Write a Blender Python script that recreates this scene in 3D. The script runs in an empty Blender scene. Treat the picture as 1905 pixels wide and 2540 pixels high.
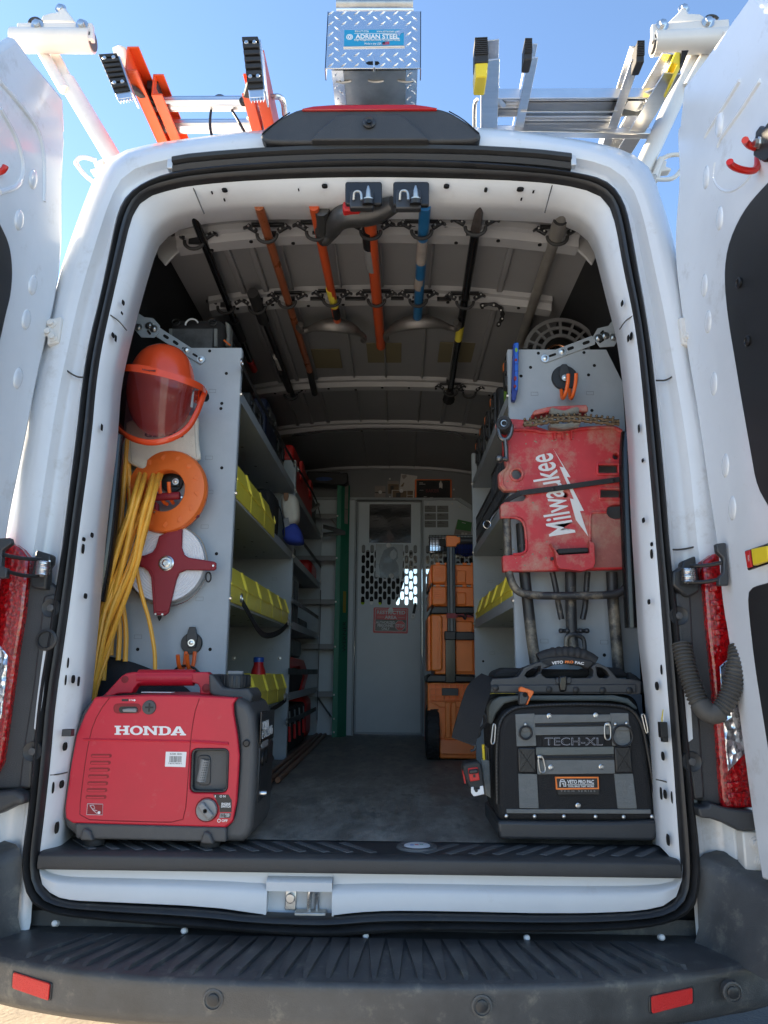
import bpy, bmesh, math, random
from mathutils import Vector, Matrix, Quaternion
from mathutils.noise import noise as pnoise
RAD = math.radians
random.seed(7)
SC = bpy.context.scene
COL = SC.collection
# ------------------------------------------------------------------ camera
FPX = 1840.0                      # focal length in photograph pixels (1905 x 2540)
CAM = Vector((.09, -1.8, 1.13))
CROT = Matrix.Rotation(RAD(1.1), 3, 'Z') @ Matrix.Rotation(RAD(90 + 12.0), 3, 'X') @ Matrix.Rotation(RAD(.52), 3, 'Z')
cd = bpy.data.cameras.new('camera'); cam = bpy.data.objects.new('camera', cd); COL.objects.link(cam)
cd.sensor_fit = 'VERTICAL'; cd.sensor_height = 24; cd.lens = 24 * FPX / 2540
cd.clip_start = .02; cd.clip_end = 4000
cam.matrix_world = Matrix.Translation(CAM) @ CROT.to_4x4()
SC.camera = cam
# ------------------------------------------------------------------ sky, sun, exposure
SUN_AZ = RAD(65)                  # to the left of the van's nose
SUN_EL = RAD(24)
w = bpy.data.worlds.new('World'); SC.world = w; w.use_nodes = True
nt = w.node_tree
sky = nt.nodes.new('ShaderNodeTexSky'); sky.sky_type = 'NISHITA'; sky.sun_disc = False
sky.sun_elevation = SUN_EL; sky.sun_rotation = -SUN_AZ
sky.air_density = .95; sky.dust_density = .1; sky.ozone_density = 2.6
bg = nt.nodes['Background']; bg.inputs['Strength'].default_value = .066
nt.links.new(sky.outputs['Color'], bg.inputs['Color'])
sl = bpy.data.lights.new('sun', 'SUN'); sl.energy = 4.2; sl.angle = RAD(.5); sl.color = (1, .82, .58)
sun = bpy.data.objects.new('sun', sl); COL.objects.link(sun)
sdir = Vector((-math.sin(SUN_AZ) * math.cos(SUN_EL), math.cos(SUN_AZ) * math.cos(SUN_EL), math.sin(SUN_EL)))
sun.rotation_euler = sdir.to_track_quat('Z', 'Y').to_euler()
sun.location = sdir * 20
vs = SC.view_settings
vs.view_transform = 'Standard'; vs.look = 'None'; vs.gamma = 1; vs.use_curve_mapping = False
vs.exposure = 2.55
SC.render.engine = 'CYCLES'
SC.cycles.caustics_reflective = False; SC.cycles.caustics_refractive = False
SC.cycles.max_bounces = 10; SC.cycles.diffuse_bounces = 6; SC.cycles.glossy_bounces = 4
SC.cycles.transparent_max_bounces = 12; SC.cycles.transmission_bounces = 6
# ------------------------------------------------------------------ photograph -> place
FR = dict(S=(0,0,1), D=(0,0,1/1.1483), A1=(0,0,2.074), A2=(600,0,2.37), A3=(1105,0,2.074), A4=(0,400,3.16), A5=(350,400,2.552), A6=(900,400,2.37),
          A7=(1500,200,3.16), A8=(200,780,3.77), B1=(180,1100,3.403), B2=(120,1620,2.765), B3=(540,850,4.022),
          B4=(540,1350,3.687), B5=(780,1150,3.16), B6=(1150,820,3.253), B7=(1020,1280,3.456), B8=(1120,1580,2.9625),
          C1=(0,1300,2.456), C2=(1600,1200,2.213), C3=(0,2050,1.728), C4=(945,2050,1.728), C5=(640,1780,2.676),
          C6=(700,1000,3.016), C7=(1600,800,3.16), C8=(300,330,2.074))
def ray(f, x, y):
    ox, oy, k = FR[f]
    return CROT @ Vector(((ox + x / k - 952.5) / FPX, -(oy + y / k - 1270) / FPX, -1))
def at(f, x, y, Y):
    d = ray(f, x, y); return CAM + d * ((Y - CAM.y) / d.y)
def atz(f, x, y, Z):
    d = ray(f, x, y); return CAM + d * ((Z - CAM.z) / d.z)
def atx(f, x, y, X):
    d = ray(f, x, y); return CAM + d * ((X - CAM.x) / d.x)
def xz(f, pts, Y):
    return [(p.x, p.z) for p in (at(f, a, b, Y) for a, b in pts)]
def ats(f, pts, Y): return [at(f, a, b, Y) for a, b in pts]
def resample(pts, n, closed=False, smooth=2):
    P = [Vector(p) for p in pts]
    for _ in range(smooth):
        Q = []
        m = len(P)
        rng = range(m if closed else m - 1)
        if not closed: Q.append(P[0])
        for i in rng:
            a, b = P[i], P[(i + 1) % m]
            Q += [a * .75 + b * .25, a * .25 + b * .75]
        if not closed: Q.append(P[-1])
        P = Q
    if closed: P.append(P[0])
    L = [0]
    for a, b in zip(P, P[1:]): L.append(L[-1] + (b - a).length)
    out = []; j = 0
    for i in range(n):
        t = L[-1] * i / (n if closed else n - 1)
        while j < len(L) - 2 and L[j + 1] < t: j += 1
        s = (t - L[j]) / max(1e-9, L[j + 1] - L[j])
        out.append(P[j].lerp(P[j + 1], min(1, max(0, s))))
    return out
def circ(cx, cy, r, n=16, ry=None, a0=0):
    ry = r if ry is None else ry
    return [(cx + r * math.cos(a0 + 2 * math.pi * i / n), cy + ry * math.sin(a0 + 2 * math.pi * i / n)) for i in range(n)]
def rrect(x0, y0, x1, y1, r, n=3):
    o = []
    for cx, cy, a in ((x1 - r, y1 - r, 0), (x0 + r, y1 - r, 90), (x0 + r, y0 + r, 180), (x1 - r, y0 + r, 270)):
        for i in range(n + 1):
            t = RAD(a + 90 * i / n); o.append((cx + r * math.cos(t), cy + r * math.sin(t)))
    return o
# ------------------------------------------------------------------ mesh builder
class B:
    def __init__(s): s.v = []; s.f = []
    def add(s, vs_, fs):
        o = len(s.v); s.v += [Vector(p) for p in vs_]; s.f += [tuple(i + o for i in f) for f in fs]; return s
    def box(s, c, d, rot=None):
        c = Vector(c); x, y, z = d[0] / 2, d[1] / 2, d[2] / 2
        P = [Vector(p) for p in ((-x,-y,-z),(x,-y,-z),(x,y,-z),(-x,y,-z),(-x,-y,z),(x,-y,z),(x,y,z),(-x,y,z))]
        if rot is not None: P = [rot @ p for p in P]
        return s.add([c + p for p in P], [(0,3,2,1),(4,5,6,7),(0,1,5,4),(1,2,6,5),(2,3,7,6),(3,0,4,7)])
    def box2(s, a, b):
        a, b = Vector(a), Vector(b); d = b - a
        return s.box((a + b) / 2, (abs(d.x), abs(d.y), abs(d.z)))
    def bar(s, p0, p1, w_, h, up=(0,0,1)):
        p0, p1 = Vector(p0), Vector(p1); t = (p1 - p0); L = t.length; t.normalize()
        u = Vector(up); sx = t.cross(u)
        if sx.length < 1e-4: sx = t.cross(Vector((0, 1, 0)))
        sx.normalize(); u = sx.cross(t)
        m = Matrix((sx, t, u)).transposed()
        return s.box((p0 + p1) / 2, (w_, L, h), m)
    def loft(s, loops, cu=True, cap=False, cv=False):
        n = len(loops[0]); vs_ = [p for l in loops for p in l]; fs = []
        m = len(loops)
        for j in range(m if cv else m - 1):
            j2 = (j + 1) % m
            for i in range(n if cu else n - 1):
                k = (i + 1) % n
                fs.append((j * n + i, j * n + k, j2 * n + k, j2 * n + i))
        if cap: fs += [tuple(range(n - 1, -1, -1)), tuple(range((m - 1) * n, m * n))]
        return s.add(vs_, fs)
    def tube(s, pts, r, n=8, closed=False, cap=True, sy=1.0):
        P = [Vector(p) for p in pts]; m = len(P)
        rf = r if callable(r) else (lambda i: r[i] if isinstance(r, (list, tuple)) else r)
        T = []
        for i in range(m):
            a = P[(i - 1) % m] if (closed or i > 0) else P[i]; b = P[(i + 1) % m] if (closed or i < m - 1) else P[i]
            T.append((b - a).normalized())
        u = T[0].cross(Vector((0, 0, 1)))
        if u.length < .05: u = T[0].cross(Vector((0, 1, 0)))
        u.normalize(); loops = []
        for i in range(m):
            if i:
                q = T[i - 1].rotation_difference(T[i]); u = q @ u
            v_ = T[i].cross(u)
            loops.append([P[i] + (u * math.cos(2 * math.pi * k / n) + v_ * math.sin(2 * math.pi * k / n) * sy) * rf(i) for k in range(n)])
        return s.loft(loops, True, cap and not closed, closed)
    def cyl(s, p0, p1, r, r2=None, n=16):
        return s.tube([p0, p1], [r, r if r2 is None else r2], n)
    def lathe(s, c, ax, prof, n=24, cap=True):
        c = Vector(c); ax = Vector(ax).normalized(); u = ax.orthogonal().normalized(); v_ = ax.cross(u)
        L = [[c + ax * h + (u * math.cos(2 * math.pi * k / n) + v_ * math.sin(2 * math.pi * k / n)) * max(r, 1e-4) for k in range(n)] for r, h in prof]
        return s.loft(L, True, cap)
    def slab(s, pts, vec):
        P = [Vector(p) for p in pts]; v_ = Vector(vec); n = len(P)
        return s.add(P + [p + v_ for p in P], [tuple(range(n)), tuple(range(2 * n - 1, n - 1, -1))] + [(i, i + n, (i + 1) % n + n, (i + 1) % n) for i in range(n)])
    def sphere(s, c, r, n=12, sc=(1, 1, 1), m=None):
        c = Vector(c); L = []
        for j in range(1, n // 2 + 1):
            t = math.pi * j / (n // 2 + 1)
            L.append([Vector((math.sin(t) * math.cos(2*math.pi*k/n) * r * sc[0], math.sin(t) * math.sin(2*math.pi*k/n) * r * sc[1], math.cos(t) * r * sc[2])) for k in range(n)])
        if m is not None: L = [[m @ p for p in l] for l in L]
        return s.loft([[c + p for p in l] for l in L], True, True)
    def prism(s, poly, y0, y1, holes=(), M=None, taper=0):
        """poly: (x, z) points; extruded from y0 to y1 (or through matrix M: local x, local y = depth, local z)"""
        def put(p, y): 
            q = Vector((p[0], y, p[1])); return M @ q if M is not None else q
        bm = bmesh.new()
        rings = []
        if not holes:
            a = [bm.verts.new(put(p, y0)) for p in poly]
            if taper:
                cx = sum(p[0] for p in poly) / len(poly); cz = sum(p[1] for p in poly) / len(poly)
                back = [(cx + (p[0] - cx) * (1 - taper), cz + (p[1] - cz) * (1 - taper)) for p in poly]
            else: back = poly
            b = [bm.verts.new(put(p, y1)) for p in back]
            bm.faces.new(a); bm.faces.new(b[::-1])
            rings = [(a, b)]
        else:
            for yy in (y0, y1):
                es = []; rr = []
                for lp in [poly] + list(holes):
                    vs_ = [bm.verts.new(put(p, yy)) for p in lp]; rr.append(vs_)
                    for i in range(len(vs_)): es.append(bm.edges.new((vs_[i], vs_[(i + 1) % len(vs_)])))
                bmesh.ops.triangle_fill(bm, use_beauty=True, use_dissolve=False, edges=es)
                rings.append(rr)
            rings = list(zip(rings[0], rings[1]))
        for a, b in rings:
            n = len(a)
            for i in range(n):
                k = (i + 1) % n
                bm.faces.new((a[i], b[i], b[k], a[k]))
        bmesh.ops.recalc_face_normals(bm, faces=bm.faces)
        bm.verts.index_update()
        s.add([v.co.copy() for v in bm.verts], [tuple(v.index for v in f.verts) for f in bm.faces])
        bm.free(); return s
W = {}
def link(o): COL.objects.link(o); return o
def tag(o, label=None, cat=None, group=None, kind=None):
    if label: o['label'] = label
    if cat: o['category'] = cat
    if group: o['group'] = group
    if kind: o['kind'] = kind
    return o
def thing(name, label, cat, loc=(0, 0, 0), rot=None, group=None):
    o = bpy.data.objects.new(name, None); link(o); o.empty_display_size = .05
    m = Matrix.Translation(Vector(loc))
    if rot is not None: m = m @ rot.to_4x4()
    o.matrix_world = m; W[o.name] = m
    return tag(o, label, cat, group)
def mesh(name, b, sharp=35, smooth=True):
    me = bpy.data.meshes.new(name); bm = bmesh.new()
    V = [bm.verts.new(p) for p in b.v]
    for f in b.f:
        try: bm.faces.new([V[i] for i in f])
        except ValueError: pass
    bmesh.ops.recalc_face_normals(bm, faces=bm.faces)
    if smooth:
        for f in bm.faces: f.smooth = True
        lim = RAD(sharp)
        for e in bm.edges:
            e.smooth = len(e.link_faces) == 2 and e.calc_face_angle(0) < lim
    bm.to_mesh(me); bm.free(); return me
def mk(b, name, m, parent=None, bevel=0, seg=2, sharp=35, local=False, smooth=True, label=None, cat=None, group=None, kind=None, sub=0, solid=0):
    if parent is not None:
        Wm = W[parent.name]
        if not local:
            inv = Wm.inverted(); b.v = [inv @ p for p in b.v]
    else:
        xs = [p.x for p in b.v]; ys = [p.y for p in b.v]; zs = [p.z for p in b.v]
        Wm = Matrix.Translation(((min(xs) + max(xs)) / 2, (min(ys) + max(ys)) / 2, min(zs)))
        inv = Wm.inverted(); b.v = [inv @ p for p in b.v]
    me = mesh(name, b, sharp, smooth)
    me.materials.append(m if not isinstance(m, str) else MT[m])
    o = bpy.data.objects.new(name, me); link(o)
    if parent is not None: o.parent = parent
    else: o.matrix_world = Wm
    W[o.name] = Wm
    if solid:
        md = o.modifiers.new('solid', 'SOLIDIFY'); md.thickness = solid; md.offset = 0
    if bevel:
        md = o.modifiers.new('bevel', 'BEVEL'); md.width = bevel; md.segments = seg; md.limit_method = 'ANGLE'; md.angle_limit = RAD(40)
        md.harden_normals = False
    if sub:
        md = o.modifiers.new('sub', 'SUBSURF'); md.levels = sub; md.render_levels = sub
    return tag(o, label, cat, group, kind)
def dup(root, delta=(0,0,0), rot=None, label=None):
    """copy of a thing with its parts and sub-parts, moved by delta"""
    r = root.copy(); link(r)
    m = Matrix.Translation(Vector(delta)) @ W[root.name]
    if rot is not None: m = m @ rot.to_4x4()
    r.matrix_world = m; W[r.name] = m
    if label: r['label'] = label
    for ch in [c for c in bpy.data.objects if c.parent == root]:
        c = ch.copy(); link(c); c.parent = r; W[c.name] = m
        for g in [k for k in bpy.data.objects if k.parent == ch]:
            d = g.copy(); link(d); d.parent = c; W[d.name] = m
    return r
def put_copy(o, parent, loc, rot=None):
    """copy of one part mesh, moved inside its parent's frame"""
    c = o.copy(); link(c); c.parent = parent; c.location = loc
    if rot is not None: c.rotation_euler = rot
    W[c.name] = W[parent.name]; return c
def text(s, ll, lr, ul, m, parent, name='lettering', bold=0, ext=.0006, shear=0, space=1.0, local=False):
    """lettering stretched over the parallelogram given by its lower left, lower right and upper left corners"""
    cu = bpy.data.curves.new('t', 'FONT'); cu.body = s; cu.size = 1; cu.offset = bold; cu.shear = shear; cu.space_character = space
    cu.resolution_u = 3; cu.space_line = .85; cu.align_x = 'CENTER'
    o = bpy.data.objects.new('t', cu); me = bpy.data.meshes.new_from_object(o)
    xs = [v.co.x for v in me.vertices]; ys = [v.co.y for v in me.vertices]
    x0, x1, y0, y1 = min(xs), max(xs), min(ys), max(ys)
    ll, lr, ul = Vector(ll), Vector(lr), Vector(ul); ex, ey = lr - ll, ul - ll; nrm = ex.cross(ey).normalized()
    b = B(); vv = []; n = len(me.vertices)
    for k in (1, 0):
        for v in me.vertices: vv.append(ll + ex * ((v.co.x - x0) / (x1 - x0)) + ey * ((v.co.y - y0) / (y1 - y0)) + nrm * (ext * k))
    fs = [tuple(p.vertices) for p in me.polygons]
    ec = {}
    for p in me.polygons:
        for e in p.edge_keys: ec[e] = ec.get(e, 0) + 1
    b.add(vv, fs + [(e[0], e[1], e[1] + n, e[0] + n) for e, c in ec.items() if c == 1])
    bpy.data.objects.remove(o); bpy.data.curves.remove(cu); bpy.data.meshes.remove(me)
    return mk(b, name, m, parent, smooth=False, local=local)
def tbox(s, f, x0, y0, x1, y1, Y, m, parent, **k):
    """lettering facing the rear, over a pixel box of frame f on the plane y = Y"""
    return text(s, at(f, x0, y1, Y), at(f, x1, y1, Y), at(f, x0, y0, Y), m, parent, **k)
# ------------------------------------------------------------------ materials
MT = {}
def mat(name, col, rough=.5, metal=0, var=0, vs_=6, bump=0, bs=80, dirt=None, coat=0, trans=0, alpha=1, spec=.5, stretch=None, aniso=None, sheen=0):
    m = bpy.data.materials.new(name); m.use_nodes = True; t = m.node_tree; L = t.links.new; N = t.nodes.new
    p = t.nodes['Principled BSDF']
    col = tuple(col) + (1,)
    p.inputs['Base Color'].default_value = col
    p.inputs['Roughness'].default_value = rough; p.inputs['Metallic'].default_value = metal
    p.inputs['Coat Weight'].default_value = coat; p.inputs['Coat Roughness'].default_value = .08
    p.inputs['Transmission Weight'].default_value = trans; p.inputs['Alpha'].default_value = alpha
    p.inputs['Specular IOR Level'].default_value = spec; p.inputs['Sheen Weight'].default_value = sheen
    if var or bump or dirt:
        tc = N('ShaderNodeTexCoord'); mp = N('ShaderNodeMapping'); L(tc.outputs['Object'], mp.inputs['Vector'])
        if stretch: mp.inputs['Scale'].default_value = stretch
        out = None
        if var:
            nz = N('ShaderNodeTexNoise'); nz.inputs['Scale'].default_value = vs_; nz.inputs['Detail'].default_value = 6; nz.inputs['Roughness'].default_value = .65
            L(mp.outputs[0], nz.inputs['Vector'])
            mr = N('ShaderNodeMapRange'); mr.inputs[1].default_value = .3; mr.inputs[2].default_value = .7
            mr.inputs[3].default_value = 1 - var; mr.inputs[4].default_value = 1 + var; L(nz.outputs['Fac'], mr.inputs[0])
            mx = N('ShaderNodeMix'); mx.data_type = 'RGBA'; mx.blend_type = 'MULTIPLY'; mx.inputs[0].default_value = 1
            mx.inputs[6].default_value = col; L(mr.outputs[0], mx.inputs[7]); out = mx.outputs[2]
            rr = N('ShaderNodeMapRange'); rr.inputs[1].default_value = .25; rr.inputs[2].default_value = .75
            rr.inputs[3].default_value = max(.04, rough - var * .5); rr.inputs[4].default_value = min(1, rough + var * .5); L(nz.outputs['Fac'], rr.inputs[0]); L(rr.outputs[0], p.inputs['Roughness'])
        if dirt:
            dc, amt, ds = dirt
            nz = N('ShaderNodeTexNoise'); nz.inputs['Scale'].default_value = ds; nz.inputs['Detail'].default_value = 9; nz.inputs['Roughness'].default_value = .72
            L(mp.outputs[0], nz.inputs['Vector'])
            mr = N('ShaderNodeMapRange'); mr.inputs[1].default_value = .64 - amt * .3; mr.inputs[2].default_value = .86 - amt * .3; mr.inputs[4].default_value = min(1, .35 + amt); L(nz.outputs['Fac'], mr.inputs[0])
            mx = N('ShaderNodeMix'); mx.data_type = 'RGBA'; L(mr.outputs[0], mx.inputs[0])
            if out: L(out, mx.inputs[6])
            else: mx.inputs[6].default_value = col
            mx.inputs[7].default_value = tuple(dc) + (1,); out = mx.outputs[2]
        if out: L(out, p.inputs['Base Color'])
        if bump:
            nz = N('ShaderNodeTexNoise'); nz.inputs['Scale'].default_value = bs; nz.inputs['Detail'].default_value = 4; L(mp.outputs[0], nz.inputs['Vector'])
            bp = N('ShaderNodeBump'); bp.inputs['Strength'].default_value = bump; bp.inputs['Distance'].default_value = .004
            L(nz.outputs['Fac'], bp.inputs['Height']); L(bp.outputs[0], p.inputs['Normal'])
    MT[name] = m; return m
DUST = (.34, .29, .22)
mat('white', (.74, .765, .79), .22, var=.05, vs_=3, dirt=((.36, .32, .26), .24, 9), coat=.4)
mat('white_in', (.68, .7, .72), .33, var=.05, vs_=4, dirt=((.4, .35, .3), .1, 9))
mat('roof_in', (.27, .27, .275), .45, var=.06, vs_=3)
mat('roof_rib', (.37, .37, .375), .4, var=.06, vs_=5)
mat('rubber', (.022, .022, .023), .42, var=.25, vs_=9, dirt=((.16, .14, .11), .12, 14))
mat('blackwall', (.02, .021, .023), .6, var=.2)
mat('trim', (.045, .046, .048), .5, var=.2, vs_=7, bump=.25, bs=420, dirt=((.12, .11, .09), .1, 6))
mat('bumper', (.066, .067, .068), .46, var=.3, vs_=9, bump=.25, bs=420, dirt=((.26, .24, .19), .3, 18))
mat('mat_floor', (.3, .28, .24), .6, var=.5, vs_=9, bump=.5, bs=160, dirt=((.1, .095, .08), .42, 14), stretch=(1.8, .6, 1))
mat('tread', (.12, .12, .12), .6, var=.2, vs_=9, bump=.3, bs=260)
mat('grey', (.38, .42, .45), .45, var=.09, vs_=5, bump=.06, bs=300, dirt=((.5, .52, .54), .14, 11))
mat('grey_d', (.2, .21, .215), .5, var=.08, vs_=3)
mat('steel', (.62, .62, .61), .28, 1, var=.1, vs_=20)
mat('zinc', (.72, .72, .7), .3, 1)
mat('alu', (.78, .79, .8), .32, 1, var=.06, vs_=10, stretch=(1, 8, 1))
mat('alu_d', (.5, .5, .48), .45, 1, var=.2, vs_=14, bump=.1)
mat('tread_plate', (.8, .82, .84), .26, 1, var=.05, vs_=20)
mat('black', (.012, .012, .013), .45, var=.2)
mat('black_g', (.01, .01, .011), .2)
mat('black_r', (.025, .025, .026), .7, var=.2, bump=.2, bs=200)
mat('hole', (.004, .004, .004), .9)
mat('rack_w', (.72, .7, .66), .35, var=.05, dirt=((.4, .34, .26), .12, 20), coat=.3)
mat('red_hook', (.62, .02, .012), .3)
mat('orange_hook', (.85, .14, .02), .35)
mat('red_gen', (.56, .014, .036), .42, var=.06, vs_=8, bump=.06, bs=500, dirt=((.5, .16, .15), .2, 22))
mat('red_dk', (.26, .008, .014), .5)
mat('gen_grey', (.075, .075, .076), .55, var=.12, bump=.2, bs=500, dirt=((.2, .19, .17), .15, 9))
mat('gen_grey_l', (.25, .25, .25), .5, var=.05)
mat('label_w', (.8, .8, .8), .5)
mat('label_k', (.015, .015, .016), .4)
mat('yellow', (.9, .75, .08), .42, var=.08, vs_=16, dirt=((.5, .4, .1), .1, 16))
mat('yellow_p', (.8, .6, .03), .4)
mat('cord', (.86, .43, .05), .45, var=.1, vs_=30, dirt=((.4, .22, .06), .2, 40))
mat('orange', (.8, .17, .03), .42, var=.05, bump=.05, bs=400)
mat('orange_t', (.95, .24, .04), .4, var=.06, bump=.06, bs=500)
mat('hat', (.82, .085, .024), .22, coat=.4)
mat('canvas', (.72, .68, .58), .9, var=.06, vs_=20, bump=.5, bs=340)
mat('maroon', (.26, .015, .025), .5, var=.1, bump=.12, bs=400, dirt=((.4, .2, .16), .1, 20))
mat('tape_w', (.75, .76, .78), .5, var=.06, vs_=30)
mat('fabric', (.016, .016, .017), .85, var=.25, vs_=12, bump=.6, bs=420)
mat('fabric_n', (.02, .022, .027), .8, var=.25, vs_=9, bump=.5, bs=300)
mat('webbing', (.22, .23, .225), .8, var=.1, vs_=20, bump=.8, bs=300, stretch=(1, 1, 5))
mat('webbing_k', (.02, .02, .021), .75, var=.2, bump=.8, bs=260, stretch=(1, 1, 4))
mat('vinyl', (.014, .014, .015), .35, bump=.25, bs=200)
mat('plastic_k', (.022, .023, .025), .4, var=.15, bump=.08, bs=300)
mat('plastic_dk', (.04, .042, .046), .42, var=.1, bump=.08, bs=400, dirt=((.2, .19, .18), .06, 12))
mat('red_mw', (.52, .035, .042), .5, var=.16, vs_=6, dirt=((.46, .36, .25), .5, 9), bump=.1, bs=60)
mat('mud', (.3, .24, .16), .9, var=.2, vs_=40, bump=.6, bs=160)
mat('mw_white', (.78, .77, .75), .5, dirt=((.4, .34, .26), .16, 40))
mat('leg_k', (.035, .035, .037), .45, var=.2, dirt=((.45, .38, .27), .48, 11))
mat('chain', (.2, .145, .09), .5, .8, var=.3, vs_=60, bump=.3, bs=200)
mat('red', (.55, .02, .02), .4, var=.06)
mat('red_l', (.6, .012, .012), .18, trans=.25, coat=.6)
mat('clear_l', (.75, .75, .77), .12, trans=.55, coat=.5)
mat('lamp_back', (.5, .02, .02), .3, .2)
mat('reflector', (.75, .015, .012), .28, bump=.9, bs=700, coat=.3)
mat('green', (.02, .2, .12), .45, var=.08, vs_=8, dirt=((.2, .35, .28), .06, 20))
mat('blue', (.02, .09, .42), .35, var=.05)
mat('blue_cl', (.03, .06, .36), .8, var=.15)
mat('blue_pole', (.02, .14, .32), .35, var=.08)
mat('orange_pole', (.6, .09, .025), .35, var=.07, vs_=14)
mat('copper_pole', (.4, .12, .05), .3, .3, var=.15, vs_=14)
mat('copper', (.75, .36, .2), .25, 1, var=.1)
mat('copper_dk', (.3, .16, .1), .4, .7, var=.15)
mat('pipe_g', (.35, .33, .3), .45, .5, var=.15, vs_=16)
mat('fiber_or', (.85, .1, .02), .35, var=.05, bump=.05, bs=300)
mat('bolt_w', (.7, .7, .68), .35, .4)
mat('visor', (.24, .13, .17), .06, trans=0, alpha=.5)
mat('sign_red', (.6, .03, .03), .4, var=.08, dirt=((.6, .35, .3), .1, 12))
mat('paper', (.62, .6, .56), .8, var=.05)
mat('paper_b', (.34, .3, .27), .8, var=.2, vs_=14)
mat('paper_g', (.06, .22, .06), .6)
mat('sticker_b', (.02, .28, .5), .35)
mat('tan_pad', (.2, .17, .1), .8, var=.08)
mat('glass', (.8, .85, .86), .03, alpha=.14)
mat('mirror_f', (.6, .6, .62), .06, 1)
mat('lime', (.5, .75, .02), .6)
mat('duct', (.07, .066, .06), .6, var=.2, dirt=((.2, .17, .13), .18, 12))
mat('green_lt', (.2, .4, .05), .5)
# ------------------------------------------------------------------ ground
g = B(); n = 60
for a, b_ in ((0, 1),):
    xs = [-1500, -300, -80, -25] + [-8 + .5 * i for i in range(33)] + [25, 80, 300, 1500]
    ys = [-1500, -300, -80, -25] + [-8 + .5 * i for i in range(41)] + [25, 80, 300, 1500]
    vv = [(x, y, (.012 * pnoise(Vector((x * .8, y * .8, 0))) if abs(x) < 9 and abs(y) < 13 else 0)) for y in ys for x in xs]
    k = len(xs)
    g.add(vv, [(j * k + i, j * k + i + 1, (j + 1) * k + i + 1, (j + 1) * k + i) for j in range(len(ys) - 1) for i in range(k - 1)])
gm = mat('gravel_ground', (.48, .465, .44), .95, var=.25, vs_=1.5, bump=.8, bs=40, dirt=((.13, .12, .11), .3, 3))
mk(g, 'ground', gm, kind='structure')
rd = B(); rd.box2((.55, -30, .014), (9, 40, .02))
mk(rd, 'asphalt_strip', mat('asphalt', (.05, .05, .052), .9, var=.25, vs_=20, bump=.8, bs=120), kind='structure')
mk(B().box2((-6, -.15, .014), (.548, 14, .018)), 'dirt_patch', mat('packed_dirt', (.2, .165, .12), .95, var=.3, vs_=6, bump=.9, bs=60), kind='structure')
# ------------------------------------------------------------------ van shell
van = thing('parked_van', 'white high-roof cargo van seen from behind with both rear doors open', 'van', (0, 2.2, 0))
N = 110
SO = [(61,2154),(65,2093),(77,2012),(89.5,1870),(102,1727),(126,1585),(138,1503),(159,1373),(167,1300),(193,1100),(209,954),(228,843),(253,748),(278.5,621.5),(294,542),(310,504),(342,473),(395.6,447),(430,437),(493,426),(637,412),(879,402),(1111,406),(1280,419),(1406,434),(1470,447),(1500,458),(1525,478),(1547,516),(1560,564),(1579,675),(1601,801),(1615,900),(1645,1200),(1659,1394),(1675,1516),(1686,1652),(1702,1833),(1717,1991),(1731,2104),(1733,2171),(1732,2195),(1715,2258),(1639,2293),(1524,2305),(1350,2310),(1100,2306),(945,2310),(810,2323),(521,2302),(174,2273),(104,2252),(75,2224)]
SI = [(95.6,2154),(95.6,2114),(106,2032),(122,1890),(134,1747),(155,1605),(175,1463),(195,1300),(223,1100),(237,938),(253,843),(282,716),(307,606),(320,552),(335,511),(364,485),(411,470),(473,456),(637,442),(879,434.6),(1111,438),(1322,446),(1427,459),(1491,480),(1516,510),(1531,564),(1547,659),(1573,779),(1590,900),(1617,1200),(1636,1426),(1654,1652),(1672,1878),(1686,2081),(1692,2160),(1690,2205),(1668,2241),(1610,2260),(1408,2269),(1100,2262),(945,2261),(868,2267),(822,2273),(636,2269),(521,2252),(260,2240),(162,2235),(124,2218),(101,2189)]
JI = [(150,2100),(163,1980),(197,1768),(203,1707),(215,1585),(228,1442),(240,1300),(266,1100),(272,1033),(278,938),(291,875),(304,818),(316,773),(335,701),(354,637),(373,577),(396,552),(427,533),(475,520),(546,512),(605,507),(855,506),(1100,506),(1343,511),(1406,522),(1448,539),(1482,573),(1499,636),(1520,721),(1533,767),(1546,820),(1562,943),(1574,1097),(1580,1250),(1590,1404),(1596,1500),(1600,1584),(1618,1720),(1627,1878),(1634,2013),(1638,2100)]
CR = [(53,1340),(92,1100),(120,938),(148,840),(166,751),(190,663),(221,577),(253,492),(282,430),(305,402),(345,386),(440,368),(644,343),(900,333),(1196,336),(1346,355),(1476,376),(1540,400),(1578,436),(1600,480),(1620,548),(1642,643),(1665,738),(1690,860),(1723,1021),(1746,1164),(1763,1354)]
OU = [(134,742),(152,663),(174,599),(202,520),(228,454),(238,432),(256,409),(289,390),(337,376),(376,369),(434,359),(644,333),(900,322),(1196,325.5),(1346,345),(1476,364),(1568,385),(1606,407),(1624,440),(1642,500),(1649,516),(1668,580),(1690,659)]
def cap_i(s_list):           # open "n" part of a closed seal loop
    i = next(k for k, p in enumerate(s_list) if p[0] > 1600 and p[1] > 2100)
    return s_list[1:i + 1]
SOp, SIp = cap_i(SO), cap_i(SI)
so = resample(ats('S', SO, 0), N * 2, True, 1); si = resample(ats('S', SI, 0), N * 2, True, 1)
W3 = lambda lst, y: [Vector((x, y, z)) for x, z in lst]
ou = resample(W3([(-.93,.5),(-.985,.75),(-.99,1.2),(-.965,1.6),(-.925,1.9)], .1) + ats('S', OU, .1) + W3([(.925,1.9),(.965,1.6),(.99,1.2),(.985,.75),(.93,.5)], .1), N)
cr = resample(W3([(-.87,.5),(-.875,.75),(-.865,1.2)], 0) + ats('S', CR, 0) + W3([(.875,1.2),(.89,.75),(.885,.5)], 0), N)
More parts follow.
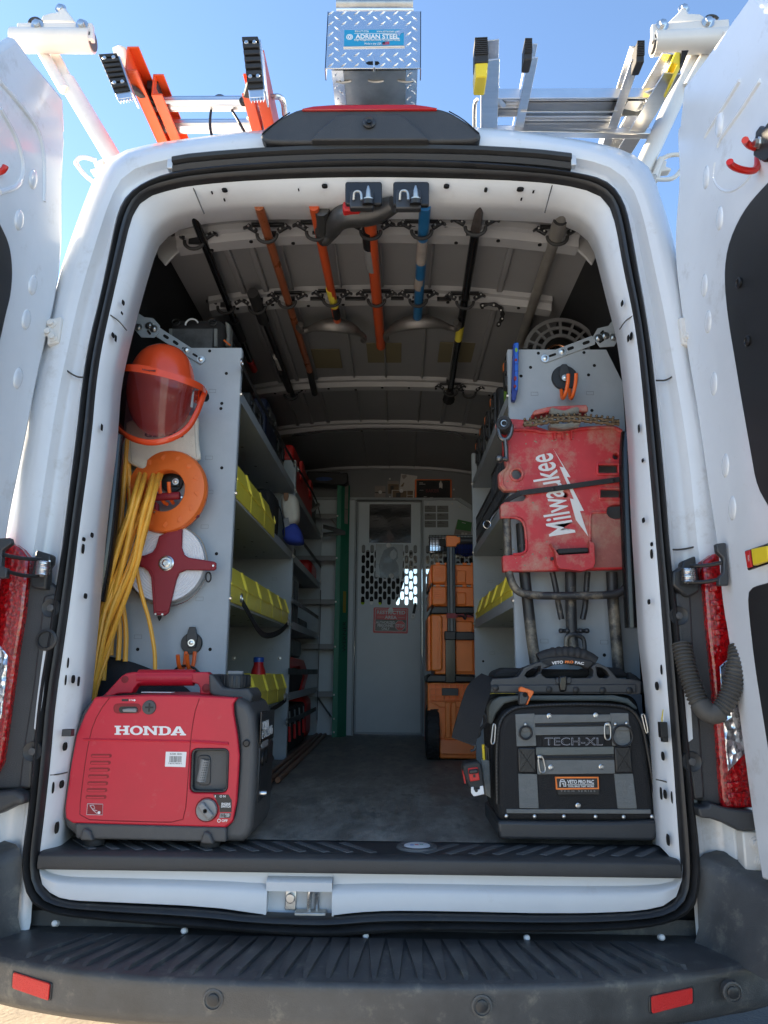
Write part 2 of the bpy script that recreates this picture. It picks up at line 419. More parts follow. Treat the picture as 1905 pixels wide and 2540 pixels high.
sop = resample(W3([(-.74,.5)], 0) + ats('S', SOp, 0) + W3([(.77,.5)], 0), N, smooth=1)
sip = resample(ats('S', SIp, 0), N, smooth=1)
ji = resample([at('S', x, y, .05 + .018 * max(0, min(1, (600 - y) / 70))) for x, y in JI], N)
def mixl(a, b, t, y): return [Vector((p.x + (q.x - p.x) * t, y, p.z + (q.z - p.z) * t)) for p, q in zip(a, b)]
def off(l, y, d=0):
    return [Vector((p.x * (1 + d), y, p.z + (p.z - 1.5) * d)) for p in l]
# outer skin: one part for the sides and roof, one for the rear frame
sh = B(); sh.loft([mixl(ou, cr, .9, .004), mixl(ou, cr, .72, .012), mixl(ou, cr, .4, .035), off(ou, .1), off(ou, .3, .004), off(ou, 3.4, .004), off(ou, 4.3, .004)], cu=False)
mk(sh, 'body_shell', 'white', van, sharp=50)
rf = B()
rf.loft([mixl(ou, cr, .9, .004), mixl(ou, cr, 1.0, 0), mixl(cr, sop, .06, .0), mixl(cr, sop, .2, .001), mixl(cr, sop, .3, .004), mixl(cr, sop, .38, .024), mixl(cr, sop, .5, .034), mixl(cr, sop, .72, .032), mixl(cr, sop, .82, .018), mixl(cr, sop, .88, .012), mixl(cr, sop, 1.0, .012), mixl(sop, sip, .3, .02)], cu=False)
mk(rf, 'rear_frame', 'white', van, sharp=50)
# step seams of the pillars (overlapped panels)
for f, pts, yy in (('A4', [(1040,30),(890,160),(830,300),(710,700),(600,1080),(560,1125),(525,1140),(540,1230),(505,1460),(440,1480)], .026),
                   ('A4', [(470,1600),(590,1690),(660,1695)], .018), ('A7', [(90,660),(200,770),(260,1000),(400,1400),(480,1720),(520,1770),(545,1765)], .024),
                   ('C7', [(80,455),(180,455),(268,372),(300,250)], .018), ('C7', [(190,1780),(300,1780),(460,1740),(520,1840)], .018)):
    P = resample(ats(f, pts, yy), 40); sm = B(); sm.tube(P, .0024, 6); mk(sm, 'panel_seam', 'duct', van)
# weather seal
sb = B()
prof = [(0.0, .014), (.02, -.012), (.12, -.022), (.28, -.024), (.4, -.016), (.48, -.004), (.54, -.012), (.68, -.02), (.84, -.018), (.95, -.008), (1.0, .02)]
sb.loft([[a.lerp(b_, t) + Vector((0, y, 0)) for a, b_ in zip(so, si)] for t, y in prof], True)
mk(sb, 'door_seal', 'rubber', van, sharp=60)
# painted jamb inside the seal
jb = B()
def mj(t, y0, k): return [p.lerp(Vector((q.x, 0, q.z)), t) + Vector((0, y0 + (q.y - .006) * k, 0)) for p, q in zip(sip, ji)]
def jo(y, d): return [Vector((p.x * (1 + d), p.y + y, p.z + (p.z - 1.5) * d)) for p in ji]
jb.loft([mj(-.12, .012, 0), mj(.02, .006, 0), mj(.3, .006, .12), mj(.78, .006, .62), mj(.93, .006, .86), jo(.004, 0), jo(.022, .003), jo(.1, .02), jo(.14, .05)], cu=False)
mk(jb, 'door_jamb', 'white_in', van, sharp=50)
# seams, holes and slots in the jamb
for f, pts in (('A5', [(318,140),(350,215),(385,300)]), ('A6', [(1118,125),(1098,200),(1080,272)]), ('A4', [(860,1200),(915,1230),(968,1295)]), ('A6', [(1590,905),(1550,925),(1525,965)]), ('C1', [(300,1530),(340,1530),(385,1520)]), ('C2', [(65,1625),(110,1635),(162,1655)])):
    P = ats(f, pts, .004 if f != 'A5' else .004); sm = B(); sm.tube(resample([p + Vector((0, .004 + .03 * i / len(P), 0)) for i, p in enumerate(P)], 14), .0017, 6); mk(sm, 'panel_seam', 'duct', van)
def dark_spot(f, x, y, rx, ry, Y, par=van, n=12):
    p = at(f, x, y, Y); k = FR[f][2]; s_ = (Y + 1.8) / FPX / k
    mk(B().prism([(p.x + a, p.z + b_) for a, b_ in circ(0, 0, rx * s_, n, ry * s_)], Y - .004, Y + .006), 'access_hole', 'hole', par)
for f, x, y, rx, ry in (('C8',533,293,16,9),('C8',1048,272,17,9),('C8',468,306,5,4),('C8',532,343,5,4),('C8',914,291,4,3),('A6',492,146,19,11),('A6',723,167,11,11),('A6',926,164,23,11),('A6',1003,178,6,4),('A6',932,222,6,4)):
    py = FR[f][1] + y / FR[f][2]; dark_spot(f, x, y, rx, ry, .003 + .05 * max(0, min(1, (py - 446) / 62)) ** 1.3)
for f, x, y, rx, ry in (('A4',965,1107,8,22),('A4',955,1190,5,12),('A4',885,1362,9,22),('A4',906,1387,4,30),('A4',797,2085,4,28),('C1',560,67,6,16),('C1',520,438,7,17),('C1',510,92,6,13),('C1',505,150,5,30),('C1',445,945,7,24),('C1',395,1355,10,24),('C1',375,1585,10,22),('C1',345,1850,9,32),('C1',416,845,3,30),('C1',402,950,3,30),('C1',478,958,3,28),('C1',325,1605,4,32),
                        ('A7',137,1745,8,24),('A7',185,2020,6,30),('A7',208,2008,9,24),('B6',1353,30,7,18),('B6',1415,790,4,36),('B6',1452,1530,8,22),('B6',1446,1047,5,16),('C2',22,648,5,14),('C2',36,332,5,12),('C2',36,385,4,26),('C2',66,1110,7,22),('C2',99,1495,6,22),('C2',111,1705,6,22),('C2',127,1955,6,28),('C2',89,1020,3,26),('C2',89,1700,3,30),('C2',145,1720,3,30)):
    dark_spot(f, x, y, rx, ry, .0135 if f in ('C1','A4') else .0125)
# connector pockets low in the pillars
for f, q, tint in (('C1', [(385,1005),(462,1000),(440,1190),(400,1195),(365,1310),(430,1300),(455,1190)], 'grey_d'), ('C2', [(60,1175),(105,1170),(125,1430),(75,1440)], 'hole')):
    P = rrect(*([388,1005,452,1300] if f == 'C1' else [62,1172,118,1440]), 12)
    sk = -.26 if f == 'C1' else .11
    c0 = 1000 if f == 'C1' else 1172
    P = [(x + sk * (y - c0), y) for x, y in P]
    x0_, x1_ = min(p[0] for p in P), max(p[0] for p in P)
    mk(B().slab([at(f, x, y, (.012 if f == 'C1' else .04) + (.03 if f == 'C1' else -.03) * (x - sk * (y - c0) - (388 if f == 'C1' else 62)) / 60) for x, y in P], (0, .02, 0)), 'connector_pocket', tint, van)
p = at('C2', 98, 1350, .0); mk(B().box(p, (.016, .02, .035)).box(p + Vector((.002, 0, -.022)), (.013, .015, .01)), 'connector', 'black', van, bevel=.001)
for i, c in enumerate(('yellow_p', 'label_w')):
    mk(B().tube([at('C2', 96 + 6 * i, 1330, 0), at('C2', 92 + 9 * i, 1290, -.004), at('C2', 100, 1240, .004)], .0014, 6), 'wire', c, van)
p = at('C1', 415, 1270, .0); mk(B().box(p, (.022, .02, .016)), 'connector', 'plastic_dk', van, bevel=.001)
# cover over header: long rubber lip under the roof edge
lp = [(375,352),(420,344),(600,330),(800,325),(1000,327),(1150,335),(1232,345)]
L0 = resample(ats('D', lp, -.004), 50, smooth=1)
lb = B(); pr = [(.012, 0), (-.012, .012), (-.02, .004), (-.018, -.006), (-.006, -.012), (-.012, -.018), (-.006, -.032), (.012, -.034)]
lb.loft([[p + Vector((0, dy, dz)) for p in L0] for dy, dz in pr], cu=False)
mk(lb, 'drip_rail_seal', 'rubber', van, sharp=50)
for i, s_ in ((0, -1), (-1, 1)):
    mk(B().box(L0[i] + Vector((s_ * .006, -.004, -.012)), (.014, .02, .03)), 'end_clip', 'bolt_w', van, bevel=.002)
# ------------------------------------------------------------------ sill
sp = B(); zt = .684
bot = resample(ats('S', [(98,2137),(101,2189),(124,2215),(162,2232),(260,2236),(521,2248),(636,2265),(660.5,2268)], .0), 24, smooth=1)
def sill(bl, name):
    lo = [];
    for t, y in ((0, -.002), (.45, -.004), (.55, .0), (.66, .016), (1, .02)):
        lo.append([Vector((p.x, y, p.z + (zt - p.z) * t)) for p in bl])
    mk(B().loft(lo, cu=False), name, 'white_in', van, sharp=40)
botr = resample(ats('S', [(823,2270),(868,2264),(945,2258),(1100,2259),(1408,2266),(1610,2258),(1668,2238),(1690,2200),(1691,2140)], 0), 24, smooth=1)
sill(bot, 'rear_sill'); sill(botr, 'rear_sill')
q0, q1 = at('S', 660.5, 2209.7, 0), at('S', 823, 2269.5, 0)
sill([Vector((q0.x + (q1.x - q0.x) * i / 6, 0, q0.z - .0)) for i in range(7)], 'rear_sill')
pk = B()
x0, x1, z0, z1 = q0.x, q1.x, q1.z - .005, q0.z
pk.box2((x0 - .004, .038, z0 - .004), (x1 + .004, .055, z1 + .004)).box2((x0 - .004, .0, z0 - .005), (x0, .055, z1)).box2((x1, .0, z0 - .005), (x1 + .004, .055, z1)).box2((x0, 0, z1), (x1, .055, z1 + .004)).box2((x0, .002, z0 - .008), (x1, .055, z0 - .002))
mk(pk, 'latch_pocket', 'white_in', van)
p = at('C5', 350, 1280, .02); st = B(); st.box((p.x, .02, z0 + .003), (.07, .03, .008))
mk(st, 'striker_plate', 'alu_d', van, bevel=.002)
st = B(); st.tube(resample([(p.x - .004, .02, z0), (p.x - .004, .018, z0 + .05), (p.x + .006, .016, z0 + .056), (p.x + .012, .03, z0 + .05), (p.x + .012, .035, z0)], 16), .0055, 8); mk(st, 'latch_striker', 'steel', van)
p = at('C5', 215, 1215, .03); st = B(); st.box((p.x, .035, p.z), (.026, .006, .042)).cyl((p.x, .033, p.z + .006), (p.x, .022, p.z + .006), .011, n=12); mk(st, 'latch_bracket', 'steel', van, bevel=.002)
# black sill cover and floor
tr = B(); e0, e1 = at('C3', 168, 75, -.012), at('C4', 1283, 125, -.012)
zf = .718
def trim_sec(x, hw):
    return [Vector((x, y, z)) for y, z in ((.2, zf + .002), (.02, zf + .002), (-.004, zf + .001), (-.013, zf - .006), (-.015, zf - .024), (-.012, zf - .035), (.02, zf - .037), (.2, zf - .025))]
xs_ = [e0.x + (e1.x - e0.x) * i / 30 for i in range(31)]
tr.loft([trim_sec(x, 0) for x in xs_], True, True)
mk(tr, 'sill_cover', 'trim', van, sharp=45, bevel=.002)
chv = B()
for i in range(26):
    x = e0.x + .06 + i * .054
    s_ = 1 if x > .1 else -1
    if .08 < x < .2 or .0 < x < .09: continue
    chv.bar((x - .05 * s_, .022, zf + .0022), (x + .03 * s_, .118, zf + .0022), .018, .0024)
chv.v = [v for v in chv.v]
mk(chv, 'tread_ridges', 'tread', van, kind='stuff', bevel=.001)
fl = B(); k = 40
fl.add([(-.84 + 1.68 * i / k, .13 + 3.2 * j / k, zf + .004 + .0012 * pnoise(Vector((i * .4, j * .5, 1)))) for j in range(k + 1) for i in range(k + 1)], [(j * (k + 1) + i, j * (k + 1) + i + 1, (j + 1) * (k + 1) + i + 1, (j + 1) * (k + 1) + i) for j in range(k) for i in range(k)])
mk(fl, 'cargo_floor', 'mat_floor', van)
fu = B(); fu.box2((-.95, .08, .5), (.95, 4.3, .69)); mk(fu, 'underbody', 'blackwall', van)
p = atz('C4', 155, 88, zf + .003)
mk(B().lathe((p.x, p.y, zf + .001), (0, 0, 1), [(.05, 0), (.046, .006), (.036, .007), (.034, .003)], 28), 'drain_ring', 'tread', van)
bd = mk(B().lathe((p.x, p.y, zf + .004), (0, 0, 1), [(.031, 0), (.031, .003), (.028, .004)], 28), 'badge', 'label_w', van)
for a_, c_, l_ in ((0, 'blue', .02), (1, 'red', .012), (2, 'green', .014)):
    mk(B().box((p.x - .012 + .011 * a_, p.y + .004 * (a_ - 1), zf + .0083), (.009, .004, .0006)), 'badge_mark', c_, bd)
# inner walls and roof lining
for s_ in (-1, 1):
    wl = B(); prof = [(.86, .7), (.86, 1.35), (.83, 1.8), (.82, 2.15), (.77, 2.36), (.66, 2.47)]
    wl.loft([[Vector((s_ * x, y, z)) for x, z in prof] for y in (.14, .8, 1.8, 3.2)], cu=False)
    mk(wl, 'inner_wall', 'blackwall', van)
ROOF = lambda x: 2.478 - .045 * (abs(x - .02) / .62) ** 2.4
YB = [.29, .70, 1.55, 2.18, 3.13]
rs = B(); xs_ = [-.66 + 1.36 * i / 24 for i in range(25)]
rs.loft([[Vector((x, y, ROOF(x) + .012)) for x in xs_] for y in (.13, 1, 2, 3.2)], cu=False)
mk(rs, 'roof_lining', 'roof_in', van)
for j in range(len(YB) - 1):           # long pressings between the bows
    for x in (-.47, -.39, -.3, .33, .45, .03, -.12, .2):
        if j == 3 and x not in (-.12, .03, .2): continue
        pr_ = B(); pr_.box((x, (YB[j] + YB[j + 1]) / 2, ROOF(x) + .006), (.02 if abs(x) > .25 else .008, YB[j + 1] - YB[j] - .1, .014)); mk(pr_, 'roof_swage', 'roof_in', van, bevel=.004)
for j, yb in enumerate(YB):
    rb = B(); hw = .62
    pr_ = [(-.05, .012), (-.045, -.004), (-.03, -.008), (-.022, -.03), (.022, -.032), (.03, -.01), (.05, -.004), (.056, .012)]
    loops = []
    for i in range(41):
        x = -hw + .02 + 2 * hw * i / 40
        wob = .003 * pnoise(Vector((x * 9, yb * 7, 0)))
        loops.append([Vector((x, yb + dy + wob, ROOF(x) + dz)) for dy, dz in pr_])
    rb.loft(loops, False)
    o = mk(rb, 'roof_bow', 'roof_rib', van, sharp=40)
    if j == 0:
        for f, P in (('A5', [(80,470),(150,455),(300,470),(310,520),(215,600),(155,665),(110,610),(85,530)]), ('A6', [(1395,450),(1392,520),(1345,615),(1295,560),(1240,510),(1200,440),(1300,425)])):
            mk(B().prism(xz(f, P, yb), yb - .006, yb + .004), 'gusset', 'roof_rib', o, bevel=.004)
    for i in range(9):
        x = -.5 + i * .128
        dk = B(); dk.lathe((x, yb + random.choice((-.012, .012)), ROOF(x) - .0345), (0, 0, 1), [(.006, 0), (.006, .004)], 10); mk(dk, 'rib_hole', 'hole', o)
for px, py in ((700, 780), (830, 770), (985, 765)):
    p = atz('D', px, py, 2.47)
    mk(B().box((p.x, p.y, ROOF(p.x) + .008), (.15, .2, .004)), 'roof_pad', 'tan_pad', van)
# roof wall over the bulkhead, wiring loom
lm = B(); lm.tube(resample([(-.5, 2.14, 2.40), (-.3, 2.13, 2.425), (0, 2.13, 2.44), (.3, 2.13, 2.43), (.42, 2.13, 2.41), (.46, 2.13, 2.38)], 30), .006, 8); mk(lm, 'wiring_loom', 'black', van)
# cab ahead of the bulkhead
cb = B(); cb.box2((-.98, 4.28, .5), (.98, 4.34, 1.25)).box2((-.98, 4.28, 1.95), (.98, 4.34, 2.6)).box2((-.98, 4.28, 1.2), (-.8, 4.34, 2.1)).box2((.8, 4.28, 1.2), (.98, 4.34, 2.1))
mk(cb, 'cab_front', 'blackwall', van)
mk(B().box2((-.98, 3.2, .7), (.98, 4.3, .72)), 'cab_floor', 'blackwall', van)
mk(B().box2((-.84, 4.25, 1.2), (.84, 4.256, 2.06)), 'windscreen', 'glass', van)
mk(B().box2((-.9, 3.9, 1.05), (.9, 4.25, 1.24)), 'dashboard', 'plastic_k', van, bevel=.03)
for x in (-.42, .5):
    mk(B().box2((x - .25, 3.35, .72), (x + .25, 3.8, 1.1)).box2((x - .24, 3.3, 1.1), (x + .24, 3.42, 1.7)).box2((x - .13, 3.3, 1.72), (x + .13, 3.4, 1.9)), 'cab_seat', 'black_r', van, bevel=.04, seg=3)
# rear header striker blocks
for f, x in (('A5', 1405), ('A6', 285)):
    Y = .0
    if f == 'A5': P = rrect(1292, 132, 1525, 275, 14)
    else: P = rrect(178, 122, 390, 262, 14)
    base = mk(B().prism(xz(f, P, Y), -.003, .012), 'striker_cover', 'plastic_k', van, bevel=.004)
    cx, cy = (1400, 240) if f == 'A5' else (272, 222)
    a = at(f, cx - 78, cy - 55, -.02); b_ = at(f, cx + 70, cy + 68, -.02)
    mk(B().box2((a.x, -.022, b_.z + .006), (b_.x, .0, a.z)), 'striker_block', 'plastic_dk', base, bevel=.004)
    u = [at(f, cx - 55, cy + 5, -.026), at(f, cx - 52, cy - 50, -.036), at(f, cx - 8, cy - 50, -.036), at(f, cx - 5, cy + 5, -.034)]
    mk(B().tube(resample(u, 20, smooth=2), .0034, 8), 'striker_loop', 'alu_d', base)
    c = at(f, cx + 38, cy - 8, -.03)
    mk(B().lathe(c, (0, -.25, 1), [(.014, -.016), (.014, -.002), (.008, 0), (.006, .02), (.002, .032)], 14), 'guide_pin', 'alu_d', base)
    mk(B().lathe(c, (0, -.25, 1), [(.016, -.018), (.016, -.006)], 14), 'pin_collar', 'black', base)
# brake light and camera housing on the roof edge
Y = -.03
sp_ = [(100,785),(150,735),(280,660),(350,632),(540,614),(1010,612),(1150,632),(1230,655),(1330,720),(1415,785),(1410,810),(1370,832),(1100,832),(400,838),(150,840),(115,815)]
hs = B().prism(xz('A2', [(v.x, v.z) for v in resample([Vector((x, 0, y)) for x, y in sp_], 70, True, 2)], Y), Y, .12); hp = mk(hs, 'brake_light_housing', 'trim', van, bevel=.022, seg=5)
P = [(352,640),(420,626),(545,617),(1010,615),(1080,624),(1150,636),(1145,648),(355,650)]
mk(B().prism(xz('A2', P, Y - .004), Y - .006, .06), 'high_brake_light', 'red_l', hp, bevel=.003)
P = [(405,834),(470,760),(560,690),(620,682),(920,682),(960,700),(1105,832)]
mk(B().prism(xz('A2', P, Y - .006), Y - .014, .05, taper=0), 'camera_panel', 'trim', hp, bevel=.005, seg=3)
P = [(440,815),(570,700),(925,700),(1060,815),(900,770),(620,770)]
p = at('A2', 748, 728, Y - .014)
mk(B().lathe(p, (0, -1, 0), [(.017, -.004), (.017, .006), (.013, .009), (.009, .007)], 24), 'camera_bezel', 'plastic_k', hp)
mk(B().lathe(p, (0, -1, 0), [(.007, .004), (.006, .011), (.002, .012)], 18), 'camera_lens', 'black_g', hp)
for q in ([(118,790),(215,705),(282,662)], [(1395,785),(1300,700),(1218,655)]):
    mk(B().tube(resample(ats('A2', q, Y - .002), 16), .0016, 6), 'housing_seam', 'hole', hp)
# ------------------------------------------------------------------ bumper
YF = lambda x: -.25 + .09 * (abs(x - .01) / .71) ** 3
ZS = .55
bp_ = B(); xs_ = [-.93 + 1.86 * i / 60 for i in range(61)]
loops = []
for x in xs_:
    y = YF(x) if abs(x) < .78 else YF(.78 * (1 if x > 0 else -1)) + (abs(x) - .78) ** 1.3 * .9
    loops.append([Vector((x, *q)) for q in ((.05, ZS + .03), (.045, ZS), (y + .012, ZS + .001), (y + .004, ZS - .002), (y, ZS - .009), (y + .003, ZS - .02), (y + .004, ZS - .06), (y + .012, ZS - .08), (y + .05, ZS - .105), (.1, ZS - .12))])
bp_.loft(loops, False)
bum = mk(bp_, 'rear_bumper', 'bumper', van, sharp=50)
# upright corner wings of the bumper
for s_ in (-1, 1):
    wg = B(); A = []
    for t in range(9):
        u = t / 8
        x = .77 + .12 * u ** .8; yb = .0 - .2 * u ** 1.5
        zt_ = .73 - .055 * u
        x2 = .745 + .075 * u
        A.append([Vector((s_ * x2, yb - .0 - .03 * u, ZS - .004)), Vector((s_ * (x2 + .012), yb - .01 * u, ZS + .03)), Vector((s_ * (x - .01), yb, zt_ - .03)), Vector((s_ * x, yb, zt_ - .006)), Vector((s_ * (x + .012), yb + .006, zt_)), Vector((s_ * (x + .05), yb + .03, zt_ + .002)), Vector((s_ * .95, .02 + .05 * u, zt_ - .01)), Vector((s_ * .96, .03, ZS - .08))])
    wg.loft(A, False); wg.loft([A[-1], [Vector((p.x + s_ * .06, p.y + .12, p.z)) for p in A[-1]]], False)
    mk(wg, 'bumper_wing', 'bumper', bum, sharp=50, solid=.004)
rib = None
for i in range(31):
    xt = -.66 + i * .0443
    x0 = xt * .9 + .005; yb = -.012; yf = YF(xt) + .022
    w0, w1 = .019, .006
    a, b_ = Vector((x0, yb, ZS)), Vector((xt, yf, ZS))
    if i < 0: continue
    r_ = B(); h = .0085
    loops = []
    for t, wd, hh in ((0, w0, .001), (.05, w0, h * .8), (.93, w1, h), (1, w1 * .6, .0005)):
        c = a.lerp(b_, t)
        loops.append([c + Vector((-wd, 0, -.001)), c + Vector((-wd * .95, 0, hh)), c + Vector((wd * .95, 0, hh)), c + Vector((wd, 0, -.001))])
    r_.loft(loops, False)
    mk(r_, 'tread_rib', 'bumper', bum)
for f, x, y in (('C3',231,420),('C3',786,452),('C3',1567,475),('C4',627,482),('C4',1207,480)):
    p = at(f, x, y, -.012); mk(B().lathe((p.x, -.005, p.z), (0, -1, .3), [(.0065, -.01), (.0065, .006), (.004, .009)], 12), 'bumper_clip', 'label_w', bum)
for f, P in (('C3', [(48,636),(222,660),(228,665),(222,728),(216,733),(45,706),(38,700),(42,640)]), ('C4', [(1152,716),(1340,702),(1346,708),(1346,764),(1340,770),(1158,788),(1150,782),(1148,722)])):
    c = at(f, sum(p[0] for p in P) / 8, sum(p[1] for p in P) / 8, -.19)
    y = YF(c.x) + .002; q = ats(f, P, y); c = sum(q, Vector()) / 8; sl_ = (YF(c.x + .02) - YF(c.x - .02)) / .04
    q = [Vector((v.x, YF(v.x) + .001, v.z)) for v in q]
    rim = [c + (v - c) * 1.1 for v in q]
    o = mk(B().slab(rim, (0, .01, 0)), 'reflector_recess', 'plastic_k', bum, bevel=.002)
    mk(B().slab([v + Vector((0, -.003, 0)) for v in q], (0, .01, 0)), 'reflector', 'reflector', bum, bevel=.002)
for f, x, y in (('C3',914,742),('C4',432,768),('C4',1507,710)):
    p = at(f, x, y, -.22); yy = (YF(p.x) if abs(p.x) < .7 else -.17) + .003; p = at(f, x, y, yy)
    o = mk(B().lathe((p.x, yy, p.z), (0, -1, 0), [(.02, -.01), (.0195, .003), (.016, .004), (.0155, .001)], 24), 'parking_sensor', 'bumper', bum)
    mk(B().lathe((p.x, yy, p.z), (0, -1, 0), [(.011, 0), (.011, .004), (.009, .005)], 20), 'sensor_face', 'plastic_k', o)
# ------------------------------------------------------------------ rear doors (planes through the hinge lines, swung just past square)
DOOR = {-1: (-.872, .02, .06), 1: (.868, -.02, -.06)}
def atd(side, f, x, y, out=0.0):
    x0, sz, sy = DOOR[side]; d = ray(f, x, y); x0 = x0 - side * out
    # CAM.x + d.x t = x0 + sz (CAM.z + d.z t - 2) + sy (CAM.y + d.y t)
    t = (x0 + sz * (CAM.z - 2) + sy * CAM.y - CAM.x) / (d.x - sz * d.z - sy * d.y)
    return CAM + d * t
def onp(side, y, z, out=0.0):
    x0, sz, sy = DOOR[side]; return Vector((x0 - side * out + sz * (z - 2) + sy * y, y, z))
for s_, edge, panel, low in (
    (-1, [('A1',0,270),('A1',100,400),('A1',200,510),('A1',270,590),('A1',310,650),('A1',318,720),('A1',303,950),('A4',462,430),('A4',460,700),('A4',445,900),('A4',420,1080),('A4',395,1230),('A4',330,1500),('A4',250,1850),('A4',185,2212)],
     [('A4',-40,430),('A4',0,500),('A4',70,650),('A4',95,850),('A4',80,1050),('A4',40,1200),('A4',0,1390),('A4',-60,1600)], None),
    (1, [('A7',1280,-520),('A7',1080,-260),('A7',880,0),('A7',720,190),('A7',650,290),('A7',625,400),('A7',620,560),('A7',640,800),('A7',605,1150),('A7',600,1450),('A7',640,1800),('A7',700,2212),('C7',470,800),('C7',560,1450),('C7',620,1800),('C7',650,2212),('C2',500,900),('C2',560,1350),('C2',620,1800),('C2',675,2150)],
     [('A7',1330,760),('A7',1280,800),('A7',1100,1000),('A7',980,1250),('A7',940,1480),('A7',960,1800),('A7',1030,2212),('C7',760,600),('C7',840,1050),('C7',880,1280),('C7',964,1430),('C7',1010,1490)],
     [('C2',760,520),('C2',610,555),('C2',580,570),('C2',562,600),('C2',566,700),('C2',600,1000),('C2',640,1250),('C2',675,1470),('C2',720,1750)])):
    E = [atd(s_, *e) for e in edge]
    if s_ < 0: E += [onp(s_, -.015, 1.4), onp(s_, .02, 1.05), onp(s_, .035, .58)]
    E = [E[0]] + resample(E[1:], 60, smooth=2)
    far = [onp(s_, -.86, .72), onp(s_, -.86, 2.35), onp(s_, -.7, 2.5)]
    top = E[0]
    far = [onp(s_, -.8, .58), onp(s_, -.8, 1.9), onp(s_, min(-.5, top.y - .12), top.z + .02)]
    poly = E + far
    c = Vector((s_ * .9, -.4, 1.6))
    door = mk(B().slab(poly, (s_ * .05, 0, 0)), 'rear_door', 'white', van, bevel=.008, seg=3, label='left rear door swung open' if s_ < 0 else 'right rear door swung open, black trim panels')
    # raised inner pressing, a little in from the rim, then the black trim panels
    def inset(P, d, out):
        Q = []
        for i, p in enumerate(P):
            a = P[max(0, i - 1)]; b_ = P[min(len(P) - 1, i + 1)]; t = (b_ - a).normalized()
            nrm = Vector((0, t.z, -t.y)); 
            if nrm.y > 0: nrm = -nrm
            Q.append(p + nrm * d - Vector((s_ * out, 0, 0)))
        return Q
    for d, out, bv in ((.016, .01, .004), (.045, .034, .018)):
        Q = inset(E, d, out); Q = Q + [p - Vector((s_ * out, -.03 * 0, 0)) for p in [onp(s_, -.77, .76), onp(s_, -.77, 1.9)]]
        mk(B().slab(Q, (s_ * .03, 0, 0)), 'door_pressing', 'white', door, bevel=bv, seg=3)
    P = resample([atd(s_, *e, .037) for e in panel], 40)
    P = P + [onp(s_, -.72, P[-1].z, .037), onp(s_, -.72, P[0].z, .037)]
    lip = [p + (Vector((0, (.03 if i < 40 else 0), 0))) - Vector((s_ * -.002, 0, 0)) for i, p in enumerate(P)]
    mk(B().slab(lip, (s_ * .03, 0, 0)), 'window_frame', 'white', door, bevel=.014, seg=4)
    mk(B().slab([p - Vector((s_ * .003, 0, 0)) for p in P], (s_ * .02, 0, 0)), 'trim_panel', 'plastic_k', door, bevel=.003)
    if low:
        P = resample([atd(s_, *e, .036) for e in low], 30, smooth=1); P = P + [onp(s_, -.72, P[-1].z, .036), onp(s_, -.72, P[0].z, .036)]
        mk(B().slab([p - Vector((s_ * .001, 0, 0)) for p in P], (s_ * .02, 0, 0)), 'trim_panel', 'plastic_k', door, bevel=.004)
        for e in (('C7',805,145),('A7',1122,2040),('A7',1055,1585)):
            p = atd(1, *e, .042); mk(B().lathe(p, (-1, 0, 0), [(.012, 0), (.012, .003), (.008, .005), (.007, .003)], 16), 'trim_clip', 'black', door)
    dm = [('A4',150,460),('A4',260,140),('A4',255,970),('A4',205,1240),('A4',140,1700)] if s_ < 0 else [('A7',905,1080),('A7',800,760),('A7',900,345),('A7',785,1605),('A7',815,1890),('C7',545,480),('C7',635,1120),('C7',690,1455)]
    for e in dm:
        p = atd(s_, *e, .034); mk(B().sphere(p, .03, 14, (.22, .62, 1), Matrix.Rotation(s_ * .25, 3, 'X')), 'pressed_dimple', 'white', door, sharp=80)
    if s_ > 0:
        for q in ([('A7',1060,0),('A7',900,260),('A7',820,380),('A7',790,450)], [('A7',1220,0),('A7',1060,250),('A7',920,440),('A7',890,520)]):
            mk(B().tube(resample([atd(1, *e, .034) for e in q], 20), .0055, 8), 'swage_line', 'white', door)
        q = resample([atd(1, *e, .034) for e in (('A7',870,640),('A7',850,760),('A7',890,840),('A7',970,880),('A7',1080,830),('A7',1180,700))], 24); mk(B().tube(q, .004, 8), 'swage_line', 'white', door)
        # lock slider
        P = [atd(1, *e, .04) for e in (('C7',775,1790),('C7',964,1725),('C7',1010,1715),('C7',1010,1870),('C7',964,1890),('C7',800,1945))]
        lk = mk(B().slab(P, (.01, 0, 0)), 'lock_slider', 'black_g', door, bevel=.003)
        for P, m_, o_ in (([(830,1775),(955,1750),(964,1865),(845,1905)], 'yellow_p', .05), ([(778,1795),(815,1782),(832,1915),(800,1925)], 'red', .0435), ([(958,1732),(1000,1725),(1000,1800),(962,1810)], 'green', .0435)):
            mk(B().slab([atd(1, 'C7', *e, o_) for e in P], (.01, 0, 0)), 'lock_tab', m_, lk, bevel=.0015)
        P = [(850,1790),(935,1775),(940,1860),(862,1885)]
        a_, b_, c_ = [atd(1, 'C7', *e, .044) for e in ((818,1870),(818,1822),(806,1870))]
        text('LOCK', a_, b_, c_, 'label_w', lk, ext=.0004)
    else:
        for q in ([('A1',0,420),('A1',120,560),('A1',210,690),('A1',230,860),('A1',225,1037)], [('A1',0,560),('A1',90,720),('A1',125,860),('A1',100,960),('A1',0,990)]):
            mk(B().tube(resample([atd(-1, *e, .034) for e in q], 24), .006, 8), 'swage_line', 'white', door)
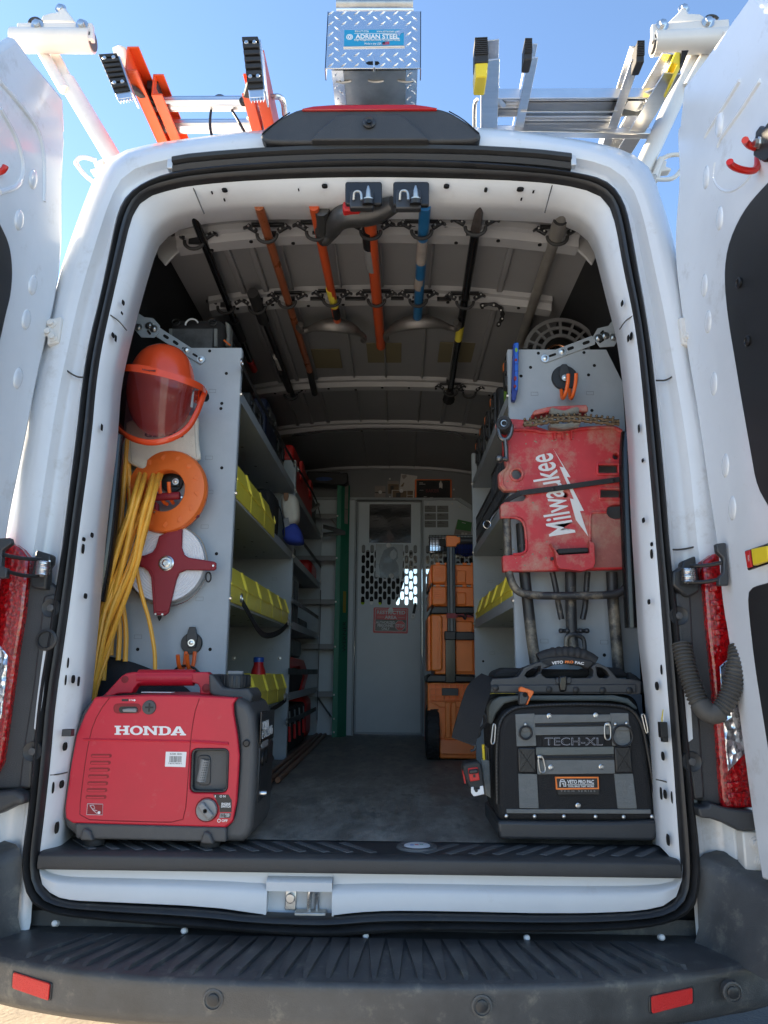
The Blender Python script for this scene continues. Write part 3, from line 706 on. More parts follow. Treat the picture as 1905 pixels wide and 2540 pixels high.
    # hinges
    for f, P, bolts in ((('A4', [(390,1255),(480,1222),(498,1240),(490,1300),(470,1430),(375,1448)], [(405,1272),(380,1340),(415,1378)]),) if s_ < 0 else
                        (('A7', [(575,1865),(640,1860),(665,1900),(690,2090),(600,2075)], [(652,2012)]), ('C2', [(525,1905),(620,1905),(640,2120),(545,2130)], [(605,1972),(640,2010),(635,2075)]))):
        yy = .0 if f != 'C2' else -.03
        o = mk(B().prism(xz(f, P, yy), yy - .008, yy + .03), 'door_hinge', 'rack_w', van, bevel=.004)
        for bx, by in bolts:
            p = at(f, bx, by, yy - .008); mk(B().lathe(p, (0, -1, 0), [(.013, 0), (.013, .003), (.008, .0035), (.008, .011), (.005, .012)], 12), 'hinge_bolt', 'rack_w', o)
# ------------------------------------------------------------------ tail lights and lower pillar trim
def lamp(f, P, clear, s_):
    Y = -.03
    Q = xz(f, P, Y)
    lens = mk(B().prism(Q, Y, .05), 'tail_light', 'red_l', van, bevel=.008, seg=3)
    mk(B().prism([(q[0] * .999 + .0005 * s_, q[1]) for q in Q], Y + .022, .06), 'lamp_reflector', 'lamp_back', lens)
    if clear:
        mk(B().prism(xz(f, clear, Y), Y - .002, .0), 'reversing_lens', 'clear_l', lens, bevel=.002)
    return lens
ml = mat('lens_red', (.36, .004, .006), .12, coat=.8)
# faceted lens optics: voronoi-like bump
def optics(m, sc, st=.6):
    t = m.node_tree; p = t.nodes['Principled BSDF']; tc = t.nodes.new('ShaderNodeTexCoord'); v = t.nodes.new('ShaderNodeTexVoronoi'); v.inputs['Scale'].default_value = sc
    mp = t.nodes.new('ShaderNodeMapping'); mp.inputs['Scale'].default_value = (1, 1, .8)
    v2 = t.nodes.new('ShaderNodeTexVoronoi'); v2.inputs['Scale'].default_value = sc * 2.6; t.links.new(mp.outputs[0], v2.inputs['Vector'])
    bw = t.nodes.new('ShaderNodeRGBToBW'); t.links.new(v2.outputs['Color'], bw.inputs[0]); mr = t.nodes.new('ShaderNodeMapRange'); mr.inputs[1].default_value = .2; mr.inputs[2].default_value = .8; mr.inputs[3].default_value = .5; mr.inputs[4].default_value = 1.25; t.links.new(bw.outputs[0], mr.inputs[0])
    mx = t.nodes.new('ShaderNodeMix'); mx.data_type = 'RGBA'; mx.blend_type = 'MULTIPLY'; mx.inputs[0].default_value = 1; mx.inputs[6].default_value = p.inputs['Base Color'].default_value; t.links.new(mr.outputs[0], mx.inputs[7]); t.links.new(mx.outputs[2], p.inputs['Base Color'])
    b_ = t.nodes.new('ShaderNodeBump'); b_.inputs['Strength'].default_value = st; b_.inputs['Distance'].default_value = .006
    t.links.new(tc.outputs['Object'], mp.inputs[0]); t.links.new(mp.outputs[0], v.inputs['Vector']); t.links.new(v.outputs['Distance'], b_.inputs['Height']); t.links.new(b_.outputs[0], p.inputs['Normal'])
optics(MT['lens_red'], 90, .4); MT['red_l'] = MT['lens_red']
optics(mat('clear_back', (.72, .73, .76), .14, .85), 55, 1.0); MT['clear_l'] = MT['clear_back']
lr_ = lamp('C2', [(318,470),(328,420),(375,385),(440,365),(470,560),(500,900),(520,1100),(600,1560),(612,1780),(427,1788),(400,1400),(380,1150),(345,800),(330,620)], [(408,1002),(500,925),(522,1100),(572,1452),(455,1582),(432,1350)], 1)
for k_, (x0, x1, y0) in enumerate(((355,455,560),(360,470,640),(375,480,720),(385,490,800),(450,560,1640),(455,565,1700))):
    mk(B().prism(xz('C2', [(x0, y0), (x1, y0 - 12), (x1 + 2, y0 + 20), (x0 + 2, y0 + 32)], -.034), -.036, -.02), 'lens_rib', 'red_l', lr_, bevel=.002)
ll_ = lamp('C1', [(-120,60),(0,90),(80,118),(125,150),(172,215),(165,330),(140,560),(100,800),(60,1100),(10,1450),(-60,1600),(-160,1600)], [(-80,700),(0,740),(48,800),(40,950),(10,1180),(-80,1300)], -1)
# dark plastic trim between seal and lamp
Y = .0
tp = [(150,490),(255,400),(300,560),(320,620),(345,800),(380,1150),(400,1400),(425,1700),(428,1770),(270,1730),(245,1560),(215,1250),(185,900),(165,700)]
o = mk(B().prism(xz('C2', tp, Y), -.012, .02), 'pillar_trim', 'trim', van, bevel=.006, seg=3)
mk(B().prism(xz('C2', [(160,600),(245,600),(262,900),(300,1350),(325,1730),(265,1735),(240,1560),(205,1150),(180,850)], -.012), -.018, .0), 'trim_ledge', 'trim', o, bevel=.006, seg=3)
mk(B().prism(xz('C2', [(205,1090),(250,1200),(262,1400),(235,1420),(222,1250)], -.019), -.0196, -.01), 'trim_slot', 'white_in', o)
for x, y in ((184,725),(255,1525)):
    p = at('C2', x, y, -.018); mk(B().lathe(p, (0, -1, 0), [(.024, -.004), (.022, .003), (.018, .001)], 20), 'bolt_cup', 'plastic_k', o)
    mk(B().lathe(p, (0, -1, 0), [(.009, 0), (.009, .006), (.004, .007)], 6), 'trim_bolt', 'gen_grey', o)
tp = [(180,290),(160,430),(140,560),(100,800),(60,1120),(10,1450),(-80,1610),(200,1610),(215,1400),(255,1050),(310,700),(340,500),(360,390),(300,350)]
o = mk(B().prism(xz('C1', tp, Y), -.012, .02), 'pillar_trim', 'trim', van, bevel=.006, seg=3)
mk(B().prism(xz('C1', [(270,440),(345,420),(330,560),(300,760),(250,1050),(210,1400),(195,1610),(118,1605),(150,1350),(205,1000),(240,700)], -.012), -.018, .0), 'trim_ledge', 'trim', o, bevel=.006, seg=3)
mk(B().prism(xz('C1', [(265,770),(296,760),(262,1050),(232,1270),(208,1245),(222,1100),(250,880)], -.019), -.0196, -.01), 'trim_slot', 'white_in', o)
for x, y in ((312,512),(200,1385)):
    p = at('C1', x, y, -.018); mk(B().lathe(p, (0, -1, 0), [(.024, -.004), (.022, .003), (.018, .001)], 20), 'bolt_cup', 'plastic_k', o)
    mk(B().lathe(p, (0, -1, 0), [(.009, 0), (.009, .006), (.004, .007)], 6), 'trim_bolt', 'gen_grey', o)
p = at('C1', 285, 705, -.02); mk(B().lathe(p, (0, -1, 0), [(.026, 0), (.026, .004), (.02, .006), (.018, .002)], 20), 'grommet', 'rubber', o)
# ledges under the lamps
mk(B().prism(xz('C2', [(262,1765),(320,1762),(330,1740),(420,1770),(590,1790),(640,1850),(625,1890),(480,1890),(420,1855),(330,1825),(275,1820)], -.02), -.05, .02), 'lamp_ledge', 'trim', van, bevel=.01, seg=3)
mk(B().prism(xz('C1', [(-80,1620),(0,1625),(120,1610),(185,1640),(182,1700),(130,1700),(0,1765),(-80,1770)], -.02), -.05, .02), 'lamp_ledge', 'trim', van, bevel=.01, seg=3)
# door check springs
for f, s_ in (('C1', -1), ('C2', 1)):
    if s_ < 0: P = [(222,158),(312,185),(310,240),(290,260),(285,400),(190,385),(185,330),(205,250)]; sx, sy, e = (262,270), 45, [((15,185),(250,215)),((45,290),(235,318))]
    else: P = [(205,425),(275,395),(300,590),(230,625),(150,560),(150,480),(200,460)]; sx, sy, e = (238,505), 40, [((425,432),(250,450)),((420,522),(240,540))]
    o = mk(B().prism(xz(f, P, -.03), -.034, .0), 'check_bracket', 'plastic_k', van, bevel=.005)
    c = at(f, *sx, -.05); cs = at(f, sx[0], sx[1] + sy, -.05); r_ = (c - cs).length
    hx = B(); hx.tube([c + Vector((.014 * math.cos(t * .55), .014 * math.sin(t * .55), r_ * (1 - t / 55))) for t in range(111)], .0023, 6)
    mk(hx, 'check_spring', 'steel', o)
    for a_, b_ in e:
        p0 = at(f, *a_, -.12 if s_ < 0 else -.1); p1 = at(f, *b_, -.052)
        mk(B().tube(resample([p0, p0.lerp(p1, .5) + Vector((0, 0, -.004)), p1], 12), .0045, 8), 'check_rod', 'black', o)
    q = [(-20,90),(70,85),(78,120),(20,160),(15,260),(50,270),(45,330),(-20,330)] if s_ < 0 else [(385,330),(440,325),(455,560),(400,560),(400,515),(425,490),(425,410),(390,375)]
    yy = -.12 if s_ < 0 else -.1
    mk(B().prism(xz(f, q, yy), yy - .006, yy + .012), 'check_plate', 'plastic_dk', o, bevel=.003)
# corrugated wiring conduit to the right door
pts = [at('C2', 200, 880, -.03), at('C2', 225, 1000, -.045), at('C2', 265, 1130, -.06), at('C2', 310, 1230, -.075), at('C2', 375, 1275, -.085), at('C2', 440, 1220, -.09), at('C2', 480, 1120, -.09), at('C2', 505, 1000, -.085), at('C2', 515, 900, -.07)]
P = resample(pts, 170, smooth=3)
rr = [(.0225 if (i % 4 < 2) else .0185) if not (68 < i < 92) else .0225 for i in range(170)]
mk(B().tube(P, rr, 14), 'wiring_conduit', 'duct', van, sharp=60)
# red hooks on the doors: separate things
hk = thing('magnetic_hook', 'black hook plate with two red tipped prongs on the right rear door', 'hook', atd(1, 'A7', 1220, 560, .02))
P = [atd(1, *e, .05) for e in (('A7',1180,400),('A7',1215,352),('A7',1275,385),('A7',1280,600),('A7',1215,625),('A7',1160,590))]
mk(B().slab(P, (.01, 0, 0)), 'plate', 'plastic_k', hk, bevel=.003)
mk(B().lathe(atd(1, 'A7', 1290, 470, .05), (-1, 0, 0), [(.04, -.012), (.04, 0), (.036, .003)], 28), 'magnet', 'black', hk)
mk(B().lathe(atd(1, 'A7', 1215, 487, .05), (-1, 0, 0), [(.013, 0), (.013, .003), (.009, .004), (.009, .012)], 6), 'nut', 'zinc', hk)
for pts in ([(1200,600),(1198,680),(1160,715),(1050,695),(985,660),(980,635)], [(1285,500),(1290,535),(1255,545),(1140,515),(1105,480),(1100,465)]):
    base = [atd(1, 'A7', *e, .03) for e in pts]
    base = [p - Vector((.05 * min(1, i / 2), 0, 0)) for i, p in enumerate(base)]
    base = resample([at('A7', *e, atd(1, 'A7', 1200, 600, .03).y - .01 * i) for i, e in enumerate(pts)], 24)
    mk(B().tube(base, .0072, 10), 'prong', 'red_hook', hk)
hk = thing('magnetic_hook', 'red hook prong tip on the left rear door at the picture edge', 'hook', atd(-1, 'A1', 0, 880, .02))
yb = atd(-1, 'A1', -20, 890, .03).y
mk(B().tube(resample(ats('A1', [(-160,800),(-150,880),(-80,900),(0,888),(22,872),(28,855)], yb), 24), .0072, 10), 'prong', 'red_hook', hk)
mk(B().lathe(at('A1', -150, 800, yb + .02), (1, 0, 0), [(.035, -.02), (.035, 0), (.03, .003)], 24), 'magnet', 'black', hk)
# ------------------------------------------------------------------ drop-down rack arms
def hexbolt(b, p, ax, r=.009, h=.009):
    b.lathe(p, ax, [(r * 1.7, 0), (r * 1.7, .002)], 16); b.lathe(Vector(p) + Vector(ax).normalized() * .002, ax, [(r, 0), (r, h), (r * .7, h + .001)], 6)
Y = .3
rk = thing('ladder_rack_arm', 'white tubular ladder rack arm with clamp pipe at upper left', 'rack', at('A1', 560, 800, Y))
mk(B().tube(ats('A1', [(345,420),(590,830)], Y) + [at('A1', 640, 910, Y)], .0285, 18), 'arm_tube', 'rack_w', rk)
mk(B().tube(ats('A1', [(330,262),(340,330),(348,395),(335,450)], Y - .01)[0:1] + ats('A1', [(205,255),(330,455)], Y - .02)[0:2] if False else ats('A1', [(215,262),(330,462)], Y - .025), .017, 14), 'link_bar', 'rack_w', rk)
mk(B().slab(ats('A1', [(245,262),(300,262),(360,385),(345,445),(325,430)], Y - .012), (0, .05, 0)), 'link_plate', 'rack_w', rk, bevel=.004)
mk(B().tube(ats('A1', [(70,208),(475,210)], Y - .06), .038, 24), 'clamp_pipe', 'rack_w', rk)
mk(B().lathe(at('A1', 477, 210, Y - .06), (1, 0, 0), [(.031, -.01), (.031, .0035)], 22), 'pipe_bore', 'gen_grey', rk)
mk(B().slab(ats('A1', [(85,115),(475,115),(480,200),(85,200)], Y - .09), (0, .02, 0)), 'clamp_plate', 'rack_w', rk, bevel=.004)
b = B()
for x in (193, 422): hexbolt(b, at('A1', x, 130, Y - .09), (0, -1, 0), .012, .012)
hexbolt(b, at('A1', 313, 47, Y - .05), (0, -1, 0), .011, .01)
mk(b, 'clamp_bolts', 'zinc', rk, kind='stuff')
mk(B().slab(ats('A1', [(205,112),(215,75),(260,60),(295,58),(310,30),(335,38),(390,112)], Y - .06), (0, .05, 0)), 'pivot_bracket', 'rack_w', rk, bevel=.008, seg=3)
mk(B().tube(resample(ats('A1', [(150,118),(160,98),(190,92),(215,112)], Y - .08), 12), .005, 8), 'bracket_ring', 'plastic_k', rk)
rh = thing('rack_handle', 'bent white rod handle bracket beside the left roof edge', 'handle', at('A1', 470, 930, .3))
mk(B().tube(resample(ats('A1', [(490,825),(440,808),(405,812),(390,830),(400,855),(440,905),(480,935)], .3), 30), .007, 10), 'rod', 'rack_w', rh)
mk(B().slab(ats('A1', [(480,830),(530,815),(540,860),(500,885),(465,882),(462,870),(490,862)], .3), (0, .03, 0)), 'bracket', 'rack_w', rh, bevel=.004)
rk = thing('ladder_rack_arm', 'white tubular ladder rack arm with slotted clamp pipe at upper right', 'rack', at('A3', 1040, 820, Y))
mk(B().tube(ats('A3', [(1300,255),(1030,835),(990,920)], Y), .0285, 18), 'arm_tube', 'rack_w', rk)
mk(B().tube(ats('A3', [(1345,262),(1242,450)], Y - .025), .017, 14), 'link_bar', 'rack_w', rk)
mk(B().slab(ats('A3', [(1255,262),(1310,262),(1290,310),(1230,430),(1212,390)], Y - .012), (0, .05, 0)), 'link_plate', 'rack_w', rk, bevel=.004)
mk(B().tube(ats('A3', [(1068,225),(1480,205)], Y - .06), .038, 24), 'clamp_pipe', 'rack_w', rk)
mk(B().lathe(at('A3', 1066, 225, Y - .06), (-1, 0, .05), [(.031, -.01), (.031, .0035)], 22), 'pipe_bore', 'gen_grey', rk)
mk(B().slab(ats('A3', [(1062,122),(1460,95),(1468,180),(1064,205)], Y - .09), (0, .02, 0)), 'clamp_plate', 'rack_w', rk, bevel=.004)
b = B()
for x, y in ((1115,130),(1350,116)): hexbolt(b, at('A3', x, y, Y - .09), (0, -1, 0), .012, .012)
hexbolt(b, at('A3', 1226, 47, Y - .05), (0, -1, 0), .011, .01)
mk(b, 'clamp_bolts', 'zinc', rk, kind='stuff')
mk(B().slab(ats('A3', [(1140,118),(1200,60),(1215,35),(1240,38),(1250,65),(1310,68),(1345,90),(1390,105)], Y - .06), (0, .05, 0)), 'pivot_bracket', 'rack_w', rk, bevel=.008, seg=3)
mk(B().tube(resample(ats('A3', [(1335,98),(1350,82),(1385,82),(1402,98)], Y - .08), 12), .005, 8), 'bracket_ring', 'plastic_k', rk)
mk(B().tube(ats('A3', [(1432,170),(1480,160)], Y - .1), .006, 8), 'latch_pin', 'rack_w', rk)
rh = thing('rack_handle', 'bent white rod handle and latch block beside the right roof edge', 'handle', at('A3', 1120, 920, .3))
mk(B().tube(resample(ats('A3', [(1110,820),(1150,798),(1200,795),(1235,800),(1240,830),(1215,870),(1185,910),(1150,925),(1080,922)], .3), 40), .007, 10), 'rod', 'rack_w', rh)
mk(B().slab(ats('A3', [(1050,840),(1090,815),(1140,825),(1135,855),(1165,865),(1160,875),(1110,880),(1105,915),(1080,915),(1070,890)], .3), (0, .03, 0)), 'latch_block', 'rack_w', rh, bevel=.004)
mk(B().tube(ats('A3', [(1075,905),(1110,815)], .29), .009, 10), 'latch_rod', 'rack_w', rh)
# ------------------------------------------------------------------ orange extension ladder lying on the roof
Z = 2.86
xl = thing('extension_ladder', 'orange fibreglass extension ladder with black ridged feet on the roof rack', 'ladder', (-.45, 1, 2.8))
def along(p, y, dx=0): return Vector((p.x + dx, y, p.z))
def channel(name, p0, y1, w_, h, m, par, face=1, t=.006):
    """C-section rail lying along y: web plus two flanges pointing to +x (face=1) or -x"""
    b = B(); x = p0.x
    b.box2((x - t / 2, p0.y, p0.z - h / 2), (x + t / 2, y1, p0.z + h / 2))
    for s_ in (-1, 1): b.box2((x, p0.y, p0.z + s_ * (h / 2 - t / 2) - t / 2), (x + face * w_, y1, p0.z + s_ * (h / 2 - t / 2) + t / 2))
    return mk(b, name, m, par, bevel=.0012)
a1 = atz('A1', 665, 330, Z); a2 = atz('A1', 1350, 320, Z)
channel('rail', Vector((a1.x, a1.y - .02, Z)), 3.4, .032, .085, 'fiber_or', xl, 1)
channel('rail', Vector((a2.x, a2.y - .0, Z)), 3.4, .032, .085, 'fiber_or', xl, -1)
a3 = atz('A1', 790, 560, Z - .0); 
channel('fly_rail', Vector((a1.x + .045, a3.y - .1, Z - .0)), 3.4, .03, .075, 'fiber_or', xl, 1)
channel('fly_rail', Vector((a2.x - .045, a3.y - .1, Z - .0)), 3.4, .03, .075, 'fiber_or', xl, -1)
ya, yb = atz('A1', 850, 535, Z).y, atz('A1', 950, 650, Z).y
for i, yy in enumerate((ya, yb, yb + .3, yb + .6, yb + .9, yb + 1.2)):
    b = B(); P = []
    for k in range(28):
        t = 2 * math.pi * k / 28; r_ = .021 + (.0012 if k % 2 else 0); P.append((r_ * math.cos(t), r_ * math.sin(t)))
    b.loft([[Vector((x, yy + u, Z + v)) for u, v in P] for x in (a1.x + .004, a2.x - .004)], True, True)
    mk(b, 'rung', 'alu', xl, sharp=20)
    for x in (a1.x + .004, a2.x - .006): mk(B().lathe((x, yy, Z), (1, 0, 0), [(.032, 0), (.032, .005), (.024, .007)], 20), 'rung_collar', 'alu_d', xl)
# swivel feet: ridged black pad on an aluminium shoe
for f, P, hinge in (('A1', [(510,288),(605,282),(680,500),(604,512)], (810,540)), ('A1', [(1246,197),(1330,195),(1360,500),(1282,505)], (1258,532))):
    q = [atz(f, *p, Z) for p in P]; yy = min(v.y for v in q) - .02
    q = ats(f, P, yy)
    sh_ = mk(B().slab([q[0], q[1], q[2], q[3]], (0, .012, 0)), 'shoe', 'alu', xl, bevel=.002)
    nr = 7
    for i in range(nr):
        t0, t1 = .03 + .8 * i / nr, .03 + .8 * (i + .62) / nr
        l0, l1 = q[0].lerp(q[3], t0), q[0].lerp(q[3], t1); r0, r1 = q[1].lerp(q[2], t0), q[1].lerp(q[2], t1)
        mk(B().slab([l0 + Vector((0, -.012, 0)), r0 + Vector((0, -.012, 0)), r1 + Vector((0, -.012, 0)), l1 + Vector((0, -.012, 0))], (0, .014, 0)), 'pad_ridge', 'black_r', sh_, bevel=.002)
    l0, l1 = q[0].lerp(q[3], .03), q[0].lerp(q[3], .86); r0, r1 = q[1].lerp(q[2], .03), q[1].lerp(q[2], .86)
    mk(B().slab([v + Vector((0, -.004, 0)) for v in (l0, r0, r1, l1)], (0, .006, 0)), 'pad', 'black_r', sh_)
    for t, u in ((.13, .25), (.13, .75), (.7, .25), (.7, .75)):
        c = q[0].lerp(q[3], t).lerp(q[1].lerp(q[2], t), u); mk(B().lathe(c + Vector((0, -.012, 0)), (0, -1, 0), [(.006, 0), (.005, .002)], 10), 'rivet', 'zinc', sh_)
    # serrated end and side plate
    e0, e1 = q[3], q[2]; dn = (q[3] - q[0]).normalized()
    tz = B()
    for i in range(5):
        c0, c1 = e0.lerp(e1, i / 5), e0.lerp(e1, (i + 1) / 5); tz.slab([c0, c1, (c0 + c1) / 2 + dn * .012], (0, .006, 0))
    mk(tz, 'shoe_teeth', 'alu', sh_)
    sd = q[1].lerp(q[2], .02), q[2].lerp(q[1], .1)
    mk(B().slab([sd[0], sd[1], sd[1] + Vector((0, .06, 0)), sd[0] + Vector((0, .06, .0))], (.005, 0, 0)), 'shoe_side', 'alu', sh_, bevel=.001)
    hz_ = atz(f, *hinge, Z); c = (q[0] + q[1] + q[2] + q[3]) / 4
    mk(B().bar(c + Vector((0, .01, 0)), hz_ + Vector((0, 0, .0)), .02, .014), 'foot_arm', 'black_r', xl, bevel=.002)
    mk(B().lathe(hz_ + Vector((0, -.02, -.008)), (0, -1, 0), [(.012, -.01), (.012, .004), (.006, .006)], 12), 'pivot', 'black_r', xl)
mk(B().box(atz('A1', 795, 465, Z + .02), (.035, .05, .03)), 'rung_lock', 'plastic_k', xl, bevel=.004)
mk(B().slab([atz('A1', *p, Z + .045) for p in ((575,240),(610,226),(650,240),(655,275),(590,290))], (0, .03, -.02)), 'rail_end', 'alu', xl, bevel=.003)
r_ = atz('A1', 1110, 580, Z).y
mk(B().tube(resample([at('A1', *p, .2) for p in ((1095,720),(1078,650),(1085,560),(1105,500),(1125,490),(1150,495),(1170,520),(1195,570),(1220,610),(1265,692))], 50), .0042, 8), 'pull_rope', 'black', xl)
for q in ([(1400,500),(1440,495),(1460,530),(1465,590)], [(1280,612),(1300,592),(1345,595)]):
    mk(B().tube(resample([atz('A1', *p, Z) for p in q], 20), .009, 10), 'rack_rod', 'steel', xl)
# ------------------------------------------------------------------ aluminium stepladder
sl_ = thing('stepladder', 'aluminium stepladder with yellow and black feet on the roof rack', 'ladder', (.55, 1, 2.8))
def rail(pts, wd, h, name='rail', m='alu', dz=0, face=1):
    p0, p1 = [atz('A3', *p, Z + dz) for p in pts]; d = (p1 - p0).normalized(); e = p0 + d * 1.9
    b = B(); b.bar(p0, e, .004, h)
    sx = d.cross(Vector((0, 0, 1))).normalized()
    for s_ in (-1, 1): b.bar(p0 + Vector((0, 0, s_ * (h / 2 - .002))) + sx * face * wd / 2, e + Vector((0, 0, s_ * (h / 2 - .002))) + sx * face * wd / 2, wd, .004)
    return mk(b, name, m, sl_, bevel=.0008), p0, d
r1, p1, d1 = rail([(186,260),(184,660)], .05, .07, face=1)
r2, p2, d2 = rail([(428,260),(345,690)], .026, .05, 'rear_rail', face=1)
r3, p3, d3 = rail([(1000,270),(840,730)], .026, .05, 'rear_rail', face=-1)
r4, p4, d4 = rail([(1205,330),(940,760)], .05, .07, face=-1)
def boot(p, d, w_, h, L, yel, up=.0):
    b = B(); b.bar(p - d * .01, p + d * L, w_, h); o = mk(b, 'foot', 'yellow_p' if yel else 'black_r', sl_, bevel=.004)
    k = 8
    for i in range(k):
        c = p - d * (.012 + (.05 * 0)) + Vector((0, 0, -h / 2 + h * (i + .5) / k)); mk(B().bar(c - d * .008, c + d * .01, w_ * 1.04, h / k * .62), 'grip_ridge', 'black_r', o, bevel=.001)
    return o
def px_boot(P, blk, yy, yel=None):
    """foot block seen on the plane y = yy: ridged black part and yellow sleeve"""
    q = ats('A3', P, yy); o = mk(B().slab(q, (0, .05, 0)), 'foot', 'black_r', sl_, bevel=.004)
    k = 9
    for i in range(k):
        t0, t1 = .02 + .72 * i / k, .02 + .72 * (i + .6) / k
        qq = [q[0].lerp(q[3], t0), q[1].lerp(q[2], t0), q[1].lerp(q[2], t1), q[0].lerp(q[3], t1)]
        mk(B().slab([v + Vector((0, -.004, 0)) for v in qq], (0, .006, 0)), 'grip_ridge', 'black_r', o, bevel=.0012)
    if yel: mk(B().slab(ats('A3', yel, yy + .004), (0, .07, 0)), 'yellow_sleeve', 'yellow_p', sl_, bevel=.004)
px_boot([(150,195),(216,192),(222,318),(150,322)], None, p1.y - .03, [(152,320),(220,318),(214,396),(156,396)])
px_boot([(408,198),(446,198),(446,305),(404,308)], None, p2.y - .03)
px_boot([(986,210),(1024,210),(1024,318),(980,320)], None, p3.y - .03)
px_boot([(1212,262),(1250,262),(1225,330),(1207,345)], None, p4.y - .03, [(1182,265),(1210,265),(1212,340),(1200,365),(1172,415),(1162,405),(1195,325),(1160,318)])
def yr(x, y): return atz('A3', x, y, Z).y
for i, py in enumerate((525, 580)):
    if i == 0: xa, xb, z_ = (212,525),(1040,545), .0
    else: xa, xb, z_ = (375,580),(860,590), -.01
    y0 = yr((xa[0] + xb[0]) / 2, py)
    A = atz('A3', *xa, Z); Bq = atz('A3', *xb, Z)
    b = B(); b.box2((A.x, y0 - .035, Z + .01 + z_), (Bq.x, y0 + .04, Z + .014 + z_)).box2((A.x, y0 - .04, Z - .02 + z_), (Bq.x, y0 - .035, Z + .014 + z_)).box2((A.x, y0 + .036, Z - .02 + z_), (Bq.x, y0 + .04, Z + .014 + z_))
    for k in range(5): b.box2((A.x, y0 - .03 + k * .014, Z + .006 + z_), (Bq.x, y0 - .024 + k * .014, Z + .01 + z_))
    mk(b, 'tread', 'alu', sl_, bevel=.001)
A = atz('A3', 185, 630, Z); Bq = atz('A3', 1050, 645, Z); y0 = (A.y + Bq.y) / 2
b = B(); b.bar(Vector((A.x, A.y, Z - .03)), Vector((Bq.x, Bq.y, Z - .03)), .025, .025); cbr = mk(b, 'cross_bar', 'alu', sl_, bevel=.003)
for q in ((188,632),(1036,647)):
    c = at('A3', *q, y0 - .018); mk(B().lathe(c, (0, -1, 0), [(.007, 0), (.006, .003)], 12), 'rivet', 'zinc', sl_)
for q in ([(212,440),(300,545)], [(1170,425),(940,520)]):
    mk(B().tube([atz('A3', *p, Z - .0) for p in q], .011, 12, sy=.5), 'brace', 'alu', sl_)
mk(B().slab([atz('A3', *p, Z - .02) for p in ((940,520),(1030,520),(1045,550),(985,575),(915,560))], (0, 0, .006)), 'gusset', 'alu', sl_)
mk(B().tube(resample([atz('A3', *p, Z) for p in ((150,700),(148,530),(165,510))], 16), .006, 8), 'rack_rod', 'alu_d', sl_)
# ------------------------------------------------------------------ diamond-plate conduit carrier
Y = -.05
cc = thing('conduit_carrier', 'diamond plate aluminium conduit box on the roof with blue maker sticker', 'tool box', (.0, 1.0, 2.6))
P = [(503,68),(1055,66),(1054,402),(486,402)]
q = ats('A2', P, Y)
lid = mk(B().slab(q, (0, .004, 0)), 'hatch', 'tread_plate', cc, bevel=.001)
mk(B().slab([q[0], q[3], q[3] + Vector((0, .03, -.012)), q[0] + Vector((0, .03, 0))], (.003, 0, 0)).slab([q[1], q[2], q[2] + Vector((0, .03, -.012)), q[1] + Vector((0, .03, 0))], (-.003, 0, 0)), 'hatch_flange', 'tread_plate', lid)
tb = B()
def lozenge(cx, cy, ang, L=24, wd=6.5):
    c = at('A2', cx, cy, Y); s_ = (at('A2', cx + 1, cy, Y) - c).x
    pts = []
    d = Vector((math.cos(ang), 0, math.sin(ang))); nn = Vector((-math.sin(ang), 0, math.cos(ang)))
    a, b_ = c - d * L * s_, c + d * L * s_; l, r_ = c - nn * wd * s_, c + nn * wd * s_
    top = Vector((0, -.0028, 0))
    tb.add([a, l, b_, r_, c - d * L * .55 * s_ + top, c + d * L * .55 * s_ + top], [(0, 1, 4), (1, 2, 5, 4), (2, 3, 5), (3, 0, 4, 5)])
for j in range(11):
    yy = 78 + j * 30.5
    for i in range(8):
        xx = 522 + i * 76 + (38 if j % 2 else 0) + (j % 4 > 1) * 0
        if xx > 1040 or (590 < xx < 962 and 162 < yy < 292) or (715 < xx < 822 and 335 < yy < 396): continue
        lozenge(xx, yy, RAD(40) if j % 2 == 0 else RAD(-40))
mk(tb, 'tread_marks', 'tread_plate', lid, kind='stuff', smooth=False)
mk(B().slab(ats('A2', [(598,172),(957,168),(957,270),(596,276)], Y - .004), (0, .0035, 0)), 'sticker_plate', 'alu', lid)
stk = mk(B().slab(ats('A2', [(602,176),(953,172),(952,265),(600,271)], Y - .0046), (0, .001, 0)), 'sticker', 'sticker_b', lid)
YT = Y - .005
tbox('ADRIAN STEEL', 'A2', 668, 202, 925, 228, YT, 'label_w', stk, bold=.025)
tbox('800-677-2726', 'A2', 664, 179, 745, 190, YT, 'label_w', stk)
tbox('www.adriansteel.com', 'A2', 792, 178, 925, 190, YT, 'label_w', stk)
tbox('Cargo Management Solutions for Commercial Vehicles', 'A2', 660, 232, 930, 243, YT, 'label_w', stk)
tbox('Made in the USA', 'A2', 722, 251, 820, 263, YT, 'label_w', stk)
mk(B().slab(ats('A2', [(660,196),(930,194),(930,196),(660,198)], YT), (0, .0005, 0)).slab(ats('A2', [(660,229.5),(930,228),(930,230),(660,231.5)], YT), (0, .0005, 0)), 'sticker_rule', 'label_w', stk)
c = at('A2', 633, 217, YT); r_ = (at('A2', 653, 217, YT) - c).x
mk(B().prism(circ(c.x, c.z, r_, 24), YT, YT + .0008, [circ(c.x, c.z, r_ * .8, 24)]).prism(circ(c.x, c.z, r_ * .62, 20), YT, YT + .0008, [circ(c.x, c.z, r_ * .3, 12)]), 'sticker_emblem', 'label_w', stk)
fl_ = B()
for k in range(4): fl_.slab(ats('A2', [(828,247 + k * 4.5),(866,244 + k * 4.5),(868,246.5 + k * 4.5),(826,249.5 + k * 4.5)], YT), (0, .0006, 0))
mk(fl_, 'sticker_flag', 'red', stk)
mk(B().slab(ats('A2', [(826,247),(842,246),(841,256),(825,257)], YT - .0002), (0, .0006, 0)), 'flag_corner', 'label_k', stk)
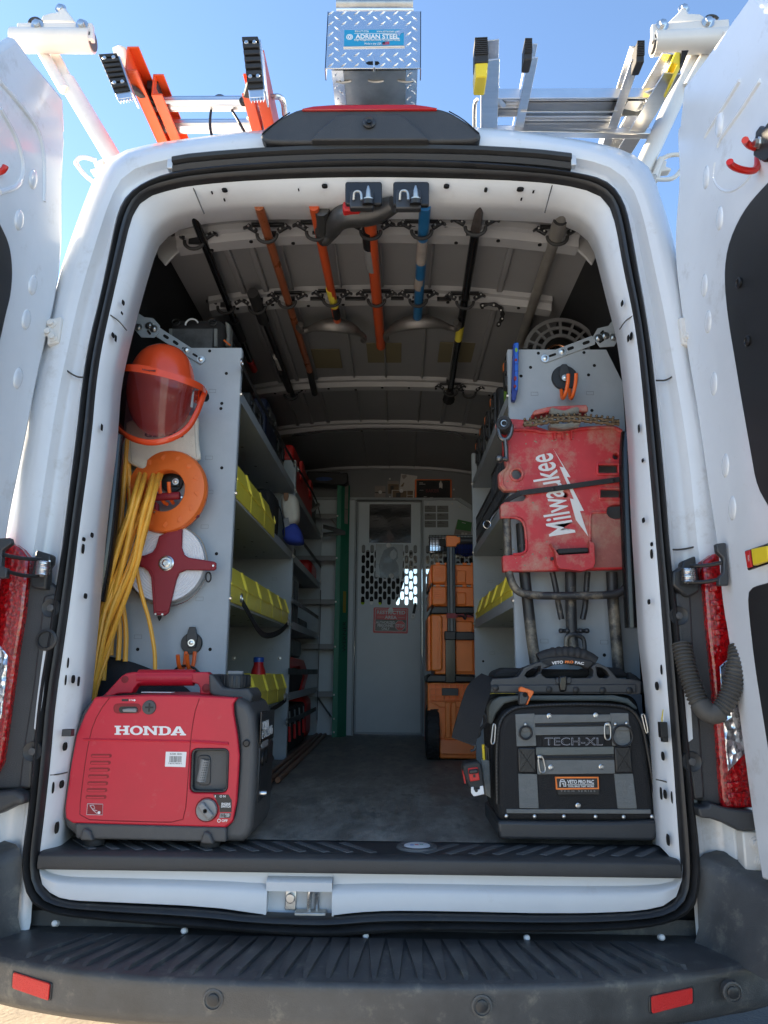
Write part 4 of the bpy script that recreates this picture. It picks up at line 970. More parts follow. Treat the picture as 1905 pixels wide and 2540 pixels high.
mk(B().slab(ats('A2', [(900,188),(925,176),(952,172),(953,190),(935,196),(925,215),(915,200)], YT - .0003), (0, .0006, 0)), 'sticker_tear', 'tread_plate', stk)
# latch slot, hinge roll, underside
mk(B().slab(ats('A2', [(728,368),(745,360),(800,360),(810,370),(795,380),(742,378)], Y - .0012), (0, .002, 0)), 'latch_slot', 'hole', lid)
mk(B().slab(ats('A2', [(770,318),(780,318),(782,395),(772,395)], Y - .016), (0, .016, 0)), 'latch_tab', 'alu', lid, bevel=.0008)
mk(B().tube([at('A2', 556, 34, Y + .03), at('A2', 1006, 34, Y + .03)], .019, 18), 'hinge_roll', 'alu_d', cc)
mk(B().tube([at('A2', 556, 60, Y + .01), at('A2', 1010, 60, Y + .01)], .006, 10), 'hinge', 'alu', cc)
L_, R_ = at('A2', 527, 418, Y + .02), at('A2', 1033, 418, Y + .02); zt = at('A2', 503, 80, Y).z
bx = B(); z0 = L_.z
bx.box2((L_.x + .03, Y + .02, z0), (R_.x - .03, 3.2, z0 + .004))
mk(bx, 'box_floor', 'alu_d', cc)
bx = B(); bx.box2((L_.x, Y + .015, z0 - .003), (L_.x + .033, 3.2, zt - .01)).box2((R_.x - .033, Y + .015, z0 - .003), (R_.x, 3.2, zt - .01)).box2((L_.x, Y + .03, zt - .02), (R_.x, 3.2, zt - .012))
mk(bx, 'box_side', 'tread_plate', cc)
tb = B()
for sx in (L_.x + .016, R_.x - .016):
    for i in range(26):
        yy = Y + .03 + i * .022; a = RAD(50 if i % 2 else -50)
        d = Vector((math.cos(a), math.sin(a), 0)); nn = Vector((-d.y, d.x, 0)); c = Vector((sx + (.006 if i % 2 else -.006), yy, z0 - .003)); L = .011; wd = .003; up = Vector((0, 0, -.002))
        tb.add([c - d * L, c - nn * wd, c + d * L, c + nn * wd, c - d * L * .5 + up, c + d * L * .5 + up], [(0, 1, 4), (1, 2, 5, 4), (2, 3, 5), (3, 0, 4, 5)])
mk(tb, 'side_tread_marks', 'tread_plate', cc, kind='stuff', smooth=False)
for i, x in enumerate((.12, .5, .85)):
    p = L_.lerp(R_, x); mk(B().tube(resample([(p.x - .02, Y + .055, z0 - .001), (p.x, Y + .06, z0 - .003), (p.x + .025, Y + .057, z0 - .001)], 14), .004, 6), 'weld_bead', 'alu_d', cc)
# carrier stands on the roof (two saddles)
for yy in (.5, 2.2): mk(B().box2((L_.x + .03, yy, 2.5), (R_.x - .03, yy + .06, z0 - .003)), 'saddle', 'rack_w', cc, bevel=.004)
# rack crossbars carrying both ladders
for yy in (.55, 2.4):
    rb = thing('roof_rack_bar', 'white roof rack crossbar under the ladders, ' + ('rear one' if yy < 1 else 'front one'), 'rack', (0, yy, 2.55))
    mk(B().box2((-.85, yy, 2.785), (L_.x - .002, yy + .05, 2.815)).box2((R_.x + .002, yy, 2.785), (.9, yy + .05, 2.815)), 'crossbar', 'rack_w', rb, bevel=.004)
    mk(B().box2((-.74, yy, 2.44), (-.7, yy + .05, 2.785)).box2((.74, yy, 2.44), (.78, yy + .05, 2.785)), 'post', 'rack_w', rb, bevel=.004)
FR.update(E1=(920,1160,6.381), E2=(1140,900,6.9125), E3=(700,1150,6.32), E4=(880,1480,8.295))
# ------------------------------------------------------------------ shelving
ZSH = [2.005, 1.68, 1.355, 1.02]
def hexset(par, name, pts, ax, r=.006):
    for p in pts:
        b = B(); hexbolt(b, p, ax, r, r * .8); mk(b, name, 'zinc', par)
def shelving(label, xf, s_, y0, y1, panels, shelves=ZSH, m='grey'):
    """xf: aisle edge; s_: -1 left wall, +1 right wall; panels: y of the upright sheets"""
    u = thing('shelving_unit', label, 'shelf', (xf + s_ * .17, y0, .72))
    xo, xw = xf + s_ * .315, xf + s_ * .36
    for y in panels:
        P = [(xf, .725), (xf, 2.14), (xo, 2.14), (xw, 2.03), (xw, .725)]
        pn = mk(B().prism(P, y, y + .003), 'end_panel', m, u)
        mk(B().box2((xf - s_ * .0015, y + .0032, .73), (xf + s_ * .0015, y + .022, 2.135)).box2((xf, y + .0034, 2.137), (xo, y + .022, 2.14)), 'panel_flange', m, pn)
    for z in shelves:
        b = B(); b.box2((xf + s_ * .004, y0 + .006, z - .034), (xw, y1 - .004, z - .031)).box2((xf + s_ * .002, y0 + .005, z - .036), (xf + s_ * .005, y1 - .003, z)).box2((xw - s_ * .004, y0 + .006, z - .03), (xw, y1 - .004, z + .02))
        sh_ = mk(b, 'shelf', m, u)
        for k in range(9):
            yy = y0 + .12 + (y1 - y0 - .2) * k / 8
            mk(B().lathe((xf + s_ * (.1 if k % 2 else .16), yy, z - .0345), (0, 0, 1), [(.006, 0), (.006, .001)], 8), 'shelf_hole', 'hole', sh_)
        hexset(u, 'bolt', [(xf - s_ * .0, y0 + .012, z - .018), (xf - s_ * .0, y1 - .012, z - .018)], (-s_, 0, 0), .0055)
    mk(B().box2((xw, y0 + .03, .73), (xw + s_ * .003, y1 - .03, 2.02)), 'back_panel', 'grey_d', u)
    return u
def marks(par, f, holes, slots, Y):
    for x, y in holes:
        p = at(f, x, y, Y); mk(B().lathe(p, (0, 1, 0), [(.0052, -.0006), (.0052, .001)], 12), 'hole', 'hole', par)
    for x, y in slots:
        p = at(f, x, y, Y); w2, h2, t = .0115, .006, .0009
        b = B(); b.box2((p.x - w2, Y - .0006, p.z + h2 - t), (p.x + w2, Y + .001, p.z + h2)).box2((p.x - w2, Y - .0006, p.z - h2), (p.x + w2, Y + .001, p.z - h2 + t)).box2((p.x - w2, Y - .0006, p.z - h2), (p.x - w2 + t, Y + .001, p.z + h2)).box2((p.x + w2 - t, Y - .0006, p.z - h2), (p.x + w2, Y + .001, p.z + h2))
        mk(b, 'knockout', 'grey_d', par)
u1 = shelving('grey steel shelving unit nearest the open doors along the left wall', -.416, -1, .42, 1.73, (.42, 1.727))
u2 = shelving('grey steel shelving unit along the left wall beside the bulkhead', -.418, -1, 1.75, 3.03, (1.752, 3.027))
u3 = shelving('grey steel shelving unit along the right wall', .44, 1, .43, 1.6, (.43, 1.597))
marks(u1, 'A8', [(1207,342),(1363,552),(1320,1435),(1320,832),(1312,880)], [(1232,716),(1200,1340),(1205,1660)], .42)
marks(u1, 'B1', [(1215,931),(550,1738),(1161,1738)], [(1115,702),(1072,1312),(553,1632)], .42)
marks(u3, 'B6', [(463,367),(1008,358),(971,177),(603,183),(540,297),(1055,282),(1035,645)], [(572,510),(1020,505)], .43)
marks(u3, 'B8', [(1123,133)], [(682,30),(1122,38)], .43)
marks(u3, 'B7', [(617,1245)], [(678,560),(695,1175)], 1.597)
marks(u1, 'B4', [], [(520,318),(483,968)], 1.727)
hexset(u1, 'bolt', [at('B4', 565, 1043, 1.727), at('B4', 148, 1043, 1.727)], (0, -1, 0))
# braces from the shelving to the body
def brace(par, f, plate, arm, slots, bolts, Y):
    a = mk(B().prism(xz(f, arm, Y), Y - .004, Y), 'brace_arm', 'grey', par, bevel=.0008)
    q = mk(B().prism(xz(f, plate, Y - .005), Y - .009, Y - .005), 'brace_plate', 'grey', par, bevel=.0008)
    for pts, yy in slots: mk(B().prism(xz(f, pts, yy), yy - .0005, yy + .001), 'brace_slot', 'hole', par)
    hexset(par, 'bolt', [at(f, x, y, yy) for x, y, yy in bolts], (0, -1, 0), .0075)
def slot(x0, y0, x1, y1, r):
    a = math.atan2(y1 - y0, x1 - x0); P = []
    for k in range(7): t = a + math.pi / 2 + math.pi * k / 6; P.append((x0 + r * math.cos(t), y0 + r * math.sin(t)))
    for k in range(7): t = a - math.pi / 2 + math.pi * k / 6; P.append((x1 + r * math.cos(t), y1 + r * math.sin(t)))
    return P
Y = .419
brace(u1, 'A8', [(452,60),(470,-40),(500,-60),(540,-10),(600,30),(680,38),(745,108),(740,165),(690,222),(570,218),(485,120)],
      [(745,130),(1000,292),(1170,405),(1172,430),(1135,468),(1112,466),(700,205)],
      [(slot(785,200,812,218,14), Y - .004), (slot(875,255,902,274,14), Y - .004), (slot(960,318,985,334,12), Y - .0038), (slot(1055,372,1085,390,10), Y - .0038), (slot(630,155,648,180,11), Y - .0092), (slot(482,60,486,72,8), Y - .0092)],
      [(990,335,Y - .004), (1125,422,Y - .004), (640,106,Y - .009), (684,136,Y - .009), (538,122,Y - .009)], Y)
Y = .429
brace(u3, 'A6', [(1350,1035),(1378,985),(1442,970),(1490,905),(1512,955),(1522,1012),(1476,1090),(1392,1096)],
      [(1048,1142),(1345,1028),(1368,1050),(1362,1080),(1075,1188),(1058,1182)],
      [(slot(1210,1104,1232,1096,9), Y - .004), (slot(1300,1071,1325,1062,9), Y - .004), (slot(1100,1145,1130,1135,7), Y - .0038), (slot(1395,1062,1412,1050,7), Y - .0092), (slot(1412,1000,1402,1010,7), Y - .0092)],
      [(1070,1160,Y - .004), (1170,1120,Y - .004), (1385,1040,Y - .009), (1425,1026,Y - .009), (1475,1036,Y - .009), (1492,920,Y - .009)], Y)
# ------------------------------------------------------------------ bulkhead
YB_ = 3.08
mat('grey_bk', (.56, .61, .65), .4, var=.06, vs_=3, bump=.08, bs=8)
bk = thing('bulkhead_partition', 'grey steel partition with slotted door closing off the cab', 'partition', (0, YB_, .72))
k_ = at('B5', 345, 305, YB_), at('B5', 300, 2110, YB_), at('B5', 840, 305, YB_)
dx0, dx1 = (k_[0].x + k_[1].x) / 2, k_[2].x; zt, zb = k_[0].z, .732
c0 = at('B5', 385, 671, YB_); c12 = at('B5', 790, 671, YB_); pit = (c12.x - c0.x) / 12
zr = at('B5', 587, 671, YB_).z; rp = zr - at('B5', 587, 751, YB_).z
def slots_(cols, base):
    H = []
    for i in cols:
        ev = i % 2 == 0
        for k in range(6 if ev else 5):
            x = base + i * pit; z = zr - k * rp - (0 if ev else rp / 2); w2, h2 = pit * .41, rp * .41
            H.append([(x + w2 * math.cos(t), z + (h2 - w2) + w2 * math.sin(t)) for t in [math.pi * j / 5 for j in range(6)]] + [(x + w2 * math.cos(t), z - (h2 - w2) + w2 * math.sin(t)) for t in [math.pi + math.pi * j / 5 for j in range(6)]])
    return H
dr = mk(B().prism([(dx0, zb), (dx1, zb), (dx1, zt), (dx0, zt)], YB_ - .012, YB_ - .008, slots_(range(13), c0.x)), 'partition_door', 'grey_bk', bk)
mk(B().box2((dx0, YB_ - .02, zb), (dx0 + .012, YB_ - .013, zt)).box2((dx1 - .012, YB_ - .02, zb), (dx1, YB_ - .013, zt)).box2((dx0, YB_ - .02, zb), (dx1, YB_ - .013, zb + .012)), 'door_edge', 'grey', dr, bevel=.002)
zt2 = at('B5', 560, 285, YB_).z
mk(B().prism([(-.9, .7), (dx0 - .014, .7), (dx0 - .014, zt2), (-.9, zt2)], YB_, YB_ + .004), 'fixed_panel', 'grey_bk', bk)
rx0 = dx1 + .014; rx1 = at('B5', 1130, 300, YB_).x
mk(B().prism([(rx0, .7), (.92, .7), (.92, 1.98), (rx1, zt2), (rx0, zt2)], YB_, YB_ + .004, slots_(range(0, 13), c0.x + 15 * pit - pit * .12)), 'fixed_panel', 'grey_bk', bk)
mk(B().box2((-.9, YB_ - .016, zt2 - .002), (rx1, YB_ + .01, zt2 + .014)).bar((rx1, YB_ - .003, zt2 + .006), (.9, YB_ - .003, 1.99), .026, .016, (0, 1, 0)), 'top_rail', 'grey', bk, bevel=.002)
mk(B().box2((dx0 - .016, YB_ - .03, .72), (dx0 - .004, YB_ + .01, zt2)).box2((dx1 + .003, YB_ - .02, .72), (dx1 + .015, YB_ + .01, zt2)), 'door_post', 'grey', bk, bevel=.002)
xl_ = at('B5', 225, 800, YB_).x
mk(B().box2((xl_ - .012, YB_ - .025, .72), (xl_ + .012, YB_ - .001, zt2)), 'stiffener', 'grey', bk, bevel=.004)
mk(B().prism([(-.9, 1.9), (.92, 1.9), (.92, 2.6), (-.9, 2.6)], 3.10, 3.104), 'upper_panel', 'grey_d', bk)
for x in (-.4, -.05, .3): pass
for f, x, y in (('E1',300,178),('E1',300,462),('E1',1312,345),('E1',1314,497),('E1',902,572),('E1',1288,572),('E1',1408,622),('E4',75,262),('E4',1306,280)):
    p = at(f, x, y, YB_ - .014); mk(B().lathe(p, (0, -1, 0), [(.006, -.004), (.006, .002), (.003, .004)], 10), 'rivet', 'bolt_w', bk)
ww = at('B5', 432, 318, YB_ - .014), at('B5', 757, 622, YB_ - .014)
mf = mat('window_film', (.02, .022, .025), .08, bump=.5, bs=9, spec=1.0, coat=1)
mk(B().box2((ww[0].x, YB_ - .016, ww[1].z), (ww[1].x, YB_ - .0125, ww[0].z)), 'door_window', 'window_film', bk)
# dark shape added in the cab to block light through the left slots; a safety vest hangs on the seat
ck = thing('cab_blocker', 'added dark jacket hanging in the cab behind the slotted door', 'blocker', (-.1, 3.3, 1.2))
mk(B().prism([(-.16, 1.3), (.0, 1.3), (.03, 1.5), (.1, 1.62), (.14, 1.75), (.12, 2.0), (-.26, 2.0), (-.26, 1.75), (-.2, 1.5)], 3.31, 3.4), 'blocker_body', 'fabric', ck, bevel=.02, seg=3)
vt = thing('safety_vest', 'lime and silver safety vest seen through the slotted door', 'vest', (-.08, 3.3, 1.35))
mk(B().box2((-.17, 3.285, 1.5), (-.02, 3.3, 1.58)), 'cloth', 'lime', vt, bevel=.008)
mk(B().box2((-.11, 3.276, 1.495), (-.07, 3.284, 1.585)), 'reflective_band', 'label_w', vt)
# things held on the bulkhead by magnets
Yd = YB_ - .0135
sg = thing('warning_sign', 'red and black restricted area sign held by a magnet on the partition door', 'sign', at('E4', 740, 740, Yd))
P = rrect(378, 228, 1092, 752, 26)
P = [(x + (700 - y) * .02, y + (x - 735) * .02) for x, y in P]
mk(B().prism(xz('E4', P, Yd), Yd - .002, Yd), 'sign_plate', 'sign_red', sg)
mk(B().prism(xz('E4', [(435,468),(1062,482),(1050,706),(424,698)], Yd), Yd - .0026, Yd - .001), 'black_field', mat('sign_blk', (.06, .05, .035), .4, var=.3, vs_=10), sg)
yq = Yd - .0026
b = B()
for a_, b_ in (((425,250),(1075,270)), ((1075,270),(1052,716)), ((1052,716),(412,700)), ((412,700),(425,250))): b.bar(at('E4', *a_, yq), at('E4', *b_, yq), .0022, .0008, (0, 1, 0))
for x0, x1, y in ((455,600,418),(890,1030,430)): b.bar(at('E4', x0, y, yq), at('E4', x1, y + 2, yq), .0016, .0008, (0, 1, 0))
mk(b, 'sign_border', 'label_w', sg)
def tq(s, f, ll, lr, ul, Y, m, par, **k): return text(s, at(f, *ll, Y), at(f, *lr, Y), at(f, *ul, Y), m, par, **k)
tq('RESTRICTED', 'E4', (455,358), (1038,366), (458,284), yq - .0003, 'label_w', sg, bold=.03)
tq('AREA', 'E4', (616,456), (866,462), (616,390), yq - .0003, 'label_w', sg, bold=.03)
tq('AUTHORIZED\nPERSONNEL\nONLY', 'E4', (436,684), (826,694), (436,496), yq - .0009, 'label_w', sg, bold=.025)
c = at('E4', 932, 596, yq); r_ = (at('E4', 1036, 596, yq) - c).x
mk(B().prism(circ(c.x, c.z, r_ * 1.06, 8, a0=RAD(22.5)), yq - .0008, yq + .001), 'stop_border', 'label_w', sg)
st = mk(B().prism(circ(c.x, c.z, r_ * .98, 8, a0=RAD(22.5)), yq - .0014, yq + .001), 'stop_octagon', mat('stop_red', (.62, .03, .02), .4), sg)
tq('STOP', 'E4', (852,632), (1016,640), (852,562), yq - .0015, 'label_w', sg, bold=.03)
def magnet(f, x, y, Y, label, r=.016):
    p = at(f, x, y, Y); o = mk(B().lathe(p, (0, -1, 0), [(r, 0), (r, .003), (r * .8, .0045), (r * .3, .0045), (r * .25, .003)], 20), 'round_magnet', 'label_w')
    return tag(o, label, 'magnet')
magnet('E4', 740, 276, Yd - .003, 'white round magnet holding the restricted area sign')
magnet('B5', 580, 641, Yd - .002, 'upper white round magnet on the grey printed sheet')
magnet('B5', 602, 879, Yd - .002, 'lower white round magnet on the grey printed sheet')
pg = thing('printed_sheet', 'grey printed sheet with a dark shape on the partition door', 'sheet', at('B5', 585, 897, Yd))
mk(B().prism(xz('B5', [(483,628),(697,634),(690,900),(476,892)], Yd), Yd - .0012, Yd), 'sheet', mat('sheet_g', (.28, .29, .29), .3, var=.25, vs_=9), pg)
mk(B().prism(xz('B5', [(515,893),(505,800),(520,740),(545,680),(580,660),(620,650),(650,680),(655,740),(640,760),(660,800),(665,896)], Yd), Yd - .0016, Yd - .001), 'dark_shape', mat('sheet_k', (.07, .075, .08), .3, var=.3, vs_=12), pg)
mk(B().prism(xz('B5', [(600,690),(625,668),(645,700),(640,735),(620,752),(598,745),(590,715)], Yd), Yd - .002, Yd - .0014), 'light_shape', mat('sheet_l', (.33, .34, .34), .3, var=.3, vs_=20), pg)
mp_ = thing('marker_clip', 'black and white marker clipped on the partition door beside the sign', 'marker', at('E4', 1190, 465, Yd))
mk(B().tube([at('E4', 1250, 130, Yd - .012), at('E4', 1210, 345, Yd - .012)], .0085, 12), 'barrel', 'black', mp_)
mk(B().prism(xz('E4', [(1170,348),(1240,355),(1222,468),(1150,455)], Yd - .004), Yd - .018, Yd - .004), 'cap', 'label_w', mp_, bevel=.002)
mk(B().lathe(at('E4', 1198, 396, Yd - .018), (0, -1, 0), [(.004, 0), (.004, .0008), (.0025, .0008), (.0025, 0)], 14), 'ring_mark', 'label_k', mp_)
Yp = YB_ - .001
for r_i in range(3):
    for c_i in range(2):
        x0, y0 = 850 + c_i * 197, 602 + r_i * 120
        ob = thing('business_card', 'grey business card with mountain logo, %s row, %s column of the six cards' % (('top', 'middle', 'bottom')[r_i], ('left', 'right')[c_i]), 'card', at('E1', x0 + 90, y0 + 104, Yp), group='business cards on the partition')
        mk(B().prism(xz('E1', [(x0, y0), (x0 + 178, y0), (x0 + 180, y0 + 102), (x0 + 2, y0 + 104)], Yp), Yp - .0006, Yp), 'card', mat('card_g', (.19, .195, .195), .6) if 'card_g' not in MT else 'card_g', ob)
        b = B().prism(xz('E1', [(x0 + 30, y0 + 30), (x0 + 55, y0 + 12), (x0 + 88, y0 + 30), (x0 + 60, y0 + 22)], Yp), Yp - .001, Yp - .0005)
        b.prism(xz('E1', [(x0 + 8, y0 + 38), (x0 + 115, y0 + 38), (x0 + 115, y0 + 43), (x0 + 8, y0 + 43)], Yp), Yp - .001, Yp - .0005)
        b.prism(xz('E1', [(x0 + 8, y0 + 78), (x0 + 105, y0 + 78), (x0 + 105, y0 + 81), (x0 + 8, y0 + 81)], Yp), Yp - .001, Yp - .0005)
        mk(b, 'logo', 'label_k', ob)
Yu = 3.099
def flat(name, label, cat, f, P, m, Y, details=()):
    o = thing(name, label, cat, at(f, sum(p[0] for p in P) / len(P), max(p[1] for p in P), Y))
    mk(B().prism(xz(f, P, Y), Y - .001, Y), 'sheet', m, o)
    for i, (Q, mm) in enumerate(details): mk(B().prism(xz(f, Q, Y), Y - .0014 - .0002 * i, Y - .0008), 'print', mm, o)
    return o
flat('note_card', 'pale folded card pinned left of the photographs above the partition door', 'card', 'E1', [(63,290),(230,288),(230,508),(60,506)], 'paper_b', Yu, [([(63,388),(230,386),(230,402),(63,404)], 'label_k')])
magnet('E1', 148, 388, Yu - .001, 'grey round magnet on the pale folded card', .012)
mat('photo_br', (.17, .11, .06), .5, var=.5, vs_=25)
flat('photograph', 'small photograph tucked behind the handwritten note', 'photo', 'E1', [(262,212),(408,210),(445,220),(445,430),(265,420)], 'paper_b', Yu, [([(275,260),(440,265),(440,420),(275,412)], 'photo_br'), ([(310,290),(360,290),(365,415),(310,410)], 'label_k')])
flat('handwritten_note', 'tilted white handwritten note with a heart above the partition', 'note', 'E1', [(478,96),(735,132),(685,385),(446,350)], 'paper', Yu - .002, [([(490,115),(560,110),(570,140),(520,185),(490,150)], 'paper_b'), ([(465,300),(520,235),(530,240),(510,300)], 'photo_br')])
flat('photo_card', 'photo greeting card with several pictures below the handwritten note', 'card', 'E1', [(330,352),(685,362),(682,522),(325,516)], 'paper', Yu - .004, [([(342,365),(566,370),(566,482),(342,480)], 'photo_br'), ([(575,366),(666,368),(664,436),(575,434)], 'photo_br'), ([(575,444),(664,446),(662,516),(575,514)], 'photo_br'), ([(400,400),(470,395),(470,470),(400,470)], 'label_k')])
magnet('E1', 482, 368, Yu - .006, 'dark round magnet on the photo greeting card', .013)
bx_ = thing('boxed_tool', 'black box with orange border standing on the partition ledge', 'box', at('E1', 995, 520, Yu))
mk(B().prism(xz('E1', rrect(695, 188, 1278, 522, 20), Yu), Yu - .01, Yu), 'tray', 'orange', bx_, bevel=.002)
mk(B().prism(xz('E1', rrect(722, 208, 1255, 520, 10), Yu), Yu - .0125, Yu - .005), 'face', 'black_g', bx_)
tbox('BAKER', 'E1', 870, 338, 1080, 392, Yu - .013, mat('dim_red', (.16, .01, .012), .5), bx_, ext=.0004)
mk(B().prism(xz('E1', [(1080,330),(1078,260),(1095,225),(1105,208),(1112,230),(1132,265),(1128,340),(1105,320)], Yu), Yu - .0132, Yu - .012), 'white_print', 'paper', bx_)
b = B()
for x0, x1, y in ((765,825,246),(765,862,266),(770,830,362),(835,880,465),(930,985,478)): b.prism(xz('E1', [(x0, y), (x1, y), (x1, y + 6), (x0, y + 6)], Yu), Yu - .013, Yu - .012)
mk(b, 'small_print', 'paper', bx_)
flat('green_leaflet', 'green leaflet with a staple on the partition right of the cards', 'leaflet', 'E1', [(1375,818),(1600,868),(1585,1060),(1315,1062),(1330,970)], 'paper_b', Yp, [([(1375,818),(1600,868),(1580,1012),(1345,975)], 'paper_g'), ([(1442,862),(1503,880),(1500,888),(1440,872)], 'paper'), ([(1435,1025),(1475,1028),(1470,1062),(1430,1062)], 'paper'), ([(1485,1030),(1525,1034),(1520,1075),(1480,1070)], 'paper')])
# wire basket on the partition
Yk = 2.96
wb = thing('wire_basket', 'black wire basket hung on the partition with blue cloth inside', 'basket', at('B7', 340, 345, Yk))
a, b_ = at('B7', 155, 165, Yk), at('B7', 560, 325, Yk)
b = B(); nx = 15
for i in range(nx + 1): x = a.x + (b_.x - a.x) * i / nx; b.tube([(x, Yk, a.z), (x, Yk, b_.z), (x, YB_ - .01, b_.z)], .0013, 6)
for i in range(5): z = a.z + (b_.z - a.z) * i / 4; b.tube([(a.x, YB_ - .01, z), (a.x, Yk, z), (b_.x, Yk, z)], .0022 if i in (0, 4) else .0013, 6)
mk(b, 'wires', 'black', wb)
def cloth(name, label, cat, c, r, m, seed=0, amp=.3, par=None, n=22):
    o = B(); L = []
    for j in range(1, n // 2):
        t = math.pi * j / (n // 2); ring = []
        for k in range(n):
            d = Vector((math.sin(t) * math.cos(2 * math.pi * k / n), math.sin(t) * math.sin(2 * math.pi * k / n), math.cos(t)))
            f_ = 1 + amp * pnoise(d * 2.3 + Vector((seed, 0, 0))) + amp * .4 * pnoise(d * 6 + Vector((0, seed, 0)))
            ring.append(Vector(c) + Vector((d.x * r[0], d.y * r[1], d.z * r[2])) * f_)
        L.append(ring)
    o.loft(L, True, True)
    if par is not None: return mk(o, name, m, par, sharp=80)
    return mk(o, name, m, label=label, cat=cat, sharp=80)
p = at('B7', 470, 315, 3.01)
cloth('blue_rag', 'crumpled blue cloth in the wire basket on the partition', 'cloth', (p.x + .04, 3.02, b_.z + .05), (.17, .035, .05), 'blue_cl', 3)
p = at('B7', 240, 240, 3.0)
bt = thing('steel_box', 'shiny silver box standing in the wire basket', 'box', p)
mk(B().box((p.x, 3.02, p.z), (.13, .05, .1)), 'box_body', 'mirror_f', bt, bevel=.006)
mk(B().box((p.x + .02, 2.9935, p.z + .01), (.04, .002, .05)), 'box_label', 'label_k', bt)
# ------------------------------------------------------------------ green stepladder
Yl = 2.93
gl = thing('green_stepladder', 'green fibreglass stepladder leaning against the partition', 'ladder', at('B5', 160, 2140, Yl))
P = xz('B5', [(180,150),(208,150),(172,2145),(135,2145)], Yl)
fr = mk(B().prism(P, Yl, Yl + .006), 'rail', 'green', gl, bevel=.001)
Q = xz('B5', [(208,150),(232,152),(192,2130),(172,2145)], Yl)
mk(B().slab([(P[1][0], Yl + .003, P[1][1]), (P[2][0], Yl + .003, P[2][1]), (P[2][0] + .05, Yl + .075, P[2][1]), (P[1][0] + .05, Yl + .075, P[1][1])], (.004, 0, 0)), 'rail_web', 'green', gl)
xr = P[1][0] - .01
for y0, y1 in ((393,430),(722,760),(1065,1102),(1415,1455),(1792,1830)):
    p = at('B5', 110, (y0 + y1) / 2, Yl + .01); h = .03; xr_ = at('B5', 208 - (y0 - 150) * .018, y0, Yl).x - .012
    b = B().box2((-.62, Yl + .008, p.z - h / 2), (xr_ - .012, Yl + .011, p.z + h / 2)).box2((-.62, Yl + .008, p.z + h / 2 - .003), (xr_ - .012, Yl + .085, p.z + h / 2))
    for k in range(4): b.box2((-.62, Yl + .02 + k * .016, p.z + h / 2), (xr_ - .012, Yl + .026 + k * .016, p.z + h / 2 + .002))
    mk(b, 'step', 'gen_grey_l', gl)
    mk(B().lathe((xr_ - .008, Yl - .0005, p.z), (0, -1, 0), [(.006, 0), (.004, .003)], 10), 'rivet', 'bolt_w', gl)
for y in (2000, 2105): mk(B().lathe(at('B5', 152, y, Yl), (0, -1, 0), [(.006, 0), (.004, .003)], 10), 'rivet', 'bolt_w', gl)
mk(B().tube([at('B5', 30, 1840, Yl + .03), at('B5', 135, 1990, Yl + .03)], .012, 10, sy=.4), 'brace', 'alu_d', gl)
mk(B().tube([at('B5', 130, 430, Yl + .03), at('B5', 172, 490, Yl + .03)], .009, 10, sy=.4), 'brace', 'alu_d', gl)
cp = mk(B().prism(xz('B5', [(-60,60),(200,66),(212,75),(258,68),(262,145),(235,168),(-60,150)], Yl - .02), Yl - .02, Yl + .09), 'top_cap', 'plastic_k', gl, bevel=.006)
p = at('B5', 75, 120, Yl - .021); mk(B().prism(circ(p.x, p.z, .055, 20, .013), Yl - .022, Yl - .018), 'cap_label', mat('cap_blue', (.02, .06, .2), .4), cp)
def onweb(f, x, y0, y1, w_, m, name):
    a, b_ = at(f, x[0], y0, Yl + .04), at(f, x[1], y1, Yl + .04)
    X = P[1][0] + .0045
    tx = lambda z: P[1][0] + (P[2][0] - P[1][0]) * (P[1][1] - z) / (P[1][1] - P[2][1]) + .0245
    mk(B().slab([(tx(a.z), Yl + .03, a.z), (tx(b_.z), Yl + .03, b_.z), (tx(b_.z) + .66 * w_, Yl + .03 + w_, b_.z), (tx(a.z) + .66 * w_, Yl + .03 + w_, a.z)], (.0006, 0, 0)), name, m, gl)
    return tx
onweb('B5', (225, 222), 155, 355, .03, 'paper_b', 'rail_label'); onweb('B5', (222, 216), 360, 470, .03, 'paper_b', 'rail_label')
tx = onweb('B5', (205, 200), 1000, 1168, .025, mat('yel_lab', (.35, .28, .03), .5), 'rail_label')
a, b_ = at('B5', 200, 1475, Yl + .04), at('B5', 205, 1235, Yl + .04)
text('WERNER', (tx(a.z) + .0205, Yl + .06, a.z), (tx(b_.z) + .0205, Yl + .06, b_.z), (tx(a.z) + .001, Yl + .03, a.z), 'label_k', gl, ext=.0003)
sp_ = thing('ladder_strap', 'black webbing strap tying the green stepladder to the shelving', 'strap', at('E3', 700, 1000, 2.92))
for P_ in ([(640,985),(720,1005),(860,1045),(990,1090)], [(640,1118),(760,1105),(860,1090),(985,1085)]):
    q = resample(ats('E3', P_, 2.915), 16); mk(B().loft([[v + Vector((0, 0, .014)) for v in q], [v + Vector((0, -.002, 0)) for v in q], [v - Vector((0, 0, .014)) for v in q]], False), 'webbing', 'black', sp_, solid=.002)
wr = thing('open_wrench', 'brass coloured wrench hanging on the green stepladder rail', 'wrench', at('E3', 915, 1810, 2.9))
q = ats('E3', [(940,1310),(930,1500),(915,1790)], 2.97); mk(B().tube(q, .003, 8), 'shank', 'copper_dk', wr)
mk(B().lathe(q[0] + Vector((0, 0, .008)), (0, -1, 0), [(.012, -.003), (.012, .003)], 12).lathe(q[2] - Vector((0, 0, .004)), (0, -1, 0), [(.008, -.003), (.008, .003)], 12), 'jaw', 'copper_dk', wr)
